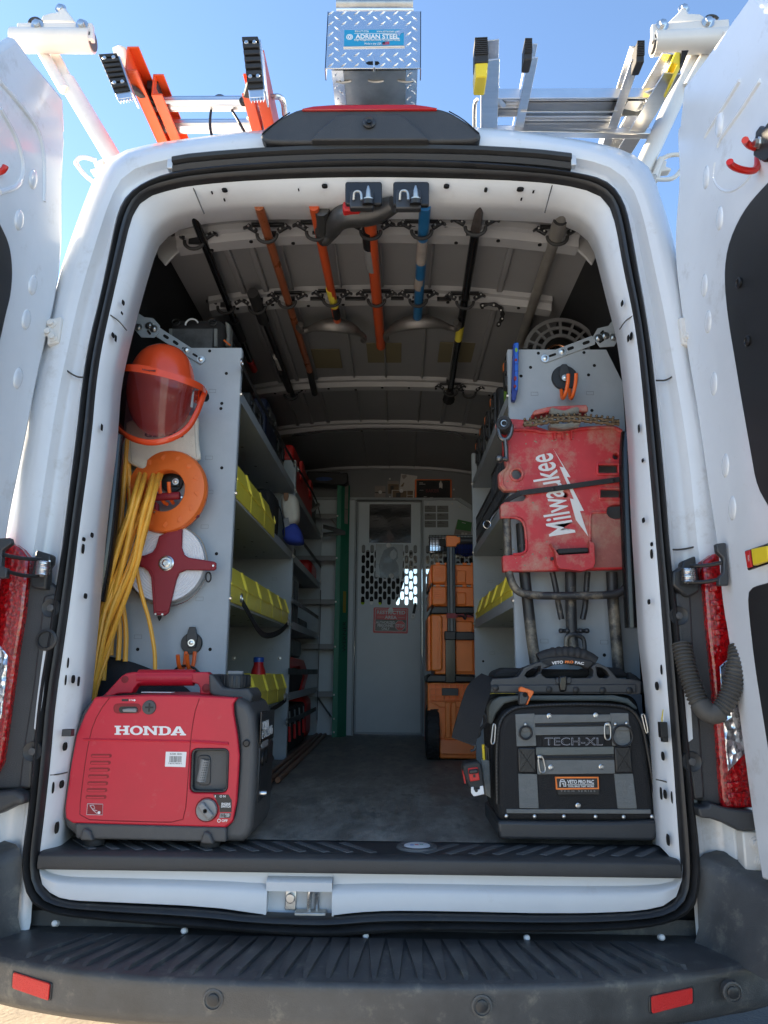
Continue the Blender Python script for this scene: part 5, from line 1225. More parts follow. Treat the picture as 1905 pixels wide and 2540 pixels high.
# ------------------------------------------------------------------ orange rolling tool boxes
Yo = 1.78
XR = .80
def px7(x, y, Y=Yo): return at('B7', x, y, Y)
wbx = thing('rolling_tool_chest', 'orange wheeled tool chest at the bottom of the stack', 'tool box', px7(350, 2100))
x0 = px7(140, 1500).x; z = lambda y: px7(350, y).z
b = B(); b.box2((x0, Yo + .012, z(2000)), (XR, Yo + .40, z(1430)))
b.box2((px7(245, 2000).x, Yo, z(2100) + .01), (XR, Yo + .38, z(2000)))
mk(b, 'chest_body', 'orange_t', wbx, bevel=.006)
mk(B().slab([(px7(245, 2000).x, Yo - .012, z(2100) + .03), (XR, Yo - .012, z(2100) + .03), (XR, Yo + .006, z(1910)), (px7(245, 1910).x, Yo + .006, z(1910))], (0, .03, 0)), 'skirt', 'orange_t', wbx, bevel=.004)
rb_ = B()
for y in (1440, 1485, 1540, 1575): rb_.box2((px7(160, y).x, Yo - .006, z(y) - .003), (XR - .02, Yo + .014, z(y) + .003))
for x in (165, 215, 265, 290, 335, 385, 420, 455, 520): rb_.box2((px7(x, 1500).x - .003, Yo - .005, z(1590)), (px7(x, 1500).x + .003, Yo + .014, z(1436)))
mk(rb_, 'moulded_ribs', 'orange_t', wbx, bevel=.001)
mk(B().prism(xz('B7', [(160,1590),(530,1590),(530,1640),(300,1640),(245,1640),(210,1615)], Yo), Yo - .004, Yo + .014), 'shelf_ledge', 'orange_t', wbx, bevel=.003)
for xa, xb in ((290,335),(340,385)): mk(B().box2((px7(xa, 1700).x, Yo - .012, z(1900)), (px7(xb, 1700).x, Yo + .014, z(1595))), 'strut', 'orange_t', wbx, bevel=.004)
mk(B().box2((px7(285, 1880).x, Yo - .008, z(1915)), (px7(390, 1880).x, Yo + .014, z(1870))), 'strut_foot', 'orange_t', wbx, bevel=.003)
mk(B().box2((px7(262, 1500).x, Yo - .012, z(1538)), (px7(402, 1500).x, Yo - .004, z(1475))), 'rating_plate', 'plastic_dk', wbx, bevel=.002)
mk(B().prism(xz('B7', [(130,1425),(135,1385),(165,1358),(550,1368),(550,1425)], Yo - .004), Yo - .004, Yo + .4), 'chest_lid', 'plastic_k', wbx, bevel=.006)
wc = px7(185, 1878, Yo + .02); wr_ = px7(185, 1650).z - wc.z
wx0, wx1 = px7(131, 1870).x, px7(242, 1870).x
wb_ = B(); pr = [(wr_ * .55, 0), (wr_ * .9, 0), (wr_ * .985, .008), (wr_, .02), (wr_, wx1 - wx0 - .02), (wr_ * .985, wx1 - wx0 - .008), (wr_ * .9, wx1 - wx0), (wr_ * .55, wx1 - wx0)]
wy = Yo + wr_ * .62; wz = .723 + wr_ 
wh = mk(B().lathe((wx0, wy, wz), (1, 0, 0), pr, 44), 'wheel', 'black_r', wbx)
tr_ = B()
for k in range(22):
    a = 2 * math.pi * k / 22
    for j, (u0, u1, da) in enumerate(((.06, .42, .0), (.58, .94, .07), (.3, .7, .14))):
        rad = Vector((0, math.cos(a + da), math.sin(a + da))); tn = Vector((0, -math.sin(a + da), math.cos(a + da)))
        c = Vector((wx0 + (wx1 - wx0) * (u0 + u1) / 2, wy, wz)) + rad * (wr_ + .0015)
        tr_.box(c, ((wx1 - wx0) * (u1 - u0), .02 if j < 2 else .008, .005), Matrix((Vector((1, 0, 0)), tn, rad)).transposed())
mk(tr_, 'tread_blocks', 'black_r', wh, kind='stuff', bevel=.0015)
mk(B().lathe((wx0 + .005, wy, wz), (1, 0, 0), [(wr_ * .56, 0), (wr_ * .5, .01), (.02, .012), (.02, .0)], 24), 'hub', 'plastic_dk', wh)
w2 = wh.copy(); link(w2); w2.parent = wbx; w2.location = (.46, 0, 0); W[w2.name] = W[wbx.name]
# pull handle
hd = mk(B().box2((px7(303, 600).x, Yo - .03, z(1000)), (px7(330, 600).x, Yo - .012, z(262))).box2((px7(350, 600).x, Yo - .03, z(1000)), (px7(375, 600).x, Yo - .012, z(262))), 'handle_tube', mat('handle_blk', (.03, .032, .036), .25, .3), wbx, bevel=.003)
mk(B().box2((px7(330, 600).x, Yo - .026, z(1000)), (px7(350, 600).x, Yo - .016, z(262))), 'handle_groove', 'grey_d', hd)
mk(B().box2((px7(290, 1200).x, Yo - .028, z(1428)), (px7(375, 1200).x, Yo - .006, z(1000))), 'handle_channel', 'black_g', wbx, bevel=.002)
mk(B().box2((px7(283, 1000).x, Yo - .034, z(1066)), (px7(378, 1000).x, Yo - .002, z(990))).box2((px7(378, 1000).x, Yo - .03, z(1064)), (XR, Yo - .01, z(994))), 'handle_bracket', 'plastic_k', wbx, bevel=.004)
mk(B().prism(xz('B7', [(298,170),(385,170),(395,182),(420,182),(420,235),(395,238),(385,265),(300,262)], Yo - .03), Yo - .042, Yo - .005), 'handle_knob', 'orange_t', wbx, bevel=.005, seg=3)
mk(B().tube([px7(418, 210, Yo - .022), Vector((XR - .05, Yo - .022, px7(418, 210).z - .003))], .0165, 14), 'handle_grip', 'plastic_dk', wbx)
mb = thing('tool_chest', 'tall orange tool chest in the middle of the stack', 'tool box', px7(350, 1360))
xm = px7(165, 1000).x
mk(B().box2((xm + .02, Yo + .015, z(1358)), (XR - .01, Yo + .38, z(838))), 'chest_body', 'orange_t', mb, bevel=.006)
mk(B().prism(xz('B7', [(168,842),(245,842),(268,870),(268,1310),(245,1330),(168,1328)], Yo), Yo - .006, Yo + .06), 'corner_post', 'orange_t', mb, bevel=.008, seg=3)
for y in (905, 985, 1060, 1135, 1210): mk(B().prism(xz('B7', [(222,y),(240,y),(250,y+25),(250,y+50),(240,y+72),(222,y+72)], Yo - .006), Yo - .0085, Yo), 'post_ridge', 'orange_t', mb, bevel=.001)
mk(B().box2((px7(375, 900).x, Yo + .004, z(1340)), (px7(530, 900).x, Yo + .02, z(900))), 'face_panel', 'orange_t', mb, bevel=.006)
mk(B().prism(xz('B7', [(140,872),(165,842),(168,1330),(140,1330)], Yo + .02), Yo + .02, Yo + .3), 'side_latch', 'orange_t', mb, bevel=.004)
mk(B().prism(xz('B7', [(160,838),(172,800),(195,772),(550,778),(550,838)], Yo - .004), Yo - .004, Yo + .39), 'chest_lid', 'plastic_k', mb, bevel=.006)
for nm, y0, y1, lb_ in (('lower', 590, 772, 'lower shallow orange organizer in the tool stack'), ('upper', 402, 584, 'upper shallow orange organizer on top of the tool stack')):
    ob = thing('tool_organizer', lb_, 'tool box', px7(350, y1)); xo = px7(172, y0).x
    mk(B().box2((xo + .012, Yo + .012, z(y1)), (XR - .015, Yo + .36, z(y0 + 14))), 'organizer_body', 'orange_t', ob, bevel=.005)
    mk(B().prism(xz('B7', [(178,y0+14),(285,y0+14),(302,y0+30),(302,y1-25),(285,y1-8),(180,y1-10)], Yo), Yo - .004, Yo + .05), 'latch_face', 'orange_t', ob, bevel=.006, seg=3)
    for k in range(5): yy = y0 + 45 + k * 18; mk(B().box2((px7(192, yy).x, Yo - .0065, z(yy + 4)), (px7(280, yy).x, Yo - .002, z(yy))), 'latch_ridge', 'orange_t', ob, bevel=.001)
    mk(B().box2((px7(388, y0).x, Yo + .003, z(y1 - 12)), (px7(470, y0).x, Yo + .02, z(y0 + 62))), 'face_step', 'orange_t', ob, bevel=.005)
    mk(B().box2((xo + .01, Yo + .004, z(y0 + 14)), (XR - .013, Yo + .36, z(y0))), 'clear_lid', mat('clear_lid', (.45, .42, .4), .2) if 'clear_lid' not in MT else 'clear_lid', ob, bevel=.003)
    for x in (210, 285, 440, 510): mk(B().box2((px7(x, y0).x, Yo - .006, z(y0 + 18)), (px7(x + 36, y0).x, Yo + .006, z(y0 - 2))), 'hinge_tab', 'orange_t', ob, bevel=.002)
    mk(B().prism(xz('B7', [(150,y0+70),(175,y0+10),(178,y1-10),(150,y1+20)], Yo + .03), Yo + .03, Yo + .3), 'side_latch', 'orange_t', ob, bevel=.004)
bg_ = thing('bungee_cord', 'red strap with black hook tied round the tool stack handle', 'strap', px7(340, 880, Yo - .04))
mk(B().box2((px7(298, 860).x, Yo - .036, z(880)), (px7(378, 860).x, Yo - .031, z(838))).box2((px7(375, 860).x, Yo - .034, z(872)), (px7(550, 860).x, Yo - .03, z(845))), 'strap_band', 'maroon', bg_)
mk(B().tube(resample([px7(*q, Yo - .045) for q in ((400,858),(440,855),(465,895),(470,850),(450,835),(480,835),(520,850),(545,865))], 40), .004, 8), 'hook', 'black', bg_)
# ------------------------------------------------------------------ poles clipped to the roof bows
ZP = 2.418
def pole(name, label, cat, f, pts, r, m, bands=(), z=ZP, n=14):
    P = [atz(f, *p, z) for p in pts]
    if P[0].y < .08: P[0] = P[0].lerp(P[1], (.08 - P[0].y) / (P[1].y - P[0].y))
    o = thing(name, label, cat, P[len(P) // 2])
    mk(B().tube(P, r, n), 'shaft', m, o)
    for bf, a, b_, mm, dr, nm in bands:
        mk(B().tube([atz(bf, *a, z), atz(bf, *b_, z)], (r if not isinstance(r, list) else max(r)) + dr, n), nm, mm, o)
    return o
pole('black_pole', 'black pole with a red tip clipped to the roof at far left', 'pole', 'A5', [(325,330),(690,1260)], .0125, 'black_g', [('A5', (690,1262), (716,1322), 'red', .002, 'tip'), ('A5', (590,1010), (640,1130), 'black_r', .004, 'grip')])
pole('gripped_bar', 'black bar with a thick rubber grip and white tag under the roof', 'bar', 'A5', [(740,900),(960,1480)], .0115, 'black', [('A5', (706,832), (775,1010), 'black_r', .009, 'grip'), ('A5', (852,1235), (884,1310), 'paper', .0012, 'tag'), ('A5', (890,1330), (940,1450), 'black_r', .004, 'sleeve')])
pole('fibreglass_rod', 'copper coloured fibreglass rod with dark end under the roof', 'pole', 'A5', [(735,250),(1068,1330)], .0135, 'copper_pole', [('A5', (1066,1325), (1098,1470), 'black_r', .001, 'end_sleeve')])
o = thing('x', 'x', 'x'); bpy.data.objects.remove(o)
def bender_head(par, c, s_, m, flip=1):
    """conduit bender shoe: curved channel with hook, lying flat under the roof"""
    P = []
    for k in range(15):
        t = RAD(200 + 120 * k / 14); P.append(Vector((c.x + flip * (.13 * math.cos(t) * s_ + .02), c.y + .0 + (.12 * math.sin(t) + .1) * s_ * 1.0, c.z - .01)))
    b = B(); b.tube(P, [.012 + .012 * math.sin(math.pi * min(1, k / 13)) for k in range(15)], 10, sy=1.2); mk(b, 'bender_shoe', m, par)
    b = B(); e = P[0]; b.tube(resample([e, e + Vector((-flip * .02, .03, .0)), e + Vector((-flip * .015, .07, 0))], 8), .012, 8); mk(b, 'foot_step', m, par)
    e = P[-1]; b = B(); b.tube(resample([e, e + Vector((flip * .03, .01, -.005)), e + Vector((flip * .04, -.04, -.01)), e + Vector((flip * .025, -.06, -.01))], 12), .012, 8); mk(b, 'hook', m, par)
mat('cast', (.2, .19, .18), .45, .6, var=.2, vs_=20)
o = pole('conduit_bender', 'slim orange conduit bender handle with yellow label and cast shoe', 'bender', 'A5', [(1085,240),(1243,1015)], .0145, 'orange_pole', [('A5', (1196,805), (1224,915), 'yellow', .0006, 'label'), ('A5', (1226,920), (1238,985), 'black', .0006, 'label')])
bender_head(o, atz('A5', 1235, 1035, ZP), .85, 'cast', -1)
o = pole('conduit_bender', 'thick orange conduit bender handle in the middle of the roof', 'bender', 'A5', [(1438,250),(1518,1172)], .0185, 'orange_pole', [('A5', (1437,432), (1443,540), 'label_k', .0006, 'label'), ('A5', (1444,545), (1462,678), 'gen_grey_l', .0006, 'label')])
mat('cast_d', (.1, .1, .1), .4, .6, var=.2, vs_=20)
P = resample([atz('A5', *p, 2.40) for p in ((1600,275),(1480,330),(1330,335),(1270,350),(1225,400),(1205,470),(1165,500))], 30)
mk(B().tube(P, lambda i: .016 + .02 * math.sin(math.pi * min(1, (i + 4) / 30)), 12), 'bender_shoe', 'cast_d', o)
P = resample([atz('A5', *p, 2.42) for p in ((1140,300),(1150,360),(1140,430),(1165,495))], 14); mk(B().tube(P, .024, 10), 'foot_step', 'cast_d', o)
mk(B().box(atz('A5', 1335, 315, 2.395), (.05, .05, .03)), 'clamp', 'red', o, bevel=.006)
o = pole('conduit_bender', 'blue conduit bender handle with a cast hooked shoe', 'bender', 'A6', [(367,240),(318,965)], .0165, 'blue_pole', [('A6', (353,455), (342,590), 'paper_b', .0006, 'label'), ('A6', (336,680), (330,740), 'paper_b', .0006, 'label')])
bender_head(o, atz('A6', 318, 945, ZP), 1.0, 'cast', 1)
o = pole('digging_bar', 'black digging bar with a pointed chisel tip and yellow band', 'bar', 'A6', [(665,400),(512,1360)], .0145, 'black_g', [('A6', (574,965), (562,1045), 'yellow', .0008, 'band')])
a, b_ = atz('A6', 690, 262, ZP), atz('A6', 665, 400, ZP)
mk(B().tube([a, a.lerp(b_, .3), b_], [.003, .012, .0165], 6), 'chisel_tip', mat('dull_steel', (.14, .12, .11), .5, .6, var=.3, vs_=30), o)
mk(B().tube([atz('A6', 512, 1350, ZP), atz('A6', 505, 1400, ZP)], [.016, .03], 10), 'tamper_end', 'black_r', o)
o = pole('steel_pipe', 'grey galvanised pipe with punched holes under the roof at right', 'pipe', 'A6', [(1165,330),(1125,470)], .0225, 'pipe_g')
mk(B().tube([atz('A6', 1127, 460, ZP), atz('A6', 925, 1065, ZP)], .0175, 14), 'inner_tube', 'pipe_g', o)
mk(B().tube([atz('A6', 1192, 270, ZP), atz('A6', 1165, 335, ZP)], .02, 14), 'end_sleeve', 'pipe_g', o)
mk(B().tube([atz('A6', 1166, 328, ZP), atz('A6', 1163, 338, ZP)], .0235, 14), 'collar', 'black_r', o)
for k in range(9):
    t = .08 + k * .1; c = atz('A6', 1127, 460, ZP).lerp(atz('A6', 925, 1065, ZP), t)
    mk(B().lathe(c + Vector((.003, -.012, -.0115)), (-.1, .7, .7), [(.0045, -.0016), (.0045, .001)], 8), 'punched_hole', 'hole', o)
# clips: rubber cradle, two toggle levers, rivets
def clip_proto():
    t = thing('pole_clip', 'x', 'clip', (0, 0, 0), group='pole clips on the roof bows')
    mk(B().box((0, 0, .004), (.1, .014, .008)), 'clip_base', 'plastic_k', t, local=True, bevel=.001)
    arc = [Vector((.03 * math.cos(a), -.008, -.034 + .026 * math.sin(a))) for a in [RAD(175 + 190 * k / 16) for k in range(17)]]
    mk(B().tube(arc, .0055, 8), 'band', 'black_r', t, local=True)
    for s_ in (-1, 1):
        mk(B().bar((s_ * .032, -.006, -.022), (s_ * .062, -.008, -.004), .012, .014).bar((s_ * .058, -.008, -.006), (s_ * .072, -.012, -.016), .011, .008), 'lever', 'plastic_k', t, local=True, bevel=.002)
        mk(B().sphere((s_ * .04, -.014, -.017), .0035, 8).sphere((s_ * .056, -.016, -.009), .0035, 8), 'rivet', 'zinc', t, local=True)
    return t
proto = clip_proto(); first = True
CL = [('A5',340,512,'black red tipped pole','rear'),('A5',800,470,'copper rod','rear'),('A5',1112,455,'slim orange bender','rear'),('A5',1455,450,'thick orange bender','rear'),('A6',345,415,'blue bender','rear'),('A6',660,395,'digging bar','rear'),('A6',1140,450,'galvanised pipe','rear'),
      ('A5',540,925,'black red tipped pole','second'),('A5',738,925,'gripped black bar','second'),('A5',928,890,'copper rod','second'),('A5',1208,878,'slim orange bender','second'),('A5',1490,880,'thick orange bender','second'),('A6',325,818,'blue bender','second'),('A6',600,830,'digging bar','second')]
def place_clip(p, label):
    global first
    if first: o = proto; first = False; o['label'] = label; o.location = p; W[o.name] = Matrix.Translation(p)
    else: o = dup(proto, Vector(p) - W[proto.name].translation, label=label)
    return o
for f, x, y, who, row in CL:
    yb = YB[0] if row == 'rear' else YB[1]
    p = at(f, x, y, yb - .03); c = atz(f, x, y, ZP)
    place_clip(Vector((c.x, c.y, ZP + .032)), 'black rubber clip holding the %s on the %s roof bow' % (who, row))
    van_l = mk(B().box2((c.x - .02, yb - .03, ZP + .038), (c.x + .02, yb + .0, ROOF(c.x) - .028)), 'clip_mount', 'plastic_k', van)
for f, x, y, lb_ in (('A6',515,1352,'black rubber clip at the far end of the digging bar'), ('A6',625,1362,'empty black clip right of the digging bar end'), ('A5',950,1478,'black rubber clip at the far end of the gripped bar')):
    c = atz(f, x, y, ZP); place_clip(Vector((c.x, c.y, ZP + .032)), lb_)
    mk(B().box2((c.x - .02, c.y - .01, ZP + .038), (c.x + .02, YB[2] if f == 'A6' else c.y + .02, ROOF(c.x) + .012)), 'clip_mount', 'plastic_k', van)
ec = thing('open_clip', 'empty hanging rubber clip right of the digging bar on the second bow', 'clip', atz('A6', 760, 860, ZP))
mk(B().tube(resample([atz('A6', *p, 2.42) for p in ((690,850),(740,838),(790,845),(815,870),(825,910),(808,945),(795,965))], 24), lambda i: .007 + .002 * math.sin(i * 1.5), 8), 'strap', 'black_r', ec)
for q in ((705,848),(770,845),(812,875),(820,925),(800,958)): mk(B().sphere(atz('A6', *q, 2.412), .004, 8), 'rivet', 'zinc', ec)
# mounting rails on the first two bows
for f, x0, y0, x1, y1, yb in (('A5',955,385,1060,416,.29),('A5',1235,380,1408,410,.29),('A5',1572,380,1659,406,.29),('A6',155,350,312,380,.29),('A6',478,352,560,384,.29),('A5',1070,855,1150,876,.70),('A5',1290,855,1420,876,.70),('A6',165,793,240,812,.70),('A6',437,795,520,818,.70)):
    a, b_ = at(f, x0, y0, yb - .035), at(f, x1, y1, yb - .035)
    mk(B().box2((a.x, yb - .034, b_.z), (b_.x, yb - .026, a.z)), 'mount_rail', 'black', van, bevel=.002)
# ------------------------------------------------------------------ left side: things on and in the shelving
def ipl(f, a, b_, X):
    p, q = atx(f, *a, X), atx(f, *b_, X); return p, q
def hopper(label, y0, y1, xf, s_, z0, h, depth=.27, m='yellow', grp='yellow hopper bins on the shelves'):
    t = thing('hopper_bin', label, 'bin', (xf + s_ * depth / 2, (y0 + y1) / 2, z0), group=grp)
    y0 += .005; y1 -= .004
    P = [(xf, z0), (xf, z0 + .5 * h), (xf + s_ * .018, z0 + h), (xf + s_ * .024, z0 + h), (xf + s_ * .006, z0 + .5 * h), (xf + s_ * .006, z0)]
    mk(B().prism(P, y0, y1), 'front', m, t, bevel=.001)
    S_ = [(xf + s_ * .002, z0), (xf + s_ * .002, z0 + .5 * h), (xf + s_ * .02, z0 + h * .98), (xf + s_ * .08, z0 + h * 1.02), (xf + s_ * depth, z0 + h * 1.02), (xf + s_ * depth, z0)]
    for y in (y0, y1 - .003): mk(B().prism(S_, y - .001, y + .004), 'side', m, t)
    mk(B().box2((xf + s_ * .007, y0 + .004, z0), (xf + s_ * (depth - .002), y1 - .004, z0 + .003)).box2((xf + s_ * depth, y0 + .004, z0), (xf + s_ * (depth - .003), y1 - .004, z0 + h)), 'tray', m, t)
    for d in (.012, .024):
        R_ = [(xf - s_ * .006, z0 + .46 * h), (xf - s_ * .006, z0 + .52 * h), (xf + s_ * .0125, z0 + h), (xf + s_ * .02, z0 + h), (xf + s_ * .003, z0 + .46 * h)]
        mk(B().prism(R_, y1 - d - .0025, y1 - d), 'rib', m, t)
    mk(B().box2((xf - s_ * .003, y0, z0 + .45 * h), (xf + s_ * .002, y1, z0 + .5 * h)), 'lip', m, t, bevel=.001)
    return t
XF = -.414
def row(f, seams, z, h, names, xf, s_, grp='yellow hopper bins on the shelves'):
    ys = [atx(f, *p, xf).y for p in seams]
    ys = [max(y, .432) for y in ys]
    for i in range(len(ys) - 1): hopper(names % ('first', 'second', 'third', 'fourth', 'fifth', 'sixth')[i], ys[i], ys[i + 1], xf, s_, z - .028, h, grp=grp)
row('B3', [(190,1400),(333,1592),(465,1742),(570,1855)], 1.68, .125, 'yellow bin on the second left shelf from the top, %s from the doors', XF, -1)
row('B4', [(112,410),(266,475),(393,560),(498,610),(582,650),(645,672)], 1.355, .115, 'yellow bin on the third left shelf from the top, %s from the doors', XF, -1)
row('B4', [(55,1400),(200,1410),(343,1410),(455,1393),(548,1380),(622,1367)], 1.02, .115, 'yellow bin on the lowest left shelf, %s from the doors', XF, -1)
def ring(f, x, y, X, par, r=.012, t=.0028, ax='x'):
    c = atx(f, x, y, X); P = [c + Vector((0, r * math.cos(a), r * math.sin(a))) for a in [2 * math.pi * k / 18 for k in range(18)]]
    mk(B().tube(P, t, 8, closed=True), 'eye_ring', 'zinc', par)
def webstrap(name, label, f, pts, X, wd=.012, m='black', rings=(), sag=None):
    q = [atx(f, *p, X) for p in pts]; o = thing(name, label, 'strap', q[0])
    q = resample(q, 26)
    L = []
    for i, v in enumerate(q):
        a = q[max(0, i - 1)]; b_ = q[min(25, i + 1)]; t = (b_ - a).normalized(); nn = t.cross(Vector((1, 0, 0))).normalized()
        L.append((v + nn * wd, v - nn * wd))
    mk(B().loft([[a for a, _ in L], [b_ for _, b_ in L]], False), 'webbing', m, o, solid=.002)
    for x, y in rings: ring(f, x, y, X + .004, o)
    return o
XS = -.405
webstrap('shelf_strap', 'black elastic strap across the top left shelf', 'B3', [(245,225),(330,420),(560,840),(765,1205)], XS, .009, 'black', [(240,200),(765,1212)])
webstrap('shelf_strap', 'black elastic strap slanting across the red case shelf', 'B3', [(800,1250),(900,1420),(990,1570),(1025,1740)], XS, .009, 'black', [(800,1262)])
webstrap('hanging_strap', 'slack black strap looping under the yellow bins on the left', 'B4', [(225,530),(290,640),(370,790),(430,840),(510,830),(590,790),(645,722)], XS + .012, .011, 'webbing_k', [(218,492),(645,712)])
webstrap('shelf_strap', 'black strap below the white and blue canvas sack', 'B4', [(790,0),(860,90),(945,205)], XS, .011)
webstrap('shelf_strap', 'black strap across the second left unit at mid height', 'B4', [(680,512),(800,590),(920,672)], XS, .01, 'black', [(682,510)])
webstrap('shelf_strap', 'black strap holding the red cordless tool on its shelf', 'B4', [(645,1162),(780,1168),(912,1165)], XS, .014)
webstrap('shelf_strap', 'black strap over the tool pouch at floor level', 'B4', [(632,1622),(760,1575),(898,1505)], XS, .012, 'black', [(630,1622)])
webstrap('ratchet_strap', 'long black upright strap hanging from the last left shelf', 'B4', [(942,420),(938,700),(925,1000),(908,1620)], XS + .004, .013, 'black', [(940,345),(905,1625)])
webstrap('shelf_strap', 'short black strap hanging off the lowest left shelf ring', 'B4', [(625,1420),(570,1470),(490,1510),(460,1560)], XS + .01, .009, 'webbing_k', [(612,1397)])
# top shelf, first unit
def carton(name, label, cat, lo, hi, m, bev=.012, extra=None):
    t = thing(name, label, cat, ((lo[0] + hi[0]) / 2, (lo[1] + hi[1]) / 2, lo[2]))
    mk(B().box2(lo, hi), 'body', m, t, bevel=bev, seg=3)
    if extra: extra(t)
    return t
mat('navy', (.012, .018, .05), .45, var=.2, vs_=8)
mat('dk_case', (.03, .032, .036), .45, var=.15)
def lid_bits(t, lo, hi, m='plastic_dk'):
    mk(B().box2((hi[0] - .002, lo[1] + .01, hi[2] - .05), (hi[0] + .006, hi[1] - .01, hi[2] - .035)), 'lid_rim', m, t, bevel=.002)
    for k in (.25, .75): y = lo[1] + (hi[1] - lo[1]) * k; mk(B().box2((hi[0], y - .02, hi[2] - .09), (hi[0] + .009, y + .02, hi[2] - .03)), 'latch', m, t, bevel=.002)
zt_ = 1.974
lo, hi = (-.74, .85, zt_), (-.47, 1.1, 2.16); carton('dark_case', 'dark grey case on the top left shelf, nearest the doors', 'case', lo, hi, 'dk_case', extra=lambda t: lid_bits(t, lo, hi))
lo, hi = (-.74, 1.13, zt_), (-.46, 1.4, 2.24); carton('blue_tote', 'dark blue tote standing on the top left shelf', 'tote', lo, hi, 'navy', extra=lambda t: lid_bits(t, lo, hi, 'gen_grey'))
lo, hi = (-.74, 1.43, zt_), (-.47, 1.7, 2.2); carton('dark_case', 'black case on the top left shelf, farthest back', 'case', lo, hi, 'dk_case', extra=lambda t: lid_bits(t, lo, hi))
# black organiser bag behind the left end panel
ob = thing('tool_pouch_bag', 'black tool bag with clear window pocket on top of the left shelving', 'bag', (-.58, .6, 2.0))
Yb = .5
x0, x1 = at('A8', 822, 200, Yb).x, at('A8', 1335, 200, Yb).x; zt = at('A8', 1000, 30, Yb).z
mk(B().box2((x0, Yb, zt_), (x1, Yb + .22, zt)), 'bag_body', 'fabric', ob, bevel=.03, seg=4)
mk(B().box2((at('A8', 855, 0, Yb - .006).x, Yb - .006, zt_ + .01), (at('A8', 1250, 0, Yb - .006).x, Yb + .01, at('A8', 1000, 135, Yb).z)), 'window_pocket', mat('clear_pvc', (.1, .105, .11), .12, var=.5, vs_=7, bump=.2, bs=6), ob, bevel=.004)
for xx in (842, 1262): mk(B().prism(xz('A8', [(xx - 14, 135), (xx + 14, 135), (xx + 16, 300), (xx - 12, 300)], Yb - .008), Yb - .01, Yb), 'pocket_trim', 'webbing', ob)
for xx in (893, 1235):
    c = at('A8', xx, 72, Yb - .012); P = [c + Vector((.013 * math.cos(t), 0, .011 * math.sin(t))) for t in [2 * math.pi * k / 20 for k in range(20)]]
    mk(B().tube(P, .0022, 8, closed=True), 'd_ring', 'black', ob)
c = at('A8', 1040, 95, Yb - .02); P = [c + Vector((.021 * math.cos(t), 0, .02 * math.sin(t))) for t in [RAD(185 - 165 * k / 14) for k in range(15)]]
mk(B().tube(P, .0028, 8, sy=1.3), 'white_clip', 'label_w', ob)
mk(B().slab(ats('A8', [(1350,60),(1395,90),(1390,290),(1350,290),(1365,200)], Yb + .02), (0, .05, 0)), 'side_webbing', 'webbing', ob, bevel=.004)
mk(B().tube(resample(ats('A8', [(1340,240),(1375,270),(1400,290)], Yb), 8), .003, 6), 'orange_cord', 'orange', ob)
# second shelf: black bag and white/blue canvas sack
p, q = ipl('B3', (560, 1600), (660, 1880), -.41)
mk(B().box2((-.64, p.y + .0, 1.652), (-.415, p.y + .2, 1.652 + .2)), 'shoulder_bag', 'fabric', bevel=.04, seg=4, label='small black zipped bag beside the canvas sack on the left shelf', cat='bag')
cs = thing('canvas_sack', 'white canvas sack with blue base hanging off the left shelf end', 'sack', (-.4, 1.6, 1.6))
Yc = 1.56
W_ = [(632,1535),(700,1515),(775,1530),(810,1580),(820,1760),(790,1810),(735,1825),(700,1838),(655,1740),(640,1640)]
def soft(P, Y, d, name, m, par, amp=.012, seed=0, f='B3', n=14, rnd=.5):
    """pillow-like solid: outline on plane Y, inflated front and back with folds"""
    Q = resample(ats(f, P, Y), 60, True, 1); c = sum(Q, Vector()) / len(Q); L = []
    for s_ in (1, -1):
        ks = range(0, n) if s_ > 0 else range(n - 2, -1, -1)
        for k in ks:
            t = k / (n - 1)            # 0 centre .. 1 rim
            rr = math.sin(t * math.pi / 2)
            bul = math.cos(t * math.pi / 2) ** rnd
            ring_ = []
            for v in Q:
                w_ = c + (v - c) * max(rr, .02)
                nz = pnoise(w_ * 14 + Vector((seed, 0, 0))) * amp * bul
                ring_.append(Vector((w_.x, Y - s_ * d * bul + nz, w_.z)))
            L.append(ring_)
    return mk(B().loft(L, True, True), name, m, par, sharp=70)
soft(W_, Yc, .06, 'white_canvas', 'canvas', cs, .02, 1)
soft([(665,1850),(735,1822),(790,1810),(835,1880),(862,1985),(845,2020),(720,2015),(665,1985),(650,1900)], Yc - .01, .065, 'blue_base', 'blue_cl', cs, .02, 2)
mk(B().slab(ats('B3', [(655,1495),(705,1498),(710,1530),(695,1575),(670,1580),(655,1545)], Yc - .07), (0, .006, 0)), 'leather_tab', mat('leather', (.25, .13, .07), .7), cs, bevel=.002)
mk(B().slab(ats('B3', [(650,1755),(705,1742),(720,1838),(670,1848)], Yc - .068), (0, .006, 0)), 'grey_patch', 'gen_grey_l', cs, bevel=.002)
mk(B().tube(resample(ats('B3', [(510,1580),(580,1590),(630,1660),(655,1800),(670,1900),(660,1940)], Yc - .1), 20), .003, 8), 'drawstring', 'black', cs)
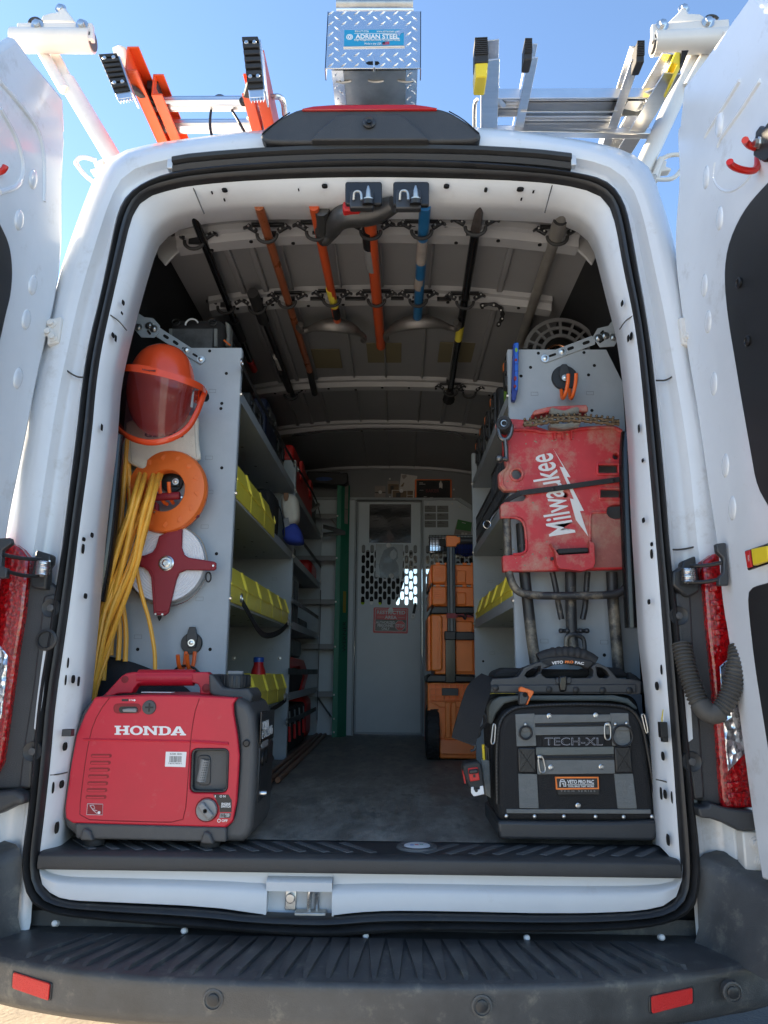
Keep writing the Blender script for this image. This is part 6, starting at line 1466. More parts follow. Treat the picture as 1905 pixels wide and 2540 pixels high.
# second unit goods
rc = thing('red_tool_case', 'red plastic tool case strapped on the top shelf by the partition', 'case', (-.5, 2.1, zt_))
p0 = atx('B3', 790, 1230, -.43); 
ya, yb = 1.8, 2.55
mk(B().box2((-.72, ya, zt_), (-.425, yb, 2.155)), 'case_half', 'red', rc, bevel=.02, seg=3)
mk(B().box2((-.70, ya + .01, 2.158), (-.44, yb - .03, 2.25)), 'case_half', 'red', rc, bevel=.02, seg=3)
for y in (1.95, 2.35): mk(B().box2((-.43, y, 2.1), (-.412, y + .09, 2.2)), 'latch', 'red', rc, bevel=.004)
mk(B().tube(resample([(-.42, 2.5, 2.05), (-.395, 2.53, 2.08), (-.395, 2.62, 2.12), (-.42, 2.66, 2.1)], 14), .012, 8), 'carry_handle', 'gen_grey_l', rc)
carton('dark_case', 'black case behind the red tool case near the partition', 'case', (-.72, 2.62, zt_), (-.45, 2.98, 2.2), 'dk_case')
p, q = ipl('B4', (840, 215), (905, 275), -.43)
carton('red_pouch', 'small red pouch on the second shelf of the far left unit', 'pouch', (-.6, q.y - .3, 1.65), (-.43, q.y, 1.78), 'red', .03)
carton('small_tool', 'small black and red tool at the near end of the far left shelf', 'tool', (-.52, 1.84, 1.65), (-.43, 1.95, 1.73), 'dk_case', .01, lambda t: mk(B().box2((-.5, 1.85, 1.732), (-.44, 1.93, 1.76)), 'red_top', 'red', t, bevel=.01))
def rk_(t, lo=None):
    for k in range(3): mk(B().box2((-.438, 1.95 + k * .05, 1.34), (-.428, 1.975 + k * .05, 1.57)), 'latch', 'plastic_k', t, bevel=.003)
carton('parts_organizer', 'dark grey parts organizer standing on the third far left shelf', 'organizer', (-.7, 1.9, 1.328), (-.435, 2.12, 1.6), 'gen_grey', .012, rk_)
carton('battery_charger', 'flat black battery charger on the third far left shelf', 'charger', (-.6, 2.2, 1.328), (-.435, 2.55, 1.40), 'dk_case', .012)
ct = thing('cordless_tool', 'red and black cordless power tool on the lowest far left shelf', 'tool', (-.5, 2.1, 1.0))
mk(B().box2((-.6, 1.8, .995), (-.45, 2.62, 1.14)), 'motor_body', 'black_r', ct, bevel=.03, seg=3)
mk(B().slab([(-.44, 1.95, 1.19), (-.44, 2.5, 1.18), (-.44, 2.75, 1.1), (-.44, 2.5, .99), (-.44, 2.35, 1.0), (-.44, 2.55, 1.09), (-.44, 2.3, 1.14), (-.44, 1.95, 1.13)], (-.12, 0, 0)), 'red_housing', 'red', ct, bevel=.008, seg=3)
mk(B().box2((-.56, 1.95, 1.19), (-.44, 2.35, 1.28)), 'battery', 'plastic_k', ct, bevel=.015, seg=3)
mk(B().box2((-.6, 1.78, 1.05), (-.425, 1.83, 1.3)), 'red_end', 'red', ct, bevel=.012)
tpk = thing('tool_pouch_row', 'black tool pouch with red pulls on the floor under the far left shelf', 'pouch', (-.5, 2.1, .724))
for k in range(4):
    y = 1.82 + k * .18; mk(B().box2((-.62, y, .73), (-.43, y + .17, .95)), 'pocket', 'fabric', tpk, bevel=.02, seg=3)
    mk(B().tube([(-.425, y + .05, .93), (-.42, y + .05, .86)], .004, 6), 'grey_pull', 'webbing', tpk)
    mk(B().tube([(-.424, y + .05, .86), (-.42, y + .055, .79)], .007, 6), 'red_pull', 'red', tpk)
mk(B().box2((-.62, 2.56, .73), (-.43, 2.86, .98)), 'red_pack', 'red', tpk, bevel=.05, seg=4)
carton('dark_tote', 'dark tote on the floor beneath the first left shelving unit', 'tote', (-.72, .9, .726), (-.46, 1.6, .93), 'gen_grey', .02)
cloth('coiled_hose', 'black coiled hose on the floor behind the generator', 'hose', (-.5, .75, .86), (.1, .12, .13), 'black_r', 5, .1)
rb2 = thing('red_bottle', 'red bottle with a blue cap standing in the lowest yellow bins', 'bottle', atx('B4', 372, 1150, -.46))
p = atx('B4', 372, 1145, -.46); zz = atx('B4', 372, 1040, -.46).z
mk(B().lathe((p.x, p.y, 1.0), (0, 0, 1), [(.03, 0), (.03, .1), (.028, .12), (.02, zz - 1.0 - .03), (.018, zz - 1.0 - .015)], 20), 'bottle_body', 'red', rb2)
mk(B().lathe((p.x, p.y, zz - .016), (0, 0, 1), [(.021, 0), (.021, .018), (.018, .02)], 16), 'cap', 'blue', rb2)
# copper pipes on the floor
for k in range(3):
    a, b_ = atz('B4', 552 + 14 * k, 2110 - 12 * k, .735), atz('B4', 905 + 6 * k, 1757, .735)
    xx = -.392 + .026 * k
    mk(B().tube([(xx, .98 + .02 * k, .736), (xx - .012, 2.95, .736)], .0105, 10), 'copper_pipe', 'copper_dk', label='copper pipe on the floor along the left shelving, %s the aisle' % ('farthest from', 'middle one of three beside', 'nearest')[k], cat='pipe', group='copper pipes')
tc = thing('tube_cutter', 'black tubular tool lying on the floor beside the generator', 'tool', atz('B4', 530, 2100, .73))
mk(B().tube([(-.40, .82, .75), (-.40, 1.02, .755)], .02, 14), 'barrel', 'black_r', tc)
mk(B().tube([(-.395, .98, .78), (-.4, 1.2, .79)], .016, 10), 'grip', 'plastic_k', tc)
# side tubes in the van's rear corners
mk(B().tube(resample(ats('B1', [(372,-60),(355,200),(318,600),(270,1000),(205,1330)], .24), 20), .024, 12), 'side_tube', 'black_g', van)
mk(B().tube(resample(ats('B6', [(1335,830),(1318,1000),(1330,1500),(1352,2000),(1370,2400)], .3), 20), .024, 12), 'side_tube', 'black_g', van)
# ------------------------------------------------------------------ helmet with face shield
hm = thing('face_shield_helmet', 'orange hard hat with tinted curved face shield hung on the left panel', 'helmet', at('A8', 720, 1215, .36))
def bow(x): u = max(-1, min(1, (x - 735) / 455)); return .345 - .175 * math.sqrt(max(0, 1 - u * u))
cc_ = at('A8', 750, 700, .325); sx_ = (at('A8', 1062, 700, .325) - cc_).x; sz_ = (at('A8', 735, 300, .325) - cc_).z
L = []; n = 40
for j in range(1, 18):
    t = math.pi * j / 18; rg = []; ww_ = (math.sin(t) ** .72) / math.sin(t)
    for k in range(n):
        a = 2 * math.pi * k / n; X = math.sin(t) * math.cos(a); Z_ = math.cos(t); Yv = math.sin(t) * math.sin(a)
        wd = 1 if Z_ > 0 else 1 - .14 * Z_ * Z_
        rib_ = .03 * max(0, math.cos(X * 13)) ** 8 if (Z_ > .1 and Yv < 0) else 0
        rg.append(Vector((cc_.x + sx_ * X * wd * ww_ + .03 * Z_ * 0, cc_.y - .0 + .085 * Yv * (1 + rib_) * ww_, cc_.z + sz_ * Z_ * (1.0 if Z_ > 0 else 1.04))))
    L.append(rg)
mk(B().loft(L, True, True), 'shell', 'hat', hm, sharp=60)
top = [(335,520),(400,478),(470,466),(600,478),(800,530),(960,580),(1070,620),(1150,665),(1172,700)]
bot_ = [(335,545),(400,528),(480,528),(610,548),(800,588),(960,640),(1060,678),(1130,712),(1168,735)]
T_ = resample([Vector((x, 0, y)) for x, y in top], 30); B2 = resample([Vector((x, 0, y)) for x, y in bot_], 30)
f3 = lambda v, dy=0: at('A8', v.x, v.z, bow(v.x) + dy)
mk(B().loft([[f3(v, .012) for v in T_], [f3(v, -.006) for v in T_], [f3(v, -.008) for v in B2], [f3(v, .006) for v in B2]], False), 'crown_band', 'hat', hm, solid=.003)
low_ = [(325,560),(300,750),(292,930),(325,1040),(420,1125),(560,1178),(690,1190),(850,1150),(985,1060),(1070,910),(1110,720)]
# visor: columns between the band and the lower rim
lo_c = resample([Vector((x, 0, y)) for x, y in [(320,900),(330,1040),(420,1125),(560,1178),(690,1190),(850,1150),(985,1060),(1060,930),(1095,800)]], 30)
up_c = resample([Vector((x, 0, y)) for x, y in [(332,545),(400,528),(480,528),(610,548),(800,588),(960,640),(1060,678),(1100,700)]], 30)
cols = []
for k in range(7):
    t = k / 6; cols.append([f3(a.lerp(b_, t), -.004 + .05 * t) for a, b_ in zip(up_c, lo_c)])
vm = mat('visor_t', (.075, .018, .028), .05, alpha=.58, spec=.8)
mk(B().loft(cols, False), 'visor', 'visor_t', hm, sharp=80)
rim = resample([Vector((x, 0, y)) for x, y in [(325,560),(300,750),(292,930),(325,1045),(420,1135),(560,1190),(690,1202),(850,1165),(1000,1075),(1085,930),(1140,780),(1165,715)]], 46)
def rimy(v): return bow(v.x) + (.045 * max(0, (v.z - 600) / 600))
P = [at('A8', v.x, v.z, rimy(v)) for v in rim]
mk(B().tube(P, .0062, 10, sy=1.5), 'visor_rim', 'hat', hm)
kp = at('A8', 1148, 770, .30)
mk(B().lathe(kp - Vector((.012, 0, 0)), (1, -.35, 0), [(.02, -.012), (.02, .006), (.016, .008)], 20), 'pivot_boss', 'hat', hm)
mk(B().lathe(kp, (1, -.35, 0), [(.016, -.004), (.016, .008), (.013, .012)], 12), 'pivot_knob', 'black', hm)
a, b_, c = [at('A8', x, y, bow(640) - .0125) for x, y in ((576,527),(698,541),(578,506))]
text('Honeywell', a, b_, c, 'label_k', hm, bold=.02, ext=.001)
mk(B().slab([at('A8', x, y, bow(1045) + .012) for x, y in ((1048,700),(1062,704),(1050,870),(1026,866),(1036,790))], (0, .0008, 0)), 'visor_label', 'gen_grey_l', hm)
# canvas glove bag
gb = thing('glove_bag', 'cream canvas glove bag hanging below the helmet', 'bag', at('A8', 780, 1465, .36))
def grid_soft(P4, Y, nx, ny, amp, name, m, par, f, seed=0, thick=.02):
    tl, tr, br, bl = [Vector((x, 0, y)) for x, y in P4]; L = []
    for j in range(ny + 1):
        v = j / ny; rw = []
        for i in range(nx + 1):
            u = i / nx; p = tl.lerp(tr, u).lerp(bl.lerp(br, u), v)
            rw.append((p.x, p.z, u, v))
        L.append(rw)
    return L
outl = [(432,960),(1108,900),(1104,1200),(1132,1335),(1118,1365),(960,1420),(810,1462),(725,1498),(640,1492),(550,1440),(465,1398),(432,1380),(424,1180)]
soft(outl, .372, .014, 'canvas_body', 'canvas', gb, .006, 4, 'A8', 12, .35)
tbox('GLOVES', 'A8', 600, 1104, 962, 1148, .352, mat('navy_print', (.02, .025, .06), .8), gb, bold=.02, ext=.002)
mk(B().tube(resample(ats('A8', [(1065,960),(1072,1200),(1082,1340)], .345), 20), .0012, 6).tube(resample(ats('A8', [(468,1100),(466,1250),(478,1375)], .345), 16), .0012, 6), 'stitching', mat('stitch', (.5, .47, .4), .9), gb)
# ------------------------------------------------------------------ orange fish tape reel
ft = thing('fish_tape_reel', 'orange ring-shaped fish tape reel with maroon handle', 'reel', at('B1', 790, 775, .37))
c = at('B1', 792, 405, .365); R_ = (at('B1', 1150, 405, .365) - c).x; ax = Vector((-.16, -1, .0))
prof = [(.48 * R_, -.02), (.495 * R_, .010), (.515 * R_, .0135), (.9 * R_, .0135), (.97 * R_, .009), (.99 * R_, .003), (1.0 * R_, -.001), (.965 * R_, -.002), (.965 * R_, -.006), (1.0 * R_, -.007), (.985 * R_, -.018), (.9 * R_, -.03), (.54 * R_, -.03), (.48 * R_, -.02)]
mk(B().lathe(c, ax, prof, 56, cap=False), 'reel_ring', 'orange', ft)
mk(B().lathe(c, ax, [(.97 * R_, -.0062), (.972 * R_, -.0018)], 56, cap=False), 'reel_slot', 'hole', ft)
for k in range(14):
    a = 2 * math.pi * k / 14; u = ax.normalized().orthogonal(); v_ = ax.normalized().cross(u); p = c + (u * math.cos(a) + v_ * math.sin(a)) * R_ * .585 + ax.normalized() * .0132
    mk(B().box(p, (.018, .003, .012), Matrix.Rotation(-a, 3, 'Y')), 'grip_notch', 'orange', ft, bevel=.0015)
mk(B().tube(ats('B1', [(690,455),(905,440)], .355), .012, 12), 'handle', 'maroon', ft)
mk(B().slab(ats('B1', [(690,490),(715,500),(720,560),(760,580),(690,582)], .36), (0, .02, 0)), 'handle_web', 'maroon', ft, bevel=.003)
mk(B().tube([at('B1', 1040, 600, .36), at('B1', 1055, 625, .36)], .008, 8), 'tape_eye', 'maroon', ft)
for x, y in ((922,455),(690,580),(502,232)): mk(B().lathe(at('B1', x, y, .346), (0, -1, 0), [(.0035, 0), (.003, .002)], 8), 'screw', 'zinc', ft)
# hooks on the panels: black magnet disc, plate, nut and two orange prongs
def hook(label, f, c, r, plate, nut, prongs, Y, m='orange_hook', pr=.0058):
    o = thing('panel_hook', label, 'hook', at(f, c[0], c[1] + r, Y))
    p = at(f, *c, Y); rr = (at(f, c[0] + r, c[1], Y) - p).x
    mk(B().lathe(p, (0, -1, 0), [(rr, 0), (rr, .006), (rr * .94, .009)], 30), 'magnet', 'plastic_k', o)
    mk(B().prism(xz(f, plate, Y - .01), Y - .016, Y - .008), 'plate', 'plastic_dk', o, bevel=.002)
    b = B(); hexbolt(b, at(f, *nut, Y - .016), (0, -1, 0), .006, .006); mk(b, 'nut', 'zinc', o)
    for P in prongs:
        k = len(P); mk(B().tube(resample([at(f, x, y, Y - .014 - d) for x, y, d in P], 26), pr, 10), 'prong', m, o)
    return o
hook('orange double hook low on the left panel above the generator', 'B1', (1008, 1688), 90, [(988,1548),(1040,1548),(1058,1640),(1040,1725),(975,1725),(960,1640)], (1003, 1683),
     [[(957,1755,0),(958,1850,.006),(965,1905,.02),(975,1860,.05),(968,1790,.055)][:0] or [(888,1785,.06),(895,1870,.05),(915,1915,.03),(945,1880,.012),(957,1760,.0)], [(966,1780,.06),(972,1870,.05),(988,1915,.03),(1020,1880,.012),(1032,1760,.0)]], .418)
hook('orange hook prongs holding the fish tape reel and cord', 'B1', (845, 330), 92, [(840,285),(900,285),(905,365),(840,365)], (870, 323), [[(735,320,.06),(735,400,.055),(760,490,.04),(800,515,.02)], [(812,325,.06),(815,400,.055),(830,470,.04),(850,505,.02)]], .416)
hook('orange double hook near the top of the right panel', 'B6', (812, 385), 105, [(782,285),(795,275),(828,275),(838,288),(858,350),(845,400),(785,400),(768,350)], (817, 382),
     [[(845,350,.055),(842,420,.05),(820,520,.04),(795,560,.02),(788,480,.0)], [(908,345,.06),(905,420,.052),(885,520,.04),(860,562,.02),(855,475,.0)]], .428)
# ------------------------------------------------------------------ open-reel measuring tape
mr_ = thing('tape_reel', 'white measuring tape on a maroon four-arm reel', 'reel', at('B1', 735, 1480, .39))
c = at('B1', 795, 1012, .385); R_ = (at('B1', 1122, 1012, .385) - c).x
pr = [(.12 * R_, -.014)]
for k in range(26): r0 = R_ * (.2 + .8 * k / 26); pr += [(r0, -.0155 if k % 2 else -.0145), (r0 + R_ * .022, -.0155 if k % 2 else -.0145)]
pr = [(a_, -h) for a_, h in pr]
mk(B().lathe(c, (0, -1, 0), [(a_, h - .002) for a_, h in pr] + [(R_, -.014), (.1 * R_, -.014)], 60), 'tape_winding', 'tape_w', mr_, sharp=20)
cr_ = [(735,785),(820,745),(925,715),(930,735),(925,880),(945,940),(985,965),(1140,990),(1200,1000),(1216,1010),(1214,1062),(1192,1074),(965,1070),(905,1095),(880,1150),(832,1350),(815,1430),(782,1455),(690,1450),(682,1330),(668,1130),(645,1082),(605,1048),(550,1036),(545,955),(620,945),(680,920),(708,880)]
yy = .385 - .018
mk(B().prism(xz('B1', cr_, yy), yy - .008, yy + .004), 'reel_cross', 'maroon', mr_, bevel=.003, seg=3)
mk(B().prism(xz('B1', [(795 + (x - 795) * .9 + 4, 1012 + (y - 1012) * .93) for x, y in cr_], yy - .006), yy - .0096, yy), 'cross_ridge', 'maroon', mr_, bevel=.0015)
mk(B().lathe(at('B1', 793, 1012, yy - .009), (0, -1, 0), [(.0225, -.004), (.0225, .004), (.019, .006), (.017, .003), (.012, .003), (.0115, .007), (.008, .008), (.0075, .004), (.004, .004), (.0035, .007)], 28), 'hub', 'steel', mr_)
for x, y in ((700,1440),(758,1443),(1187,1032)): mk(B().lathe(at('B1', x, y, yy - .009), (0, -1, 0), [(.0035, 0), (.003, .002)], 8), 'screw', 'zinc', mr_)
mk(B().lathe(at('B1', 735, 1458, .385), (0, 0, -1), [(.006, 0), (.006, .004), (.001, .014)], 12), 'plumb_tip', 'black', mr_)
P = [at('B1', 795 + 345 * math.cos(t), 1020 + 352 * math.sin(t), .4) for t in [RAD(20 + 140 * k / 30) for k in range(31)]]
mk(B().tube(P, .0018, 6), 'wire_loop', 'steel', mr_)
mk(B().tube(resample(ats('B1', [(935,705),(1010,745),(1080,800),(1110,870),(1128,930),(1138,985)], .375), 24), .004, 6, sy=.4), 'loose_tape_end', mat('tape_end', (.5, .42, .32), .6), mr_)
P = [at('B1', 1146 + 22 * math.cos(t), 1128 + 40 * math.sin(t), .38) for t in [2 * math.pi * k / 20 for k in range(20)]]
mk(B().tube(P, .0024, 8, closed=True), 'end_ring', 'black', mr_)
# ------------------------------------------------------------------ yellow extension cord
xc = thing('extension_lead', 'long yellow extension cord hung in loops beside the left shelving', 'cord', at('B1', 250, 2200, .3))
LY = [215,600,800,1000,1200,1400,1600,1800,2000,2200,2500]
LX = [575,470,385,318,245,180,135,105,82,60,30]; RX = [765,640,595,550,475,405,335,280,222,165,110]
def interp(y, X): 
    for i in range(len(LY) - 1):
        if y <= LY[i + 1]: t = (y - LY[i]) / (LY[i + 1] - LY[i]); return X[i] * (1 - t) + X[i + 1] * t
    return X[-1]
for k in range(13):
    u0 = k / 12; pts = []
    ph = random.uniform(0, 6); 
    for y in [160, 215, 400, 600, 800, 1000, 1200, 1400, 1600, 1800, 2000, 2200, 2500]:
        u = min(1, max(0, u0 + .16 * math.sin(y / 430 + ph)))
        yy = max(y, 215); pts.append(at('B1', interp(yy, LX) + (interp(yy, RX) - interp(yy, LX)) * u + (0 if y >= 215 else 12), y, .41 if y < 230 else .3 + .028 * math.sin(k * 2.1 + y / 700) - .012 * (k % 3)) + Vector((random.uniform(-.004, .004), 0, 0)))
    mk(B().tube(resample(pts, 60), .0074, 8), 'cord_strand', 'cord', xc)
for k, P in enumerate(([(395,-30),(380,300),(355,650),(350,900),(345,1250),(325,1790)], [(415,-30),(400,300),(375,650),(372,900),(380,1350),(400,1600),(385,1830)], [(440,-30),(420,250),(395,560),(390,800),(400,1200),(430,1400),(455,1600),(445,1840)], [(460,-30),(440,300),(410,640),(395,760),(370,1000),(340,1500)], [(470,100),(480,350),(490,480),(470,600)], [(405,-30),(372,500),(362,760),(300,1500),(260,2000)])):
    mk(B().tube(resample([at('B1', x, y, .375 - .012 * (k % 2)) for x, y in P], 40), .0074, 8), 'cord_strand', 'cord', xc)
mk(B().tube(resample([at('B1', x, y, .33) for x, y in ((530,1000),(560,1180),(600,1340),(645,1480),(682,1680),(697,1800),(695,1980))], 30), .006, 8), 'cord_strand', 'cord', xc)
for P in ([(290,150),(250,600),(215,1000),(185,1310)], [(270,180),(235,600),(205,950),(190,1250)]):
    mk(B().tube(resample([at('B1', x, y, .3) for x, y in P], 20), .0074, 8), 'cord_strand', 'cord', xc)
# black bag hanging behind the generator
hb = thing('hanging_bag', 'folded black fabric bag hanging on the low hook behind the generator', 'bag', at('B1', 600, 2300, .36))
soft([(268,1790),(400,1815),(560,1862),(690,1915),(840,1985),(960,2060),(1030,2130),(1000,2350),(150,2350),(170,2050)], .4, .012, 'bag_body', 'fabric_n', hb, .012, 6, 'B1', 12, .4)
mk(B().tube(resample(ats('B1', [(850,1925),(900,1880),(960,1872),(1020,1890),(1065,1930)], .37), 20), .008, 8, sy=.4), 'bag_strap', 'black_r', hb)
# ------------------------------------------------------------------ right side: shelf goods
XG = .446
row('B7', [(862,660),(772,735),(698,775),(638,825),(582,868),(545,895)], 1.355, .115, 'yellow bin on the lower right shelf, %s from the doors', XG, 1, 'yellow hopper bins on the right shelves')
for k in range(4):
    hopper('yellow bin on the lowest right shelf, %s from the doors' % ('first', 'second', 'third', 'fourth')[k], .6 + .24 * k, .82 + .24 * k, XG, 1, .992, .1, grp='yellow hopper bins on the right shelves')
# black parts cases standing on the top shelf
for k in range(5):
    y0 = .5 if k == 0 else .87 + (k - 1) * .185; h = .205 + .01 * (k % 2); xb = .53 if k == 0 else .74
    t = thing('parts_case', 'black parts case on the top right shelf, %s from the doors' % ('first', 'second', 'third', 'fourth', 'fifth')[k], 'case', (.6, y0 + .1, 1.974), group='black parts cases')
    mk(B().box2((.462, y0, 1.976), (xb, y0 + .17, 1.976 + h)), 'case_body', 'plastic_k', t, bevel=.014, seg=3)
    mk(B().box2((.452, y0 + .008, 1.985), (.464, y0 + .05, 1.976 + h - .02)), 'spine', 'plastic_dk', t, bevel=.004)
    for j in range(4): mk(B().box2((.447, y0 + .006, 1.99 + j * .055), (.455, y0 + .052, 1.995 + j * .055)), 'spine_rib', 'plastic_k', t, bevel=.001)
    mk(B().box2((.45, y0 + .07, 1.976 + h - .11), (.464, y0 + .12, 1.976 + h - .02)), 'latch', 'plastic_dk', t, bevel=.004)
    mk(B().box2((.449, y0 + .085, 1.976 + h - .045), (.4515, y0 + .11, 1.976 + h - .02)), 'latch_button', 'orange_t', t)
    if k in (0, 2): mk(B().box2((.459, y0 + .12, 2.02), (.463, y0 + .165, 2.12)), 'label', 'green_lt' if k == 0 else 'gen_grey_l', t)
    mk(B().box2((.459, y0 + .12, 1.985), (.463, y0 + .165, 2.01)), 'label_stripe', 'orange_t', t)
# slatted baskets on the second shelf
for k, (y0, y1) in enumerate(((.62, .98), (1.0, 1.28), (1.3, 1.57))):
    t = thing('slatted_basket', 'black slatted basket on the second right shelf, %s from the doors' % ('first', 'second', 'third')[k], 'basket', (.6, y0, 1.65), group='black baskets')
    zt = 1.82 + (.05 if k == 0 else 0)
    b = B(); n = 9
    for i in range(n + 1): y = y0 + (y1 - y0) * i / n; b.box2((.452, y - .005, 1.655), (.458, y + .005, zt))
    for z_ in (1.655, 1.71, 1.765, zt - .006): b.box2((.45, y0, z_), (.456, y1, z_ + .008))
    mk(b, 'slats', 'plastic_dk', t); mk(B().box2((.47, y0 + .01, 1.655), (.72, y1 - .01, zt - .05)), 'contents', 'dk_case', t, bevel=.02)
rg = thing('split_ring', 'steel split ring on a cable hanging off the right shelf', 'ring', at('B6', 190, 1565, .8))
P = [at('B6', 190 + 30 * math.cos(t), 1565 + 30 * math.sin(t), .8) for t in [2 * math.pi * k / 20 for k in range(20)]]
mk(B().tube(P, .0022, 8, closed=True), 'ring', 'steel', rg); mk(B().tube(resample(ats('B6', [(215,1545),(230,1500),(290,1440),(330,1390)], .79), 10), .002, 6), 'cable', 'steel', rg)
# cable reel on top of the unit
cr_t = thing('cable_reel', 'black plastic wire reel with bare copper on the right shelving top', 'reel', (.62, .75, 2.14))
c = at('A6', 1165, 1135, .7); R_ = (at('A6', 1165, 928, .7) - c).z
mat('reel_blk', (.16, .16, .165), .4)
for r0, r1 in ((.9, 1.0), (.68, .76), (.46, .55)):
    mk(B().lathe((c.x, .69, c.z), (0, 1, 0), [(R_ * r0, 0), (R_ * r1, 0), (R_ * r1, .008), (R_ * r0, .008), (R_ * r0, 0)], 48, cap=False), 'flange_ring', 'reel_blk', cr_t)
for k in range(16):
    a = 2 * math.pi * k / 16; d = Vector((math.cos(a), 0, math.sin(a))); q = Vector((c.x, .694, c.z))
    mk(B().bar(q + d * R_ * .54, q + d * R_ * .91, .009, .007, (0, 1, 0)), 'spoke', 'reel_blk', cr_t)
mk(B().lathe((c.x, .84, c.z), (0, 1, 0), [(R_ * .34, 0), (R_ * .96, 0), (R_ * .96, .008), (R_ * .34, .008), (R_ * .34, 0)], 48, cap=False), 'rear_flange', 'black', cr_t)
mk(B().lathe((c.x, .7, c.z), (0, 1, 0), [(R_ * .24, 0), (R_ * .24, .14)], 30, cap=False), 'core', 'plastic_k', cr_t)
mk(B().lathe((c.x, .689, c.z), (0, 1, 0), [(R_ * .98, 0), (R_, .004), (R_ * .98, .01), (R_ * .94, .004), (R_ * .98, 0)], 48, cap=False), 'rim', 'reel_blk', cr_t)
for k in range(5):
    r_ = R_ * (.3 + .035 * k); P = [Vector((c.x + r_ * math.cos(t) - .01, .705 + .02 * k, c.z + r_ * math.sin(t) * .9)) for t in [2 * math.pi * i / 32 for i in range(32)]]
    mk(B().tube(P, .0045, 8, closed=True), 'copper_turn', 'copper', cr_t)
# blue torpedo level stuck to the right panel
lv = thing('torpedo_level', 'blue torpedo spirit level hung at the edge of the right panel', 'level', at('A6', 890, 1405, .42))
Yv = .4
mk(B().prism(xz('A6', [(891,1066),(917,1064),(913,1345),(896,1345)], Yv), Yv, Yv + .022), 'body', mat('level_blue', (.02, .12, .55), .35), lv, bevel=.002)
mk(B().prism(xz('A6', [(875,1345),(912,1345),(897,1408),(876,1404)], Yv), Yv - .001, Yv + .022), 'end', mat('level_navy', (.012, .03, .22), .4), lv, bevel=.002)
mk(B().prism(xz('A6', [(884,1075),(891,1066),(896,1345),(875,1345)], Yv + .004), Yv + .004, Yv + .022), 'side_rail', 'level_navy', lv)
for x, y, rx, ry, m_ in ((902,1110,8,14,'green_lt'), (900,1168,8,9,'maroon'), (896,1277,8,15,'maroon'), (894,1323,8,10,'maroon')):
    p = at('A6', x, y, Yv); s_ = (at('A6', x + 1, y, Yv) - p).x; mk(B().prism([(p.x + a, p.z + b_) for a, b_ in circ(0, 0, rx * s_, 16, ry * s_)], Yv - .001, Yv + .004), 'vial', m_, lv)
for y in (1190, 1232): mk(B().prism(xz('A6', [(890,y),(915,y),(915,y+3),(890,y+3)], Yv), Yv - .0008, Yv + .002), 'body_line', 'level_navy', lv)
# ------------------------------------------------------------------ red chain-vise stand
vs_t = thing('pipe_vise_stand', 'mud-scuffed red folding tripod pipe vise stand on the right panel', 'tool stand', at('B6', 830, 2400, .35))
Ys = .33
OUT = [(368,708),(480,716),(545,722),(600,775),(680,800),(820,812),(940,790),(990,770),(1210,758),(1276,815),(1283,900),(1300,1190),(1312,1400),(1200,1408),(1165,1430),(1155,1465),(1172,1500),(1215,1518),(1325,1508),(1342,1922),(1140,1928),(720,1938),(320,1945),(314,1815),(400,1806),(480,1800),(508,1770),(508,1700),(494,1560),(470,1520),(440,1508),(300,1505),(297,1405),(332,1382),(480,1372),(512,1340),(492,1292),(330,1292),(286,1252),(282,1150),(346,1100),(322,1000),(318,870),(330,800)]
HO = [circ(428, 1160, 50, 20), rrect(1078, 1076, 1254, 1160, 14), rrect(1094, 1274, 1274, 1358, 14), circ(1232, 1013, 24, 14), circ(824, 1324, 21, 14)]
mk(B().prism(xz('B6', OUT, Ys), Ys, Ys + .03, [xz('B6', h_, Ys) for h_ in HO]), 'stand_plate', 'red_mw', vs_t, bevel=.004)
def rim(P, d, name, r_=.004, closed=False, m='red_mw'):
    mk(B().tube(resample(ats('B6', P, Ys - d), 40, closed, 1), r_, 8, closed=closed), name, m, vs_t)
rim([(1276,815),(1283,900),(1300,1190),(1312,1400)], .001, 'edge_rib'); rim([(300,1505),(440,1508),(494,1560),(508,1700),(508,1770),(480,1800),(400,1806)], .001, 'edge_rib'); rim([(368,800),(350,900),(345,1000),(362,1090),(312,1160),(310,1240),(345,1280)], .001, 'edge_rib'); rim([(1276,815),(1210,775),(960,790),(820,815),(640,825),(560,800),(390,800)], .001, 'edge_rib', .006)
rim([(1018,1900),(1020,1620),(1020,1475),(1050,1468),(1150,1465)], .001, 'edge_rib', .0045)
for h_ in HO[:3]: mk(B().tube(ats('B6', h_, Ys - .001), .0045, 8, closed=True), 'hole_rim', 'red_mw', vs_t)
mk(B().prism(xz('B6', [(1028,1480),(1150,1476),(1180,1512),(1225,1526),(1322,1518),(1332,1908),(1026,1912)], Ys), Ys - .0015, Ys + .002), 'muddy_recess', mat('mud_red', (.36, .12, .1), .8, var=.25, vs_=9, dirt=((.36, .29, .19), .5, 9), bump=.5, bs=120), vs_t)
# small mud cakes
for i in range(46):
    x, y = random.choice(((random.uniform(390,640), random.uniform(830,1080)), (random.uniform(1020,1330), random.uniform(1480,1900)), (random.uniform(400,720), random.uniform(1700,1930)), (random.uniform(640,960), random.uniform(820,900)), (random.uniform(300,480), random.uniform(1180,1300)), (random.uniform(480,1300), random.uniform(880,1900))))
    p = at('B6', x, y, Ys); 
    if i == 0: mud0 = B()
    mud0.sphere((p.x, Ys, p.z), random.uniform(.001, .0035), 6, (1, .25, 1))
mk(mud0, 'mud_specks', 'mud', vs_t, kind='stuff')
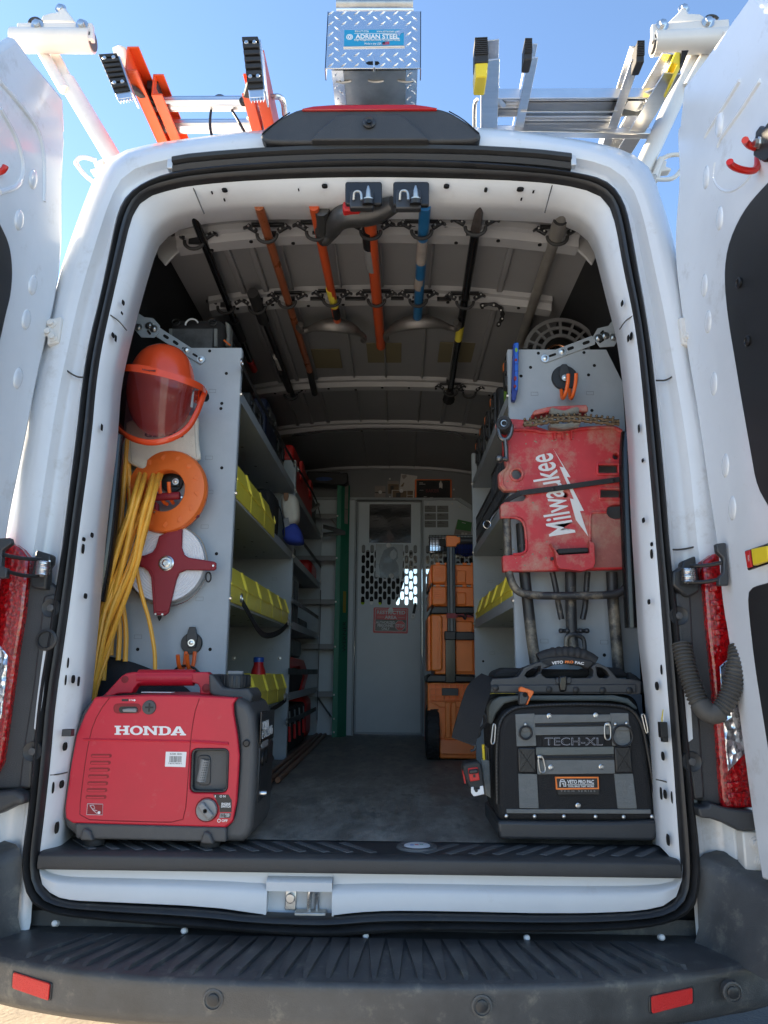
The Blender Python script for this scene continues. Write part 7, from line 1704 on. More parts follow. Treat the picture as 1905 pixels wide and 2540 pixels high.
# lower block with black slot
mk(B().prism(xz('B6', [(698,1715),(735,1790),(745,1890),(770,1925),(950,1945),(1040,1920),(1056,1880),(1050,1720),(1010,1700),(1010,1800),(765,1815)], Ys - .02), Ys - .03, Ys + .005), 'foot_block', 'red_mw', vs_t, bevel=.005, seg=3)
mk(B().prism(xz('B6', [(755,1762),(1003,1752),(1003,1792),(755,1806)], Ys - .014), Ys - .02, Ys + .002), 'rubber_pad', 'black_r', vs_t, bevel=.003)
mk(B().box(at('B6', 712, 1842, Ys - .004), (.007, .012, .008)), 'lock_screw', 'black', vs_t)
mk(B().prism(xz('B6', [(1298,1725),(1322,1722),(1332,1900),(1310,1905)], Ys - .004), Ys - .008, Ys), 'side_tab', 'red_mw', vs_t, bevel=.002)
for x in (732, 797, 866): mk(B().bar(at('B6', x, 805, Ys - .004), at('B6', x, 880, Ys - .001), .006, .01), 'web_rib', 'red_mw', vs_t)
# jaws, chain, crank
mk(B().prism(xz('B6', [(540,690),(560,675),(660,650),(690,645),(930,635),(965,632),(980,655),(980,690),(930,690),(800,695),(690,688),(545,718)], Ys + .01), Ys - .03, Ys + .035), 'upper_jaw_arm', 'red_mw', vs_t, bevel=.004)
for P in ([(688,645),(710,632),(760,648),(805,655),(850,640),(910,625),(925,640),(925,665),(850,680),(805,694),(700,678)], [(692,750),(715,745),(805,765),(850,748),(925,738),(936,765),(880,785),(805,795),(700,785)]):
    jw = mk(B().prism(xz('B6', P, Ys - .03), Ys - .042, Ys), 'jaw', mat('jaw_steel', (.26, .23, .18), .5, .5, var=.3, vs_=40) if 'jaw_steel' not in MT else 'jaw_steel', vs_t, bevel=.001)
    x0, x1 = P[0][0] + 8, P[-4][0] - 10
    for k in range(26):
        x = 696 + 228 * k / 25; yt = 640 + 18 * math.exp(-((x - 805) / 60) ** 2) if P[0][1] < 700 else 750 + 16 * math.exp(-((x - 805) / 60) ** 2)
        mk(B().box(at('B6', x, yt + 18, Ys - .0425), (.0016, .003, .011)), 'tooth', 'jaw_steel', jw)
for k in range(17):
    x = 492 + 44.5 * k; y = 752 - 36 * math.sin(math.pi * min(1, k / 9)) if k < 9 else 712 + (x - 890) * .1
    y = [752,748,742,735,726,720,716,712,710,710,712,715,719,724,729,734,738][k]
    if x > 1215: break
    c = at('B6', x, y, Ys - .045); e = at('B6', x + 44, [748,742,735,726,720,716,712,710,710,712,715,719,724,729,734,738,742][k], Ys - .045)
    ck_ = B(); d = (e - c).normalized(); up = Vector((0, 0, 1))
    for s_ in (-1, 1):
        o_ = Vector((0, 0, s_ * (.0065 if k % 2 else .0045)))
        ck_.tube([c + o_ - d * .002, c.lerp(e, .5) + o_, e + o_ + d * .002], [.0062, .0045, .0062], 8)
    ck_.cyl(c + Vector((0, -.006, 0)), c + Vector((0, .012, 0)), .0042, n=10); ck_.sphere(c + Vector((0, -.006, .012)), .0042, 8)
    mk(ck_, 'chain_link', 'chain', vs_t)
rc_ = at('B6', 325, 752, Ys - .05)
mk(B().lathe(rc_, (-.35, -1, .1), [(.012, .0), (.012, .008), (.021, .008), (.023, .004), (.023, -.03), (.012, -.03)], 24), 'screw_collar', 'black_r', vs_t)
mk(B().tube([rc_ + Vector((0, .02, 0)), rc_ + Vector((.012, .08, -.002))], .0225, 16), 'screw_housing', 'red_mw', vs_t)
for k in range(3): 
    P = [rc_ + Vector((.009 * math.cos(t), -.004 + .004 * k, .009 * math.sin(t))) for t in [2 * math.pi * i / 16 for i in range(16)]]; mk(B().tube(P, .0016, 6, closed=True), 'thread', 'steel', vs_t)
P = [at('B6', *q, Ys - .045) for q in ((282,770),(282,830),(300,870),(330,885),(362,868),(385,820),(385,760))]
mk(B().tube(resample(P, 30), .0072, 10), 'crank_yoke', mat('worn_steel', (.16, .155, .15), .35, .8, var=.4, vs_=30), vs_t)
mk(B().tube(ats('B6', [(335,885),(342,950),(345,1050)], Ys - .045), .0115, 10, sy=.6), 'crank_arm', 'worn_steel', vs_t)
mk(B().tube(ats('B6', [(350,1040),(300,1035)], Ys - .05), .0075, 10).sphere(at('B6', 288, 1034, Ys - .05), .0125, 16), 'crank_knob', 'worn_steel', vs_t)
# printed name and lightning bolt
yt = Ys - .0012
text('Milwaukee', at('B6', 905, 1628, yt), at('B6', 712, 975, yt), at('B6', 700, 1690, yt), 'mw_white', vs_t, bold=.012, shear=.25, ext=.0005, space=1.0)
BL = [(725,957),(862,1183),(832,1180),(970,1454),(938,1456),(1006,1661),(905,1525),(858,1354),(890,1362),(775,1098),(808,1106)]
mk(B().prism(xz('B6', BL, yt), yt - .0006, yt + .001), 'lightning_bolt', 'mw_white', vs_t)
# rubber strap over the stand
P = resample(ats('B6', [(330,1390),(370,1345),(420,1322),(500,1303),(720,1278),(1000,1236),(1300,1196)], Ys - .008), 40)
P = [v + Vector((0, (.05 if i < 6 else 0) * (1 - i / 6), 0)) for i, v in enumerate(P)]
st_ = thing('rubber_strap', 'black rubber strap stretched across the red stand', 'strap', P[20])
mk(B().loft([[v + Vector((0, 0, .0075)) for v in P], [v - Vector((0, 0, .0075)) for v in P]], False), 'band', 'black_r', st_, solid=.005)
for x, y in ((722,1279),(1208,1213)): mk(B().lathe(at('B6', x, y, Ys - .0105), (0, -1, 0), [(.0065, 0), (.0065, .002), (.004, .003), (.003, .001)], 14), 'stud', 'black', st_)
# tube legs
mk(B().tube(resample(ats('B6', [(345,1520),(350,1700),(362,1900),(372,1990),(410,2080),(470,2125),(600,2140),(900,2140),(1180,2135),(1270,2115),(1320,2060),(1330,1980),(1325,1900)], Ys + .012), 60), .0115, 12), 'leg_frame', 'leg_k', vs_t)
for P, r_ in (([(465,1560),(490,1950),(520,2212),(545,2450),(560,2560),(590,2750)], .0165), ([(862,1950),(865,2212),(872,2450),(900,2700)], .0165), ([(1195,1950),(1205,2212),(1228,2450),(1250,2750)], .0165)):
    mk(B().tube(resample(ats('B6', P, Ys + .055), 20), r_, 14), 'leg', 'leg_k', vs_t)
for P in ([(715,1950),(745,2080),(765,2212),(790,2330)], [(1000,1950),(990,2080),(985,2212),(960,2330)]): mk(B().tube(resample(ats('B6', P, Ys + .05), 12), .0085, 10), 'strut', 'leg_k', vs_t)
mk(B().tube(resample([at('B7', *q, Ys + .05) for q in ((1106,1150),(1110,1180))], 4), .01, 8) if False else B().tube(resample(ats('B8', [(840,110),(842,20),(850,-10),(900,-20),(950,-5),(975,20),(980,110)], Ys + .04), 24), .0065, 8), 'strut_yoke', 'leg_k', vs_t)
mk(B().tube(ats('B8', [(800,-45),(1000,-45)], Ys + .05), .006, 8), 'pivot_pin', 'leg_k', vs_t)
for x in (805, 850, 950, 995): mk(B().sphere(at('B8', x, -45, Ys + .045), .008, 10), 'pivot_nut', 'leg_k', vs_t)
# ------------------------------------------------------------------ generator
gn = thing('portable_generator', 'red portable inverter generator standing at the left of the load floor', 'generator', at('B2', 750, 1330, .17))
Yg = .045; Yk_ = .30
GO = [(120,1205),(85,1130),(76,1080),(95,950),(130,700),(180,520),(230,400),(290,322),(345,296),(700,292),(1290,302),(1372,350),(1408,420),(1425,600),(1425,750),(1412,1000),(1400,1190),(1375,1260),(1330,1298),(900,1292),(200,1272)]
mk(B().prism(xz('B2', GO, Yg), Yg, Yk_), 'frame', 'gen_grey', gn, bevel=.016, seg=4)
GR = [(352,298),(330,302),(262,420),(205,560),(162,800),(128,1050),(134,1128),(180,1160),(700,1176),(1225,1190),(1272,1152),(1302,1000),(1318,700),(1300,540),(1278,420),(1275,350),(1302,304),(1000,288),(700,284)]
hole = rrect(985, 658, 1232, 950, 34, 4)
hole = [(x - (y - 658) * .035 + 5, y) for x, y in hole]
front = mk(B().prism(xz('B2', GR, Yg), Yg - .012, Yg + .022, [xz('B2', hole, Yg)]), 'front_cover', 'red_gen', gn, bevel=.004, seg=2)
mk(B().prism(xz('B2', [(352,300),(330,306),(320,330),(1280,340),(1275,350),(1302,306),(1000,289),(700,285)], Yg), Yg + .0222, Yk_ - .012), 'top_cover', 'red_gen', gn, bevel=.004)
yf = Yg - .012
def line(P, r_=.0012, m='red_dk', name='panel_gap', par=gn, y=None):
    mk(B().tube(resample(ats('B2', P, yf if y is None else y), 30, smooth=1), r_, 6), name, m, par)
line([(1036,312),(1015,360),(990,480),(975,600),(962,800),(948,1000),(935,1130),(900,1160),(700,1158),(330,1146),(240,1140),(212,1110),(214,1060),(250,760),(280,590),(310,480),(350,400),(400,330),(420,306)])
line([(240,592),(600,598),(968,606)], .003, 'red_gen', 'crease'); line([(985,606),(1100,612),(1235,622)], .004, 'red_gen', 'crease')
for k in range(7):
    y = 704 + k * 47.2; x = 292 - k * 6; P = rrect(x, y - 13, x + 142 - k * 0, y + 13, 12, 3)
    mk(B().prism(xz('B2', P, yf), yf - .0007, yf + .002), 'vent_slot', 'red_dk', gn)
    mk(B().prism(xz('B2', rrect(x + 6, y - 2, x + 128, y + 9, 5, 2), yf), yf - .0012, yf), 'vent_lip', 'red_gen', gn)
# choke lever recess, knob
mk(B().prism(xz('B2', rrect(446, 346, 636, 414, 30, 4), yf), yf - .0012, yf + .002), 'choke_recess', 'red_dk', gn, bevel=.001)
mk(B().prism(xz('B2', rrect(485, 366, 615, 410, 20, 3), yf), yf - .0018, yf), 'choke_slot', 'label_k', gn)
mk(B().prism(xz('B2', [(515,385),(550,378),(612,378),(612,405),(520,402)], yf), yf - .01, yf), 'choke_lever', 'gen_grey_l', gn, bevel=.002)
mk(B().lathe(at('B2', 692, 372, yf), (0, -1, 0), [(.017, 0), (.016, .004), (.012, .005)], 20), 'cover_screw', 'gen_grey', gn)
mk(B().box(at('B2', 692, 372, yf - .0055), (.02, .001, .004)).box(at('B2', 692, 372, yf - .0056), (.004, .001, .02)), 'screw_cross', 'black', gn)
mk(B().prism(xz('B2', [(503,315),(548,315),(548,330),(503,330)], yf), yf - .0005, yf + .001), 'choke_mark', 'label_k', gn)
tbox('|/|', 'B2', 556, 315, 574, 329, yf - .0002, 'label_w', gn); mk(B().prism(xz('B2', [(576,320),(588,320),(588,314),(600,323),(588,332),(588,326),(576,326)], yf), yf - .0005, yf + .001), 'arrow_mark', 'label_w', gn)
# maker's name in slab capitals
def glyph(polys, x0, x1, y0, y1, par, Y, f='B2', slant=.0, m='label_w', name='lettering'):
    b = B()
    for outer, holes in polys:
        tr = lambda P: xz(f, [(x0 + (x1 - x0) * u, y1 + (y0 - y1) * v) for u, v in P], Y)
        b.prism(tr(outer), Y - .0007, Y + .0005, [tr(h) for h in holes])
    mk(b, name, m, par, smooth=False)
s = .16
H_ = [([(0,0),(.42,0),(.42,s),(.32,s),(.32,.42),(.68,.42),(.68,s),(.58,s),(.58,0),(1,0),(1,s),(.9,s),(.9,1-s),(1,1-s),(1,1),(.58,1),(.58,1-s),(.68,1-s),(.68,.6),(.32,.6),(.32,1-s),(.42,1-s),(.42,1),(0,1),(0,1-s),(.1,1-s),(.1,s),(0,s)], [])]
O_ = [(circ(.5,.5,.5,28,.52), [circ(.5,.5,.27,20,.34)])]
N_ = [([(0,0),(.38,0),(.38,s),(.28,s),(.28,.72),(.74,0),(.92,0),(.92,1-s),(1,1-s),(1,1),(.64,1),(.64,1-s),(.74,1-s),(.74,.34),(.32,1),(0,1),(0,1-s),(.09,1-s),(.09,s),(0,s)], [])]
D_ = [([(0,0),(.55,0),(.8,.08),(.95,.25),(1,.5),(.95,.75),(.8,.92),(.55,1),(0,1),(0,1-s),(.1,1-s),(.1,s),(0,s)], [[(.34,s),(.52,s),(.68,.24),(.74,.5),(.68,.76),(.52,1-s),(.34,1-s)]])]
A_ = [([(0,0),(.4,0),(.4,s),(.3,s),(.345,.26),(.655,.26),(.7,s),(.6,s),(.6,0),(1,0),(1,s),(.93,s),(.62,1),(.38,1),(.07,s),(0,s)], [[(.4,.42),(.6,.42),(.5,.76)]])]
def honda(f, cx, ya, yb, Y, par):
    for g_, (a_, b_) in zip((H_, O_, N_, D_, A_), cx): glyph(g_, a_, b_, ya(a_), yb(a_), par, Y, f)
honda('B2', [(455,557),(560,648),(650,752),(756,842),(840,944)], lambda x: 498 + (x - 455) * .012, lambda x: 560 + (x - 455) * .01, yf - .0002, gn)
# barcode label
lb2 = mk(B().prism(xz('B2', [(806,676),(948,678),(940,782),(800,778)], yf), yf - .0006, yf + .001), 'barcode_label', 'label_w', gn)
b = B(); x = 832
while x < 912:
    w_ = random.choice((1.5, 2.5, 4)); b.prism(xz('B2', [(x, 706), (x + w_, 706), (x + w_ - 2, 748), (x - 2, 748)], yf), yf - .0009, yf - .0004); x += w_ + random.choice((2, 3, 4))
mk(b, 'barcode', 'label_k', lb2, smooth=False)
tbox('EU2200i  30AAC', 'B2', 835, 686, 918, 697, yf - .0007, 'label_k', lb2, ext=.0003); tbox('7 86102 00520 2', 'B2', 822, 752, 916, 761, yf - .0007, 'label_k', lb2, ext=.0003)
# pictogram plate
pl_ = mk(B().prism(xz('B2', [(268,1033),(374,1036),(371,1110),(262,1108)], yf), yf - .0005, yf + .001), 'pictogram_plate', 'red_dk', gn)
b = B()
for P in ([(268,1033),(374,1036),(371,1110),(262,1108),(268,1033)], [(285,1045),(305,1075),(330,1098),(345,1096)], [(285,1045),(310,1042),(318,1065),(300,1070)], [(305,1075),(335,1080)]): b.tube(ats('B2', P, yf - .0006), .0006, 4)
b.lathe(at('B2', 347, 1094, yf - .0006), (0, -1, 0), [(.0035, 0), (.003, .0006)], 12)
mk(b, 'pictogram', 'label_w', pl_)
# starter recess
yr_ = Yg + .03
mk(B().prism(xz('B2', [(x, y) for x, y in rrect(975, 648, 1240, 960, 40, 4)], Yg), yr_ + .02, yr_ + .024), 'recess_back', 'black_g', gn)
ring_o = [(x - (y - 658) * .035 + 5, y) for x, y in rrect(980, 652, 1237, 955, 38, 4)]
mk(B().prism(xz('B2', ring_o, yf), yf - .003, yf + .04, [xz('B2', [(x - (y - 658) * .035 + 5, y) for x, y in rrect(996, 668, 1222, 940, 28, 4)], yf)]), 'recess_rim', 'plastic_k', gn, bevel=.002)
mk(B().tube(ats('B2', [(1080,728),(1066,800),(1050,880)], Yg + .002), .0125, 12), 'starter_grip', 'gen_grey_l', gn)
mk(B().prism(xz('B2', rrect(1022, 700, 1112, 908, 30, 4), Yg - .004), Yg - .003, Yg + .004), 'grip_frame', 'plastic_dk', gn, bevel=.002)
gdots = B()
for k in range(10):
    for j in range(3): p = at('B2', 1085 - k * 4 + j * 12 - 12, 735 + k * 17, Yg - .0098); gdots.sphere(p, .0016, 6)
mk(gdots, 'grip_dots', 'gen_grey', gn, kind='stuff')
mk(B().prism(xz('B2', [(1125,760),(1165,762),(1178,905),(1130,912)], Yg + .02), Yg + .014, Yg + .03), 'starter_housing', 'gen_grey_l', gn, bevel=.003)
mk(B().prism(xz('B2', [(1095,770),(1140,772),(1138,880),(1095,885)], Yg + .012), Yg + .008, Yg + .03), 'rope_guide', 'black', gn, bevel=.003)
# engine switch
p = at('B2', 1088, 1074, yf); r_ = (at('B2', 1160, 1074, yf) - p).x
mk(B().lathe(p, (0, -1, 0), [(r_ * 1.12, -.004), (r_ * 1.12, .0015), (r_ * 1.04, .0005)], 36), 'switch_seat', 'red_dk', gn)
sw = mk(B().lathe(p, (0, -1, 0), [(r_, 0), (r_ * .98, .006), (r_ * .93, .008)], 36), 'engine_switch', 'gen_grey_l', gn)
d = (at('B2', 1130, 1125, yf) - at('B2', 1045, 1020, yf)).normalized()
mk(B().bar(p + Vector((0, -.012, 0)) - d * r_ * .85, p + Vector((0, -.012, 0)) + d * r_ * .85, .016, .012, (0, 1, 0)), 'switch_bar', 'gen_grey_l', sw, bevel=.004, seg=3)
mk(B().lathe(p + Vector((0, -.017, 0)), (0, -1, 0), [(.005, 0), (.005, .002), (.003, .001)], 12), 'switch_screw', 'black', sw)
dp = mk(B().prism(xz('B2', [(1130,968),(1235,970),(1258,1010),(1256,1090),(1175,1090),(1172,1050),(1150,1005)], yf), yf - .0006, yf + .001), 'switch_plate', 'label_k', gn)
mk(B().prism(xz('B2', [(1180,1097),(1253,1097),(1248,1130),(1170,1130)], yf), yf - .0006, yf + .001), 'switch_plate', 'gen_grey_l', gn)
mk(B().prism(xz('B2', [(1160,1135),(1245,1135),(1240,1164),(1145,1164)], yf), yf - .0006, yf + .001), 'off_plate', 'red', gn)
mk(B().prism(xz('B2', [(1208,1099),(1251,1099),(1248,1128),(1206,1128)], yf), yf - .0009, yf), 'switch_plate', 'label_k', gn)
yl = yf - .0009
tbox('I', 'B2', 1142, 974, 1147, 990, yl, 'label_w', dp, bold=.02); tbox('O N', 'B2', 1175, 974, 1215, 990, yl, 'label_w', dp, bold=.02)
tbox('ENGINE\nSWITCH', 'B2', 1185, 1026, 1250, 1060, yl, 'label_w', dp, bold=.03)
tbox('FUEL\nOFF', 'B2', 1214, 1101, 1245, 1124, yl - .0002, 'label_w', dp, bold=.02); tbox('N', 'B2', 1186, 1104, 1200, 1122, yl, 'label_k', dp); tbox('OFF', 'B2', 1188, 1140, 1230, 1158, yl, 'label_w', dp, bold=.03)
c = at('B2', 1170, 1149, yl); mk(B().prism(circ(c.x, c.z, .0042, 18), yl - .0004, yl, [circ(c.x, c.z, .0027, 14)]), 'zero_mark', 'label_w', dp)
# handle, console, fuel cap
Yh = .13
HN = [(335,304),(378,290),(500,158),(532,138),(580,130),(1090,130),(1108,145),(1112,200),(1112,285),(1036,282),(1040,240),(1022,212),(985,202),(650,202),(612,212),(590,240),(572,274),(480,278),(440,292),(400,312)]
mk(B().prism(xz('B2', HN, Yh), Yh, Yh + .036), 'carry_handle', 'red_gen', gn, bevel=.011, seg=4)
mk(B().tube(ats('B2', [(620,168),(1000,168)], Yh + .018), .0205, 20), 'handle_grip', 'red_gen', gn)
gd = B()
for k in range(30):
    for j in range(5): gd.sphere(at('B2', 628 + k * 12.4 + (6 if j % 2 else 0), 150 + j * 11, Yh - .0015 + abs(j - 2) * .002), .0016, 6)
mk(gd, 'grip_dots', 'red_gen', gn, kind='stuff')
mk(B().lathe(at('B2', 525, 181, Yh), (0, -1, 0), [(.009, 0), (.009, .001), (.006, .0015)], 16), 'handle_screw', 'red_dk', gn); mk(B().lathe(at('B2', 1083, 240, Yh), (0, -1, 0), [(.011, 0), (.009, .001), (.003, .001)], 16), 'handle_screw', 'red_dk', gn)
mk(B().prism(xz('B2', [(1108,140),(1135,148),(1200,236),(1300,246),(1378,240),(1408,290),(1395,340),(1310,320),(1140,292),(1112,270)], Yh - .02), Yh - .035, Yh + .1), 'tank_console', 'gen_grey', gn, bevel=.008, seg=3)
fc = at('B2', 1280, 236, Yh + .03); fr_ = (at('B2', 1380, 236, Yh + .03) - fc).x; fh = at('B2', 1280, 146, Yh + .03).z - fc.z
pr = [(fr_ * .7, -.006), (fr_ * .7, 0), (fr_, 0), (fr_, fh * .9), (fr_ * .95, fh), (fr_ * .3, fh)]
cap_ = mk(B().lathe(fc, (0, 0, 1), pr, 40), 'fuel_cap', 'plastic_k', gn)
for k in range(20): a = 2 * math.pi * k / 20; mk(B().box(fc + Vector((fr_ * math.cos(a), fr_ * math.sin(a), fh * .5)), (.004, .006, fh * .85), Matrix.Rotation(a, 3, 'Z')), 'cap_ridge', 'plastic_k', cap_, bevel=.001)
mk(B().box(fc + Vector((0, 0, fh + .004)), (.04, .02, .01)), 'vent_lever', 'gen_grey_l', cap_, bevel=.003)
mk(B().box2((at('B2', 640, 285, Yh - .05).x, Yg + .03, at('B2', 640, 285, Yg).z + .004), (at('B2', 885, 290, Yh).x, Yg + .06, at('B2', 640, 285, Yg).z + .0055)), 'top_label', 'label_w', gn)
# base, feet, screws
mk(B().prism(xz('B2', [(182,1165),(1222,1194),(1222,1296),(330,1276),(190,1272)], yf), yf - .003, Yg + .02), 'base_rail', 'gen_grey', gn, bevel=.005, seg=3)
for x in (264, 1088):
    mk(B().prism(xz('B2', [(x - 28, 1215 + (x > 600) * 20), (x - 10, 1200 + (x > 600) * 20), (x + 12, 1200 + (x > 600) * 20), (x + 30, 1220 + (x > 600) * 20), (x + 55, 1285 + (x > 600) * 22), (x - 42, 1280 + (x > 600) * 22)], yf - .004), yf - .014, Yg + .01), 'foot_boss', 'gen_grey', gn, bevel=.006, seg=3)
for x, yy in ((285, .06), (1090, .06), (285, .26), (1090, .26)):
    p = at('B2', x, 1320, yf); zt = at('B2', x, 1288, yf).z + .006
    mk(B().lathe((p.x, yy, .7215), (0, 0, 1), [(.022, 0), (.024, .006), (.023, zt - .7215 - .008), (.018, zt - .7215)], 22), 'rubber_foot', 'black_r', gn)
mk(B().lathe(at('B2', 1360, 618, Yg), (0, -1, 0), [(.0085, -.002), (.0085, .004), (.006, .006)], 16), 'frame_screw', 'black', gn)
line([(1270,300),(1285,330),(1278,370),(1290,450),(1312,560),(1320,700),(1300,1000),(1270,1155),(1225,1192)], .0016, 'hole', 'frame_gap', gn, yf + .006)
# control panel on the right end
xe = max(v[0] for v in xz('B2', GO, Yg)); 
def onx(y, z_, o=0.0): return Vector((xe + o, y, z_))
z0, z1 = at('B2', 1425, 1050, Yg).z, at('B2', 1425, 390, Yg).z
zm = z0 + (z1 - z0) * .62
mk(B().box2((xe - .01, Yg + .035, z0), (xe + .003, Yk_ - .03, zm - .006)), 'control_panel', 'plastic_k', gn, bevel=.003)
ep = mk(B().slab([onx(Yg + .03, zm), onx(Yk_ - .03, zm), onx(Yk_ - .03, z1 - .01), onx(Yg + .03, z1 - .005)], (.0035, 0, 0)), 'name_plate', 'black_g', gn, bevel=.001)
text('HONDA', onx(Yg + .045, z1 - .052, .004), onx(Yg + .135, z1 - .052, .004), onx(Yg + .045, z1 - .03, .004), 'label_w', ep, bold=.03)
text('EU2200i', onx(Yg + .045, zm + .012, .004), onx(Yk_ - .06, zm + .012, .004), onx(Yg + .045, zm + .036, .004), 'label_w', ep, bold=-.012)
for y in (Yg + .07, Yg + .12): mk(B().lathe(onx(y, z0 + .1, .003), (1, 0, 0), [(.018, 0), (.018, .004), (.013, .005)], 20), 'outlet', 'black', gn)
mk(B().lathe(onx(Yg + .06, z0 + .02, .003), (1, 0, 0), [(.007, 0), (.007, .008), (.005, .015)], 12), 'ground_post', 'zinc', gn)
mk(B().box2((xe, Yg + .05, z0 + .14), (xe + .0036, Yg + .14, zm - .012)), 'panel_label', 'gen_grey_l', gn)
# ------------------------------------------------------------------ tool bag
bag = thing('tool_bag', 'large black zipped tool bag with grey webbing and moulded handle', 'bag', at('B8', 900, 1500, .2))
Yt = .105; Yz = .36
def pb(P, y0, y1, name, m, par=bag, bevel=.0, seg=2): return mk(B().prism(xz('B8', P, y0), y0, y1), name, m, par, bevel=bevel, seg=seg)
pb([(338,1352),(700,1358),(1200,1360),(1522,1348),(1522,1440),(1500,1490),(1470,1502),(360,1490),(345,1470)], Yt - .012, Yz + .01, 'base_tray', 'plastic_dk', bevel=.012, seg=3)
pb([(345,1290),(330,1230),(330,700),(350,620),(400,555),(480,515),(700,500),(900,492),(1150,500),(1290,512),(1370,560),(1405,640),(1450,850),(1500,1280),(1500,1362),(345,1358)], Yt, Yt + .1, 'front_pocket', 'fabric', bevel=.03, seg=4)
pb([(330,1352),(300,1200),(285,800),(272,520),(290,430),(1365,425),(1420,640),(1470,900),(1512,1350)], Yt + .09, Yz, 'main_body', 'fabric', bevel=.025, seg=4)
pb([(272,520),(300,470),(360,440),(480,432),(1200,430),(1300,452),(1370,520),(1360,540),(1290,490),(1180,470),(480,468),(390,490),(330,560),(300,640),(275,640)], Yt + .05, Yt + .1, 'grey_gusset', mat('gusset_g', (.12, .13, .12), .8, var=.1, bump=.4, bs=300), bevel=.006)
yw = Yt - .004
def web(P, name='webbing', m='webbing', y=None, par=bag): return pb(P, yw if y is None else y, Yt + .012, name, m, par, .0012)
web([(470,568),(610,562),(624,800),(480,805)]); web([(492,1005),(628,1008),(642,1260),(500,1258)])
web([(1168,560),(1300,560),(1318,800),(1184,800)]); web([(1196,1006),(1334,1004),(1364,1262),(1222,1262)])
web([(606,572),(1172,570),(1174,622),(608,634)], y=yw - .0015); web([(612,664),(1180,656),(1184,716),(616,722)], y=yw - .0015)
web([(620,812),(1192,806),(1194,862),(622,868)], m=MT.get('web_lt') or mat('web_lt', (.2, .215, .2), .8, var=.1, bump=.8, bs=300, stretch=(1, 1, 5)), y=yw - .0015)
web([(628,906),(1198,904),(1202,1004),(632,1010)], y=yw - .0015); web([(404,1266),(1464,1268),(1466,1300),(406,1296)])
for P in ([(612,634),(1174,624),(1176,655),(612,662)], [(622,868),(1194,866),(1196,902),(624,904)]):
    pb(P, yw + .001, Yt + .012, 'zip_tape', 'black'); a, b_ = at('B8', P[0][0] + 4, (P[0][1] + P[3][1]) / 2, yw), at('B8', P[1][0] - 4, (P[1][1] + P[2][1]) / 2, yw); mk(B().tube([a, b_], .0022, 8), 'zip_teeth', 'plastic_k', bag)
pt = web([(666,726),(1124,722),(1126,800),(670,808)], 'name_patch', 'fabric', yw - .002)
tbox('TECH-XL', 'B8', 685, 740, 1110, 796, yw - .0028, mat('thread_g', (.42, .42, .46), .7), pt, bold=.012, ext=.0006)
tbox('TECH-XL', 'B8', 689, 744, 1106, 792, yw - .0036, 'fabric', pt, bold=-.012, ext=.0006)
for P in ([(486,810),(620,812),(626,1005),(492,1000)], [(1196,805),(1322,802),(1336,1002),(1206,1004)]):
    o = pb(P, yw - .003, Yt + .012, 'vinyl_pad', 'vinyl', bevel=.004, seg=3)
    for a_, b_ in ((0, 2), (1, 3)): mk(B().tube([at('B8', *P[a_], yw - .0034), at('B8', *P[b_], yw - .0034)], .0009, 5), 'stitch_line', 'black', o)
lbp = pb([(762,1028),(1080,1028),(1084,1118),(770,1122)], yw - .002, Yt + .012, 'maker_label', 'orange_t')
pb([(772,1040),(1071,1039),(1074,1108),(779,1110)], yw - .0026, Yt, 'label_field', 'label_k', lbp)
pb([(780,1122),(1085,1118),(1086,1156),(784,1158)], yw - .002, Yt + .012, 'label_tail', 'label_k')
tbox('VETO PRO PAC', 'B8', 850, 1050, 1046, 1078, yw - .003, 'label_w', lbp, bold=.03); tbox('TOOL BAGS THAT WORK', 'B8', 854, 1089, 1048, 1104, yw - .003, 'label_w', lbp, bold=.02)
tbox('T E C H   S E R I E S', 'B8', 800, 1126, 1056, 1138, yw - .0024, 'gen_grey_l', lbp)
b = B(); b.bar(at('B8', 850, 1084, yw - .003), at('B8', 1048, 1083, yw - .003), .001, .0006, (0, 1, 0))
b.tube(ats('B8', [(802,1062),(802,1050),(815,1048),(828,1052),(828,1066)], yw - .0032), .0012, 5).tube(ats('B8', [(798,1100),(798,1064),(812,1062),(838,1066),(840,1098),(826,1098),(826,1078),(812,1078)], yw - .0032), .0014, 5)
mk(b, 'label_emblem', 'label_w', lbp)
for x, y in ((718,580),(1060,575),(730,957),(1100,953),(930,1238)):
    mk(B().lathe(at('B8', x, y, yw - .0012), (0, -1, 0), [(.0062, 0), (.0062, .0015), (.004, .0025), (.0032, .001)], 18), 'eyelet', 'steel', bag)
for x, y in ((403,1316),(611,1319),(826,1319),(1058,1321),(1265,1323),(1473,1321)): mk(B().sphere(at('B8', x, y, Yt - .004), .0052, 12, (1, .7, 1)), 'rivet', 'zinc', bag)
for (x, y), rr, tab, rv in (((546,708), 44, [(515,665),(578,662),(585,695),(510,698)], [(543,643)]), ((1256,735), 74, [(1190,655),(1316,652),(1322,688),(1186,690)], [(1203,641),(1284,634)])):
    o = pb(tab, yw - .005, Yt, 'ring_tab', 'webbing', bevel=.002)
    P = [at('B8', x + rr * math.cos(t), y + rr * .95 * math.sin(t) - (rr * .2 if math.sin(t) < -.5 else 0), yw - .008) for t in [2 * math.pi * k / 26 for k in range(26)]]
    mk(B().tube(P, .0026, 8, closed=True), 'd_ring', 'black', bag)
    for q in rv: mk(B().sphere(at('B8', *q, yw - .003), .0045, 10), 'ring_rivet', 'zinc', bag)
def zip_pull(f, P, y, m='alu_d'):
    mk(B().tube(resample([at('B8', *q, y) for q in P], 24, True, 1), .0018, 6, closed=True), 'zip_pull', m, bag)
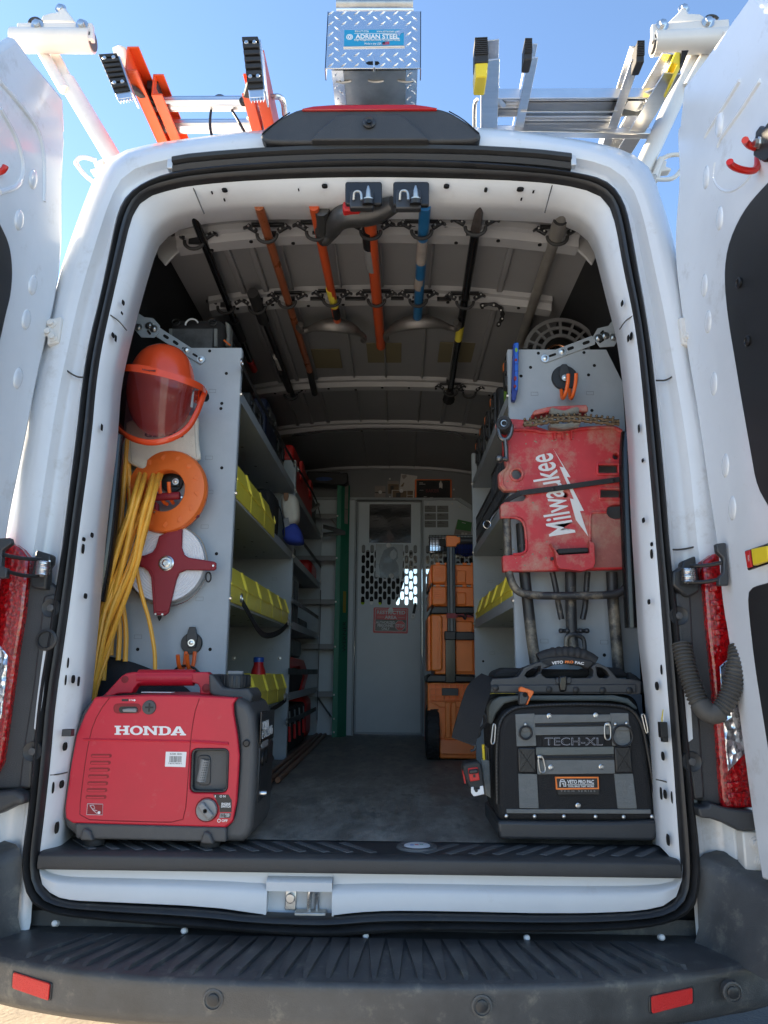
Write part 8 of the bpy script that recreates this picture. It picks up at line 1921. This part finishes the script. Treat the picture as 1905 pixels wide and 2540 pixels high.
zip_pull('B8', [(640,878),(660,872),(672,885),(690,960),(690,985),(672,1000),(650,990),(645,960),(638,900)], yw - .006); zip_pull('B8', [(1126,640),(1150,630),(1166,642),(1172,730),(1165,752),(1145,758),(1128,745),(1124,690)], yw - .006); zip_pull('B8', [(305,640),(325,640),(320,720),(316,780),(300,790),(290,775),(298,720)], Yt - .008)
for x, y in ((648,880),(1146,642)): mk(B().box(at('B8', x, y, yw - .005), (.012, .006, .008)), 'zip_slider', 'steel', bag, bevel=.002)
# long curved zips
for P in ([(335,1220),(330,900),(338,700),(365,600),(430,535),(520,508),(900,492),(1250,502),(1330,540),(1385,610),(1420,720),(1465,980),(1500,1200)],):
    q = resample(ats('B8', P, Yt + .003), 90); mk(B().tube(q, .0042, 8), 'zip_cord', 'black', bag)
    zb = B()
    for i in range(0, 90): zb.box(q[i] + Vector((0, -.004, 0)), (.003, .003, .003))
    mk(zb, 'zip_teeth', 'plastic_k', bag, kind='stuff')
# handle beam
Yh2 = Yt + .09
beam = [(275,332),(292,305),(430,300),(478,290),(520,225),(640,180),(700,215),(660,228),(645,250),(648,280),(675,298),(740,305),(1000,300),(1018,285),(1022,250),(1005,220),(1050,190),(1120,222),(1165,270),(1190,300),(1310,312),(1362,322),(1362,415),(1340,420),(275,410)]
hol = [[(522,285),(540,255),(600,222),(642,212),(640,250),(600,292),(545,300)], [(1048,285),(1045,250),(1040,222),(1080,225),(1118,250),(1138,285),(1120,302),(1065,300)]]
bm_ = mk(B().prism(xz('B8', beam, Yh2), Yh2 - .03, Yh2 + .02, [xz('B8', h_, Yh2) for h_ in hol]), 'handle_beam', 'plastic_dk', bag, bevel=.004, seg=2)
pb([(280,352),(1358,345),(1358,412),(282,408)], Yh2 - .034, Yh2, 'beam_rail', 'plastic_dk', bag, .003)
for x, y in ((325,375),(718,386),(915,390),(1112,392),(1308,392)): mk(B().lathe(at('B8', x, y, Yh2 - .034), (0, -1, 0), [(.0085, 0), (.008, .003), (.004, .005)], 16), 'beam_bolt', 'black', bag)
gp = resample(ats('B8', [(640,165),(700,135),(780,122),(850,118),(930,125),(1000,148),(1052,185)], Yh2), 40)
gr = mk(B().tube(gp, lambda i: .0165 + (.0022 if (i // 2) % 2 and 8 < i < 32 else 0), 18), 'rubber_grip', 'black_r', bag, sharp=60)
pb([(640,168),(660,215),(690,232),(760,205),(850,198),(960,215),(1000,238),(1030,218),(1055,185),(1000,165),(850,140),(720,145)], Yh2 - .02, Yh2 + .012, 'grip_skirt', 'black_r', bag, .005, 3)
yq = Yh2 - .0205
tq('VETO', 'B8', (738,205), (820,195), (736,182), yq, 'label_w', gr, bold=.03); tq('PRO', 'B8', (834,194), (895,194), (834,174), yq, 'orange_t', gr, bold=.03); tq('PAC', 'B8', (906,196), (972,206), (908,176), yq, 'label_w', gr, bold=.03)
pb([(790,290),(850,282),(852,330),(845,400),(798,402),(790,350)], Yh2 - .042, Yh2 - .02, 'latch_clip', 'black_g', bag, .004)
pb([(765,305),(790,295),(885,295),(880,345),(770,350)], Yh2 - .036, Yh2 - .02, 'latch_seat', 'plastic_dk', bag, .003)
# pockets behind the beam
pb([(300,305),(320,255),(400,225),(700,235),(1000,240),(1100,215),(1250,230),(1330,300)], Yh2 + .03, Yz - .01, 'rear_compartment', 'fabric', bag, .015, 3)
# shoulder strap
rbn = resample([at('B8', 265, 290, Yh2 - .01), at('B8', 200, 380, Yt + .02), at('B8', 150, 540, Yt - .02), at('B8', 95, 740, Yt - .04), at('B8', 90, 775, Yt - .04)], 30)
wdv = [.018 + .012 * min(1, i / 10) for i in range(30)]
mk(B().loft([[v + Vector((-w_ * .95, .0, w_ * .35)) for v, w_ in zip(rbn, wdv)], [v + Vector((w_ * .95, .012, -w_ * .35)) for v, w_ in zip(rbn, wdv)]], False), 'shoulder_strap', 'webbing_k', bag, solid=.005)
mk(B().tube(resample(ats('B8', [(150,790),(178,795),(172,830),(140,838)], Yt - .03), 12), .003, 8), 'strap_buckle', 'plastic_k', bag)
mk(B().tube(resample(ats('B8', [(225,560),(255,580),(250,640),(200,690),(210,720),(180,740)], Yt + .03), 16), .004, 8), 'side_clip', 'plastic_k', bag)
mk(B().slab(ats('B8', [(1310,255),(1360,285),(1440,360),(1455,430),(1420,430),(1350,380),(1300,300)], Yh2 + .02), (0, .03, 0)), 'strap_end', 'webbing_k', bag, bevel=.004)
mk(B().slab(ats('B8', [(215,900),(280,905),(292,1190),(250,1160),(232,1050)], Yt + .03), (0, .02, 0)), 'side_pocket', 'webbing', bag, bevel=.004)
zip_pull('B8', [(1395,570),(1415,565),(1422,585),(1445,690),(1440,715),(1425,690),(1405,600)], Yt - .004)
# knife handle in the front pocket
kn = thing('utility_saw', 'orange and black handled jab saw sticking out of the tool bag pocket', 'saw', at('B8', 545, 500, Yt))
mk(B().prism(xz('B8', [(500,400),(552,405),(572,445),(548,500),(496,500)], Yt - .004), Yt - .006, Yt + .02), 'grip', 'plastic_dk', kn, bevel=.004)
mk(B().prism(xz('B8', [(498,400),(500,372),(515,364),(605,398),(606,412),(582,450),(562,498),(548,498),(570,445),(556,412)], Yt - .004), Yt - .004, Yt + .016), 'orange_shell', 'orange', kn, bevel=.004)
mk(B().lathe(at('B8', 540, 424, Yt - .006), (0, -1, 0), [(.006, -.002), (.006, .0006)], 14), 'hang_hole', 'hole', kn)
for k, (x, m_) in enumerate(((232, 'yellow_p'), (255, 'black'), (270, 'black'))):
    mk(B().tube([at('B8', x, 790 + 12 * k, Yt + .035), at('B8', x + 6, 905, Yt + .035)], .0035, 8), 'screwdriver', m_, label='slim %s shaft standing in the side pocket of the tool bag' % ('brass tipped', 'black, nearer the strap,', 'black, nearer the zip,')[k], cat='tool')
# tape measure clipped to the side
tm = thing('tape_measure', 'black and red tape measure clipped to the left side of the tool bag', 'tape measure', at('B8', 160, 1165, Yt))
Ym = Yt - .005
mk(B().prism(xz('B8', [(82,950),(100,925),(190,910),(215,930),(238,1085),(232,1110),(150,1122),(130,1110),(88,1000)], Ym), Ym - .01, Ym + .05), 'case', 'black_r', tm, bevel=.007, seg=3)
pc_ = mk(B().prism(xz('B8', [(120,965),(192,955),(208,1052),(136,1062)], Ym - .011), Ym - .013, Ym), 'face_plate', 'red', tm, bevel=.002)
mk(B().prism(xz('B8', [(125,975),(192,966),(196,1000),(128,1008)], Ym - .013), Ym - .02, Ym - .008), 'lock_button', 'plastic_k', pc_, bevel=.003)
mk(B().prism(xz('B8', [(158,1012),(174,1010),(176,1030),(160,1032)], Ym - .013), Ym - .0155, Ym - .01), 'mark', 'black', pc_)
mk(B().slab(ats('B8', [(80,985),(92,985),(105,1075),(98,1080)], Ym + .0), (0, .03, 0)), 'side_badge', 'red', tm)
mk(B().prism(xz('B8', [(140,1098),(158,1095),(160,1120),(205,1115),(205,1090),(228,1088),(236,1148),(160,1165),(140,1140)], Ym), Ym - .014, Ym - .006), 'tape_hook', 'label_w', tm, bevel=.001)
mk(B().lathe(at('B8', 182, 1128, Ym - .014), (0, -1, 0), [(.004, 0), (.004, .001)], 10), 'hook_rivet', 'black', tm)
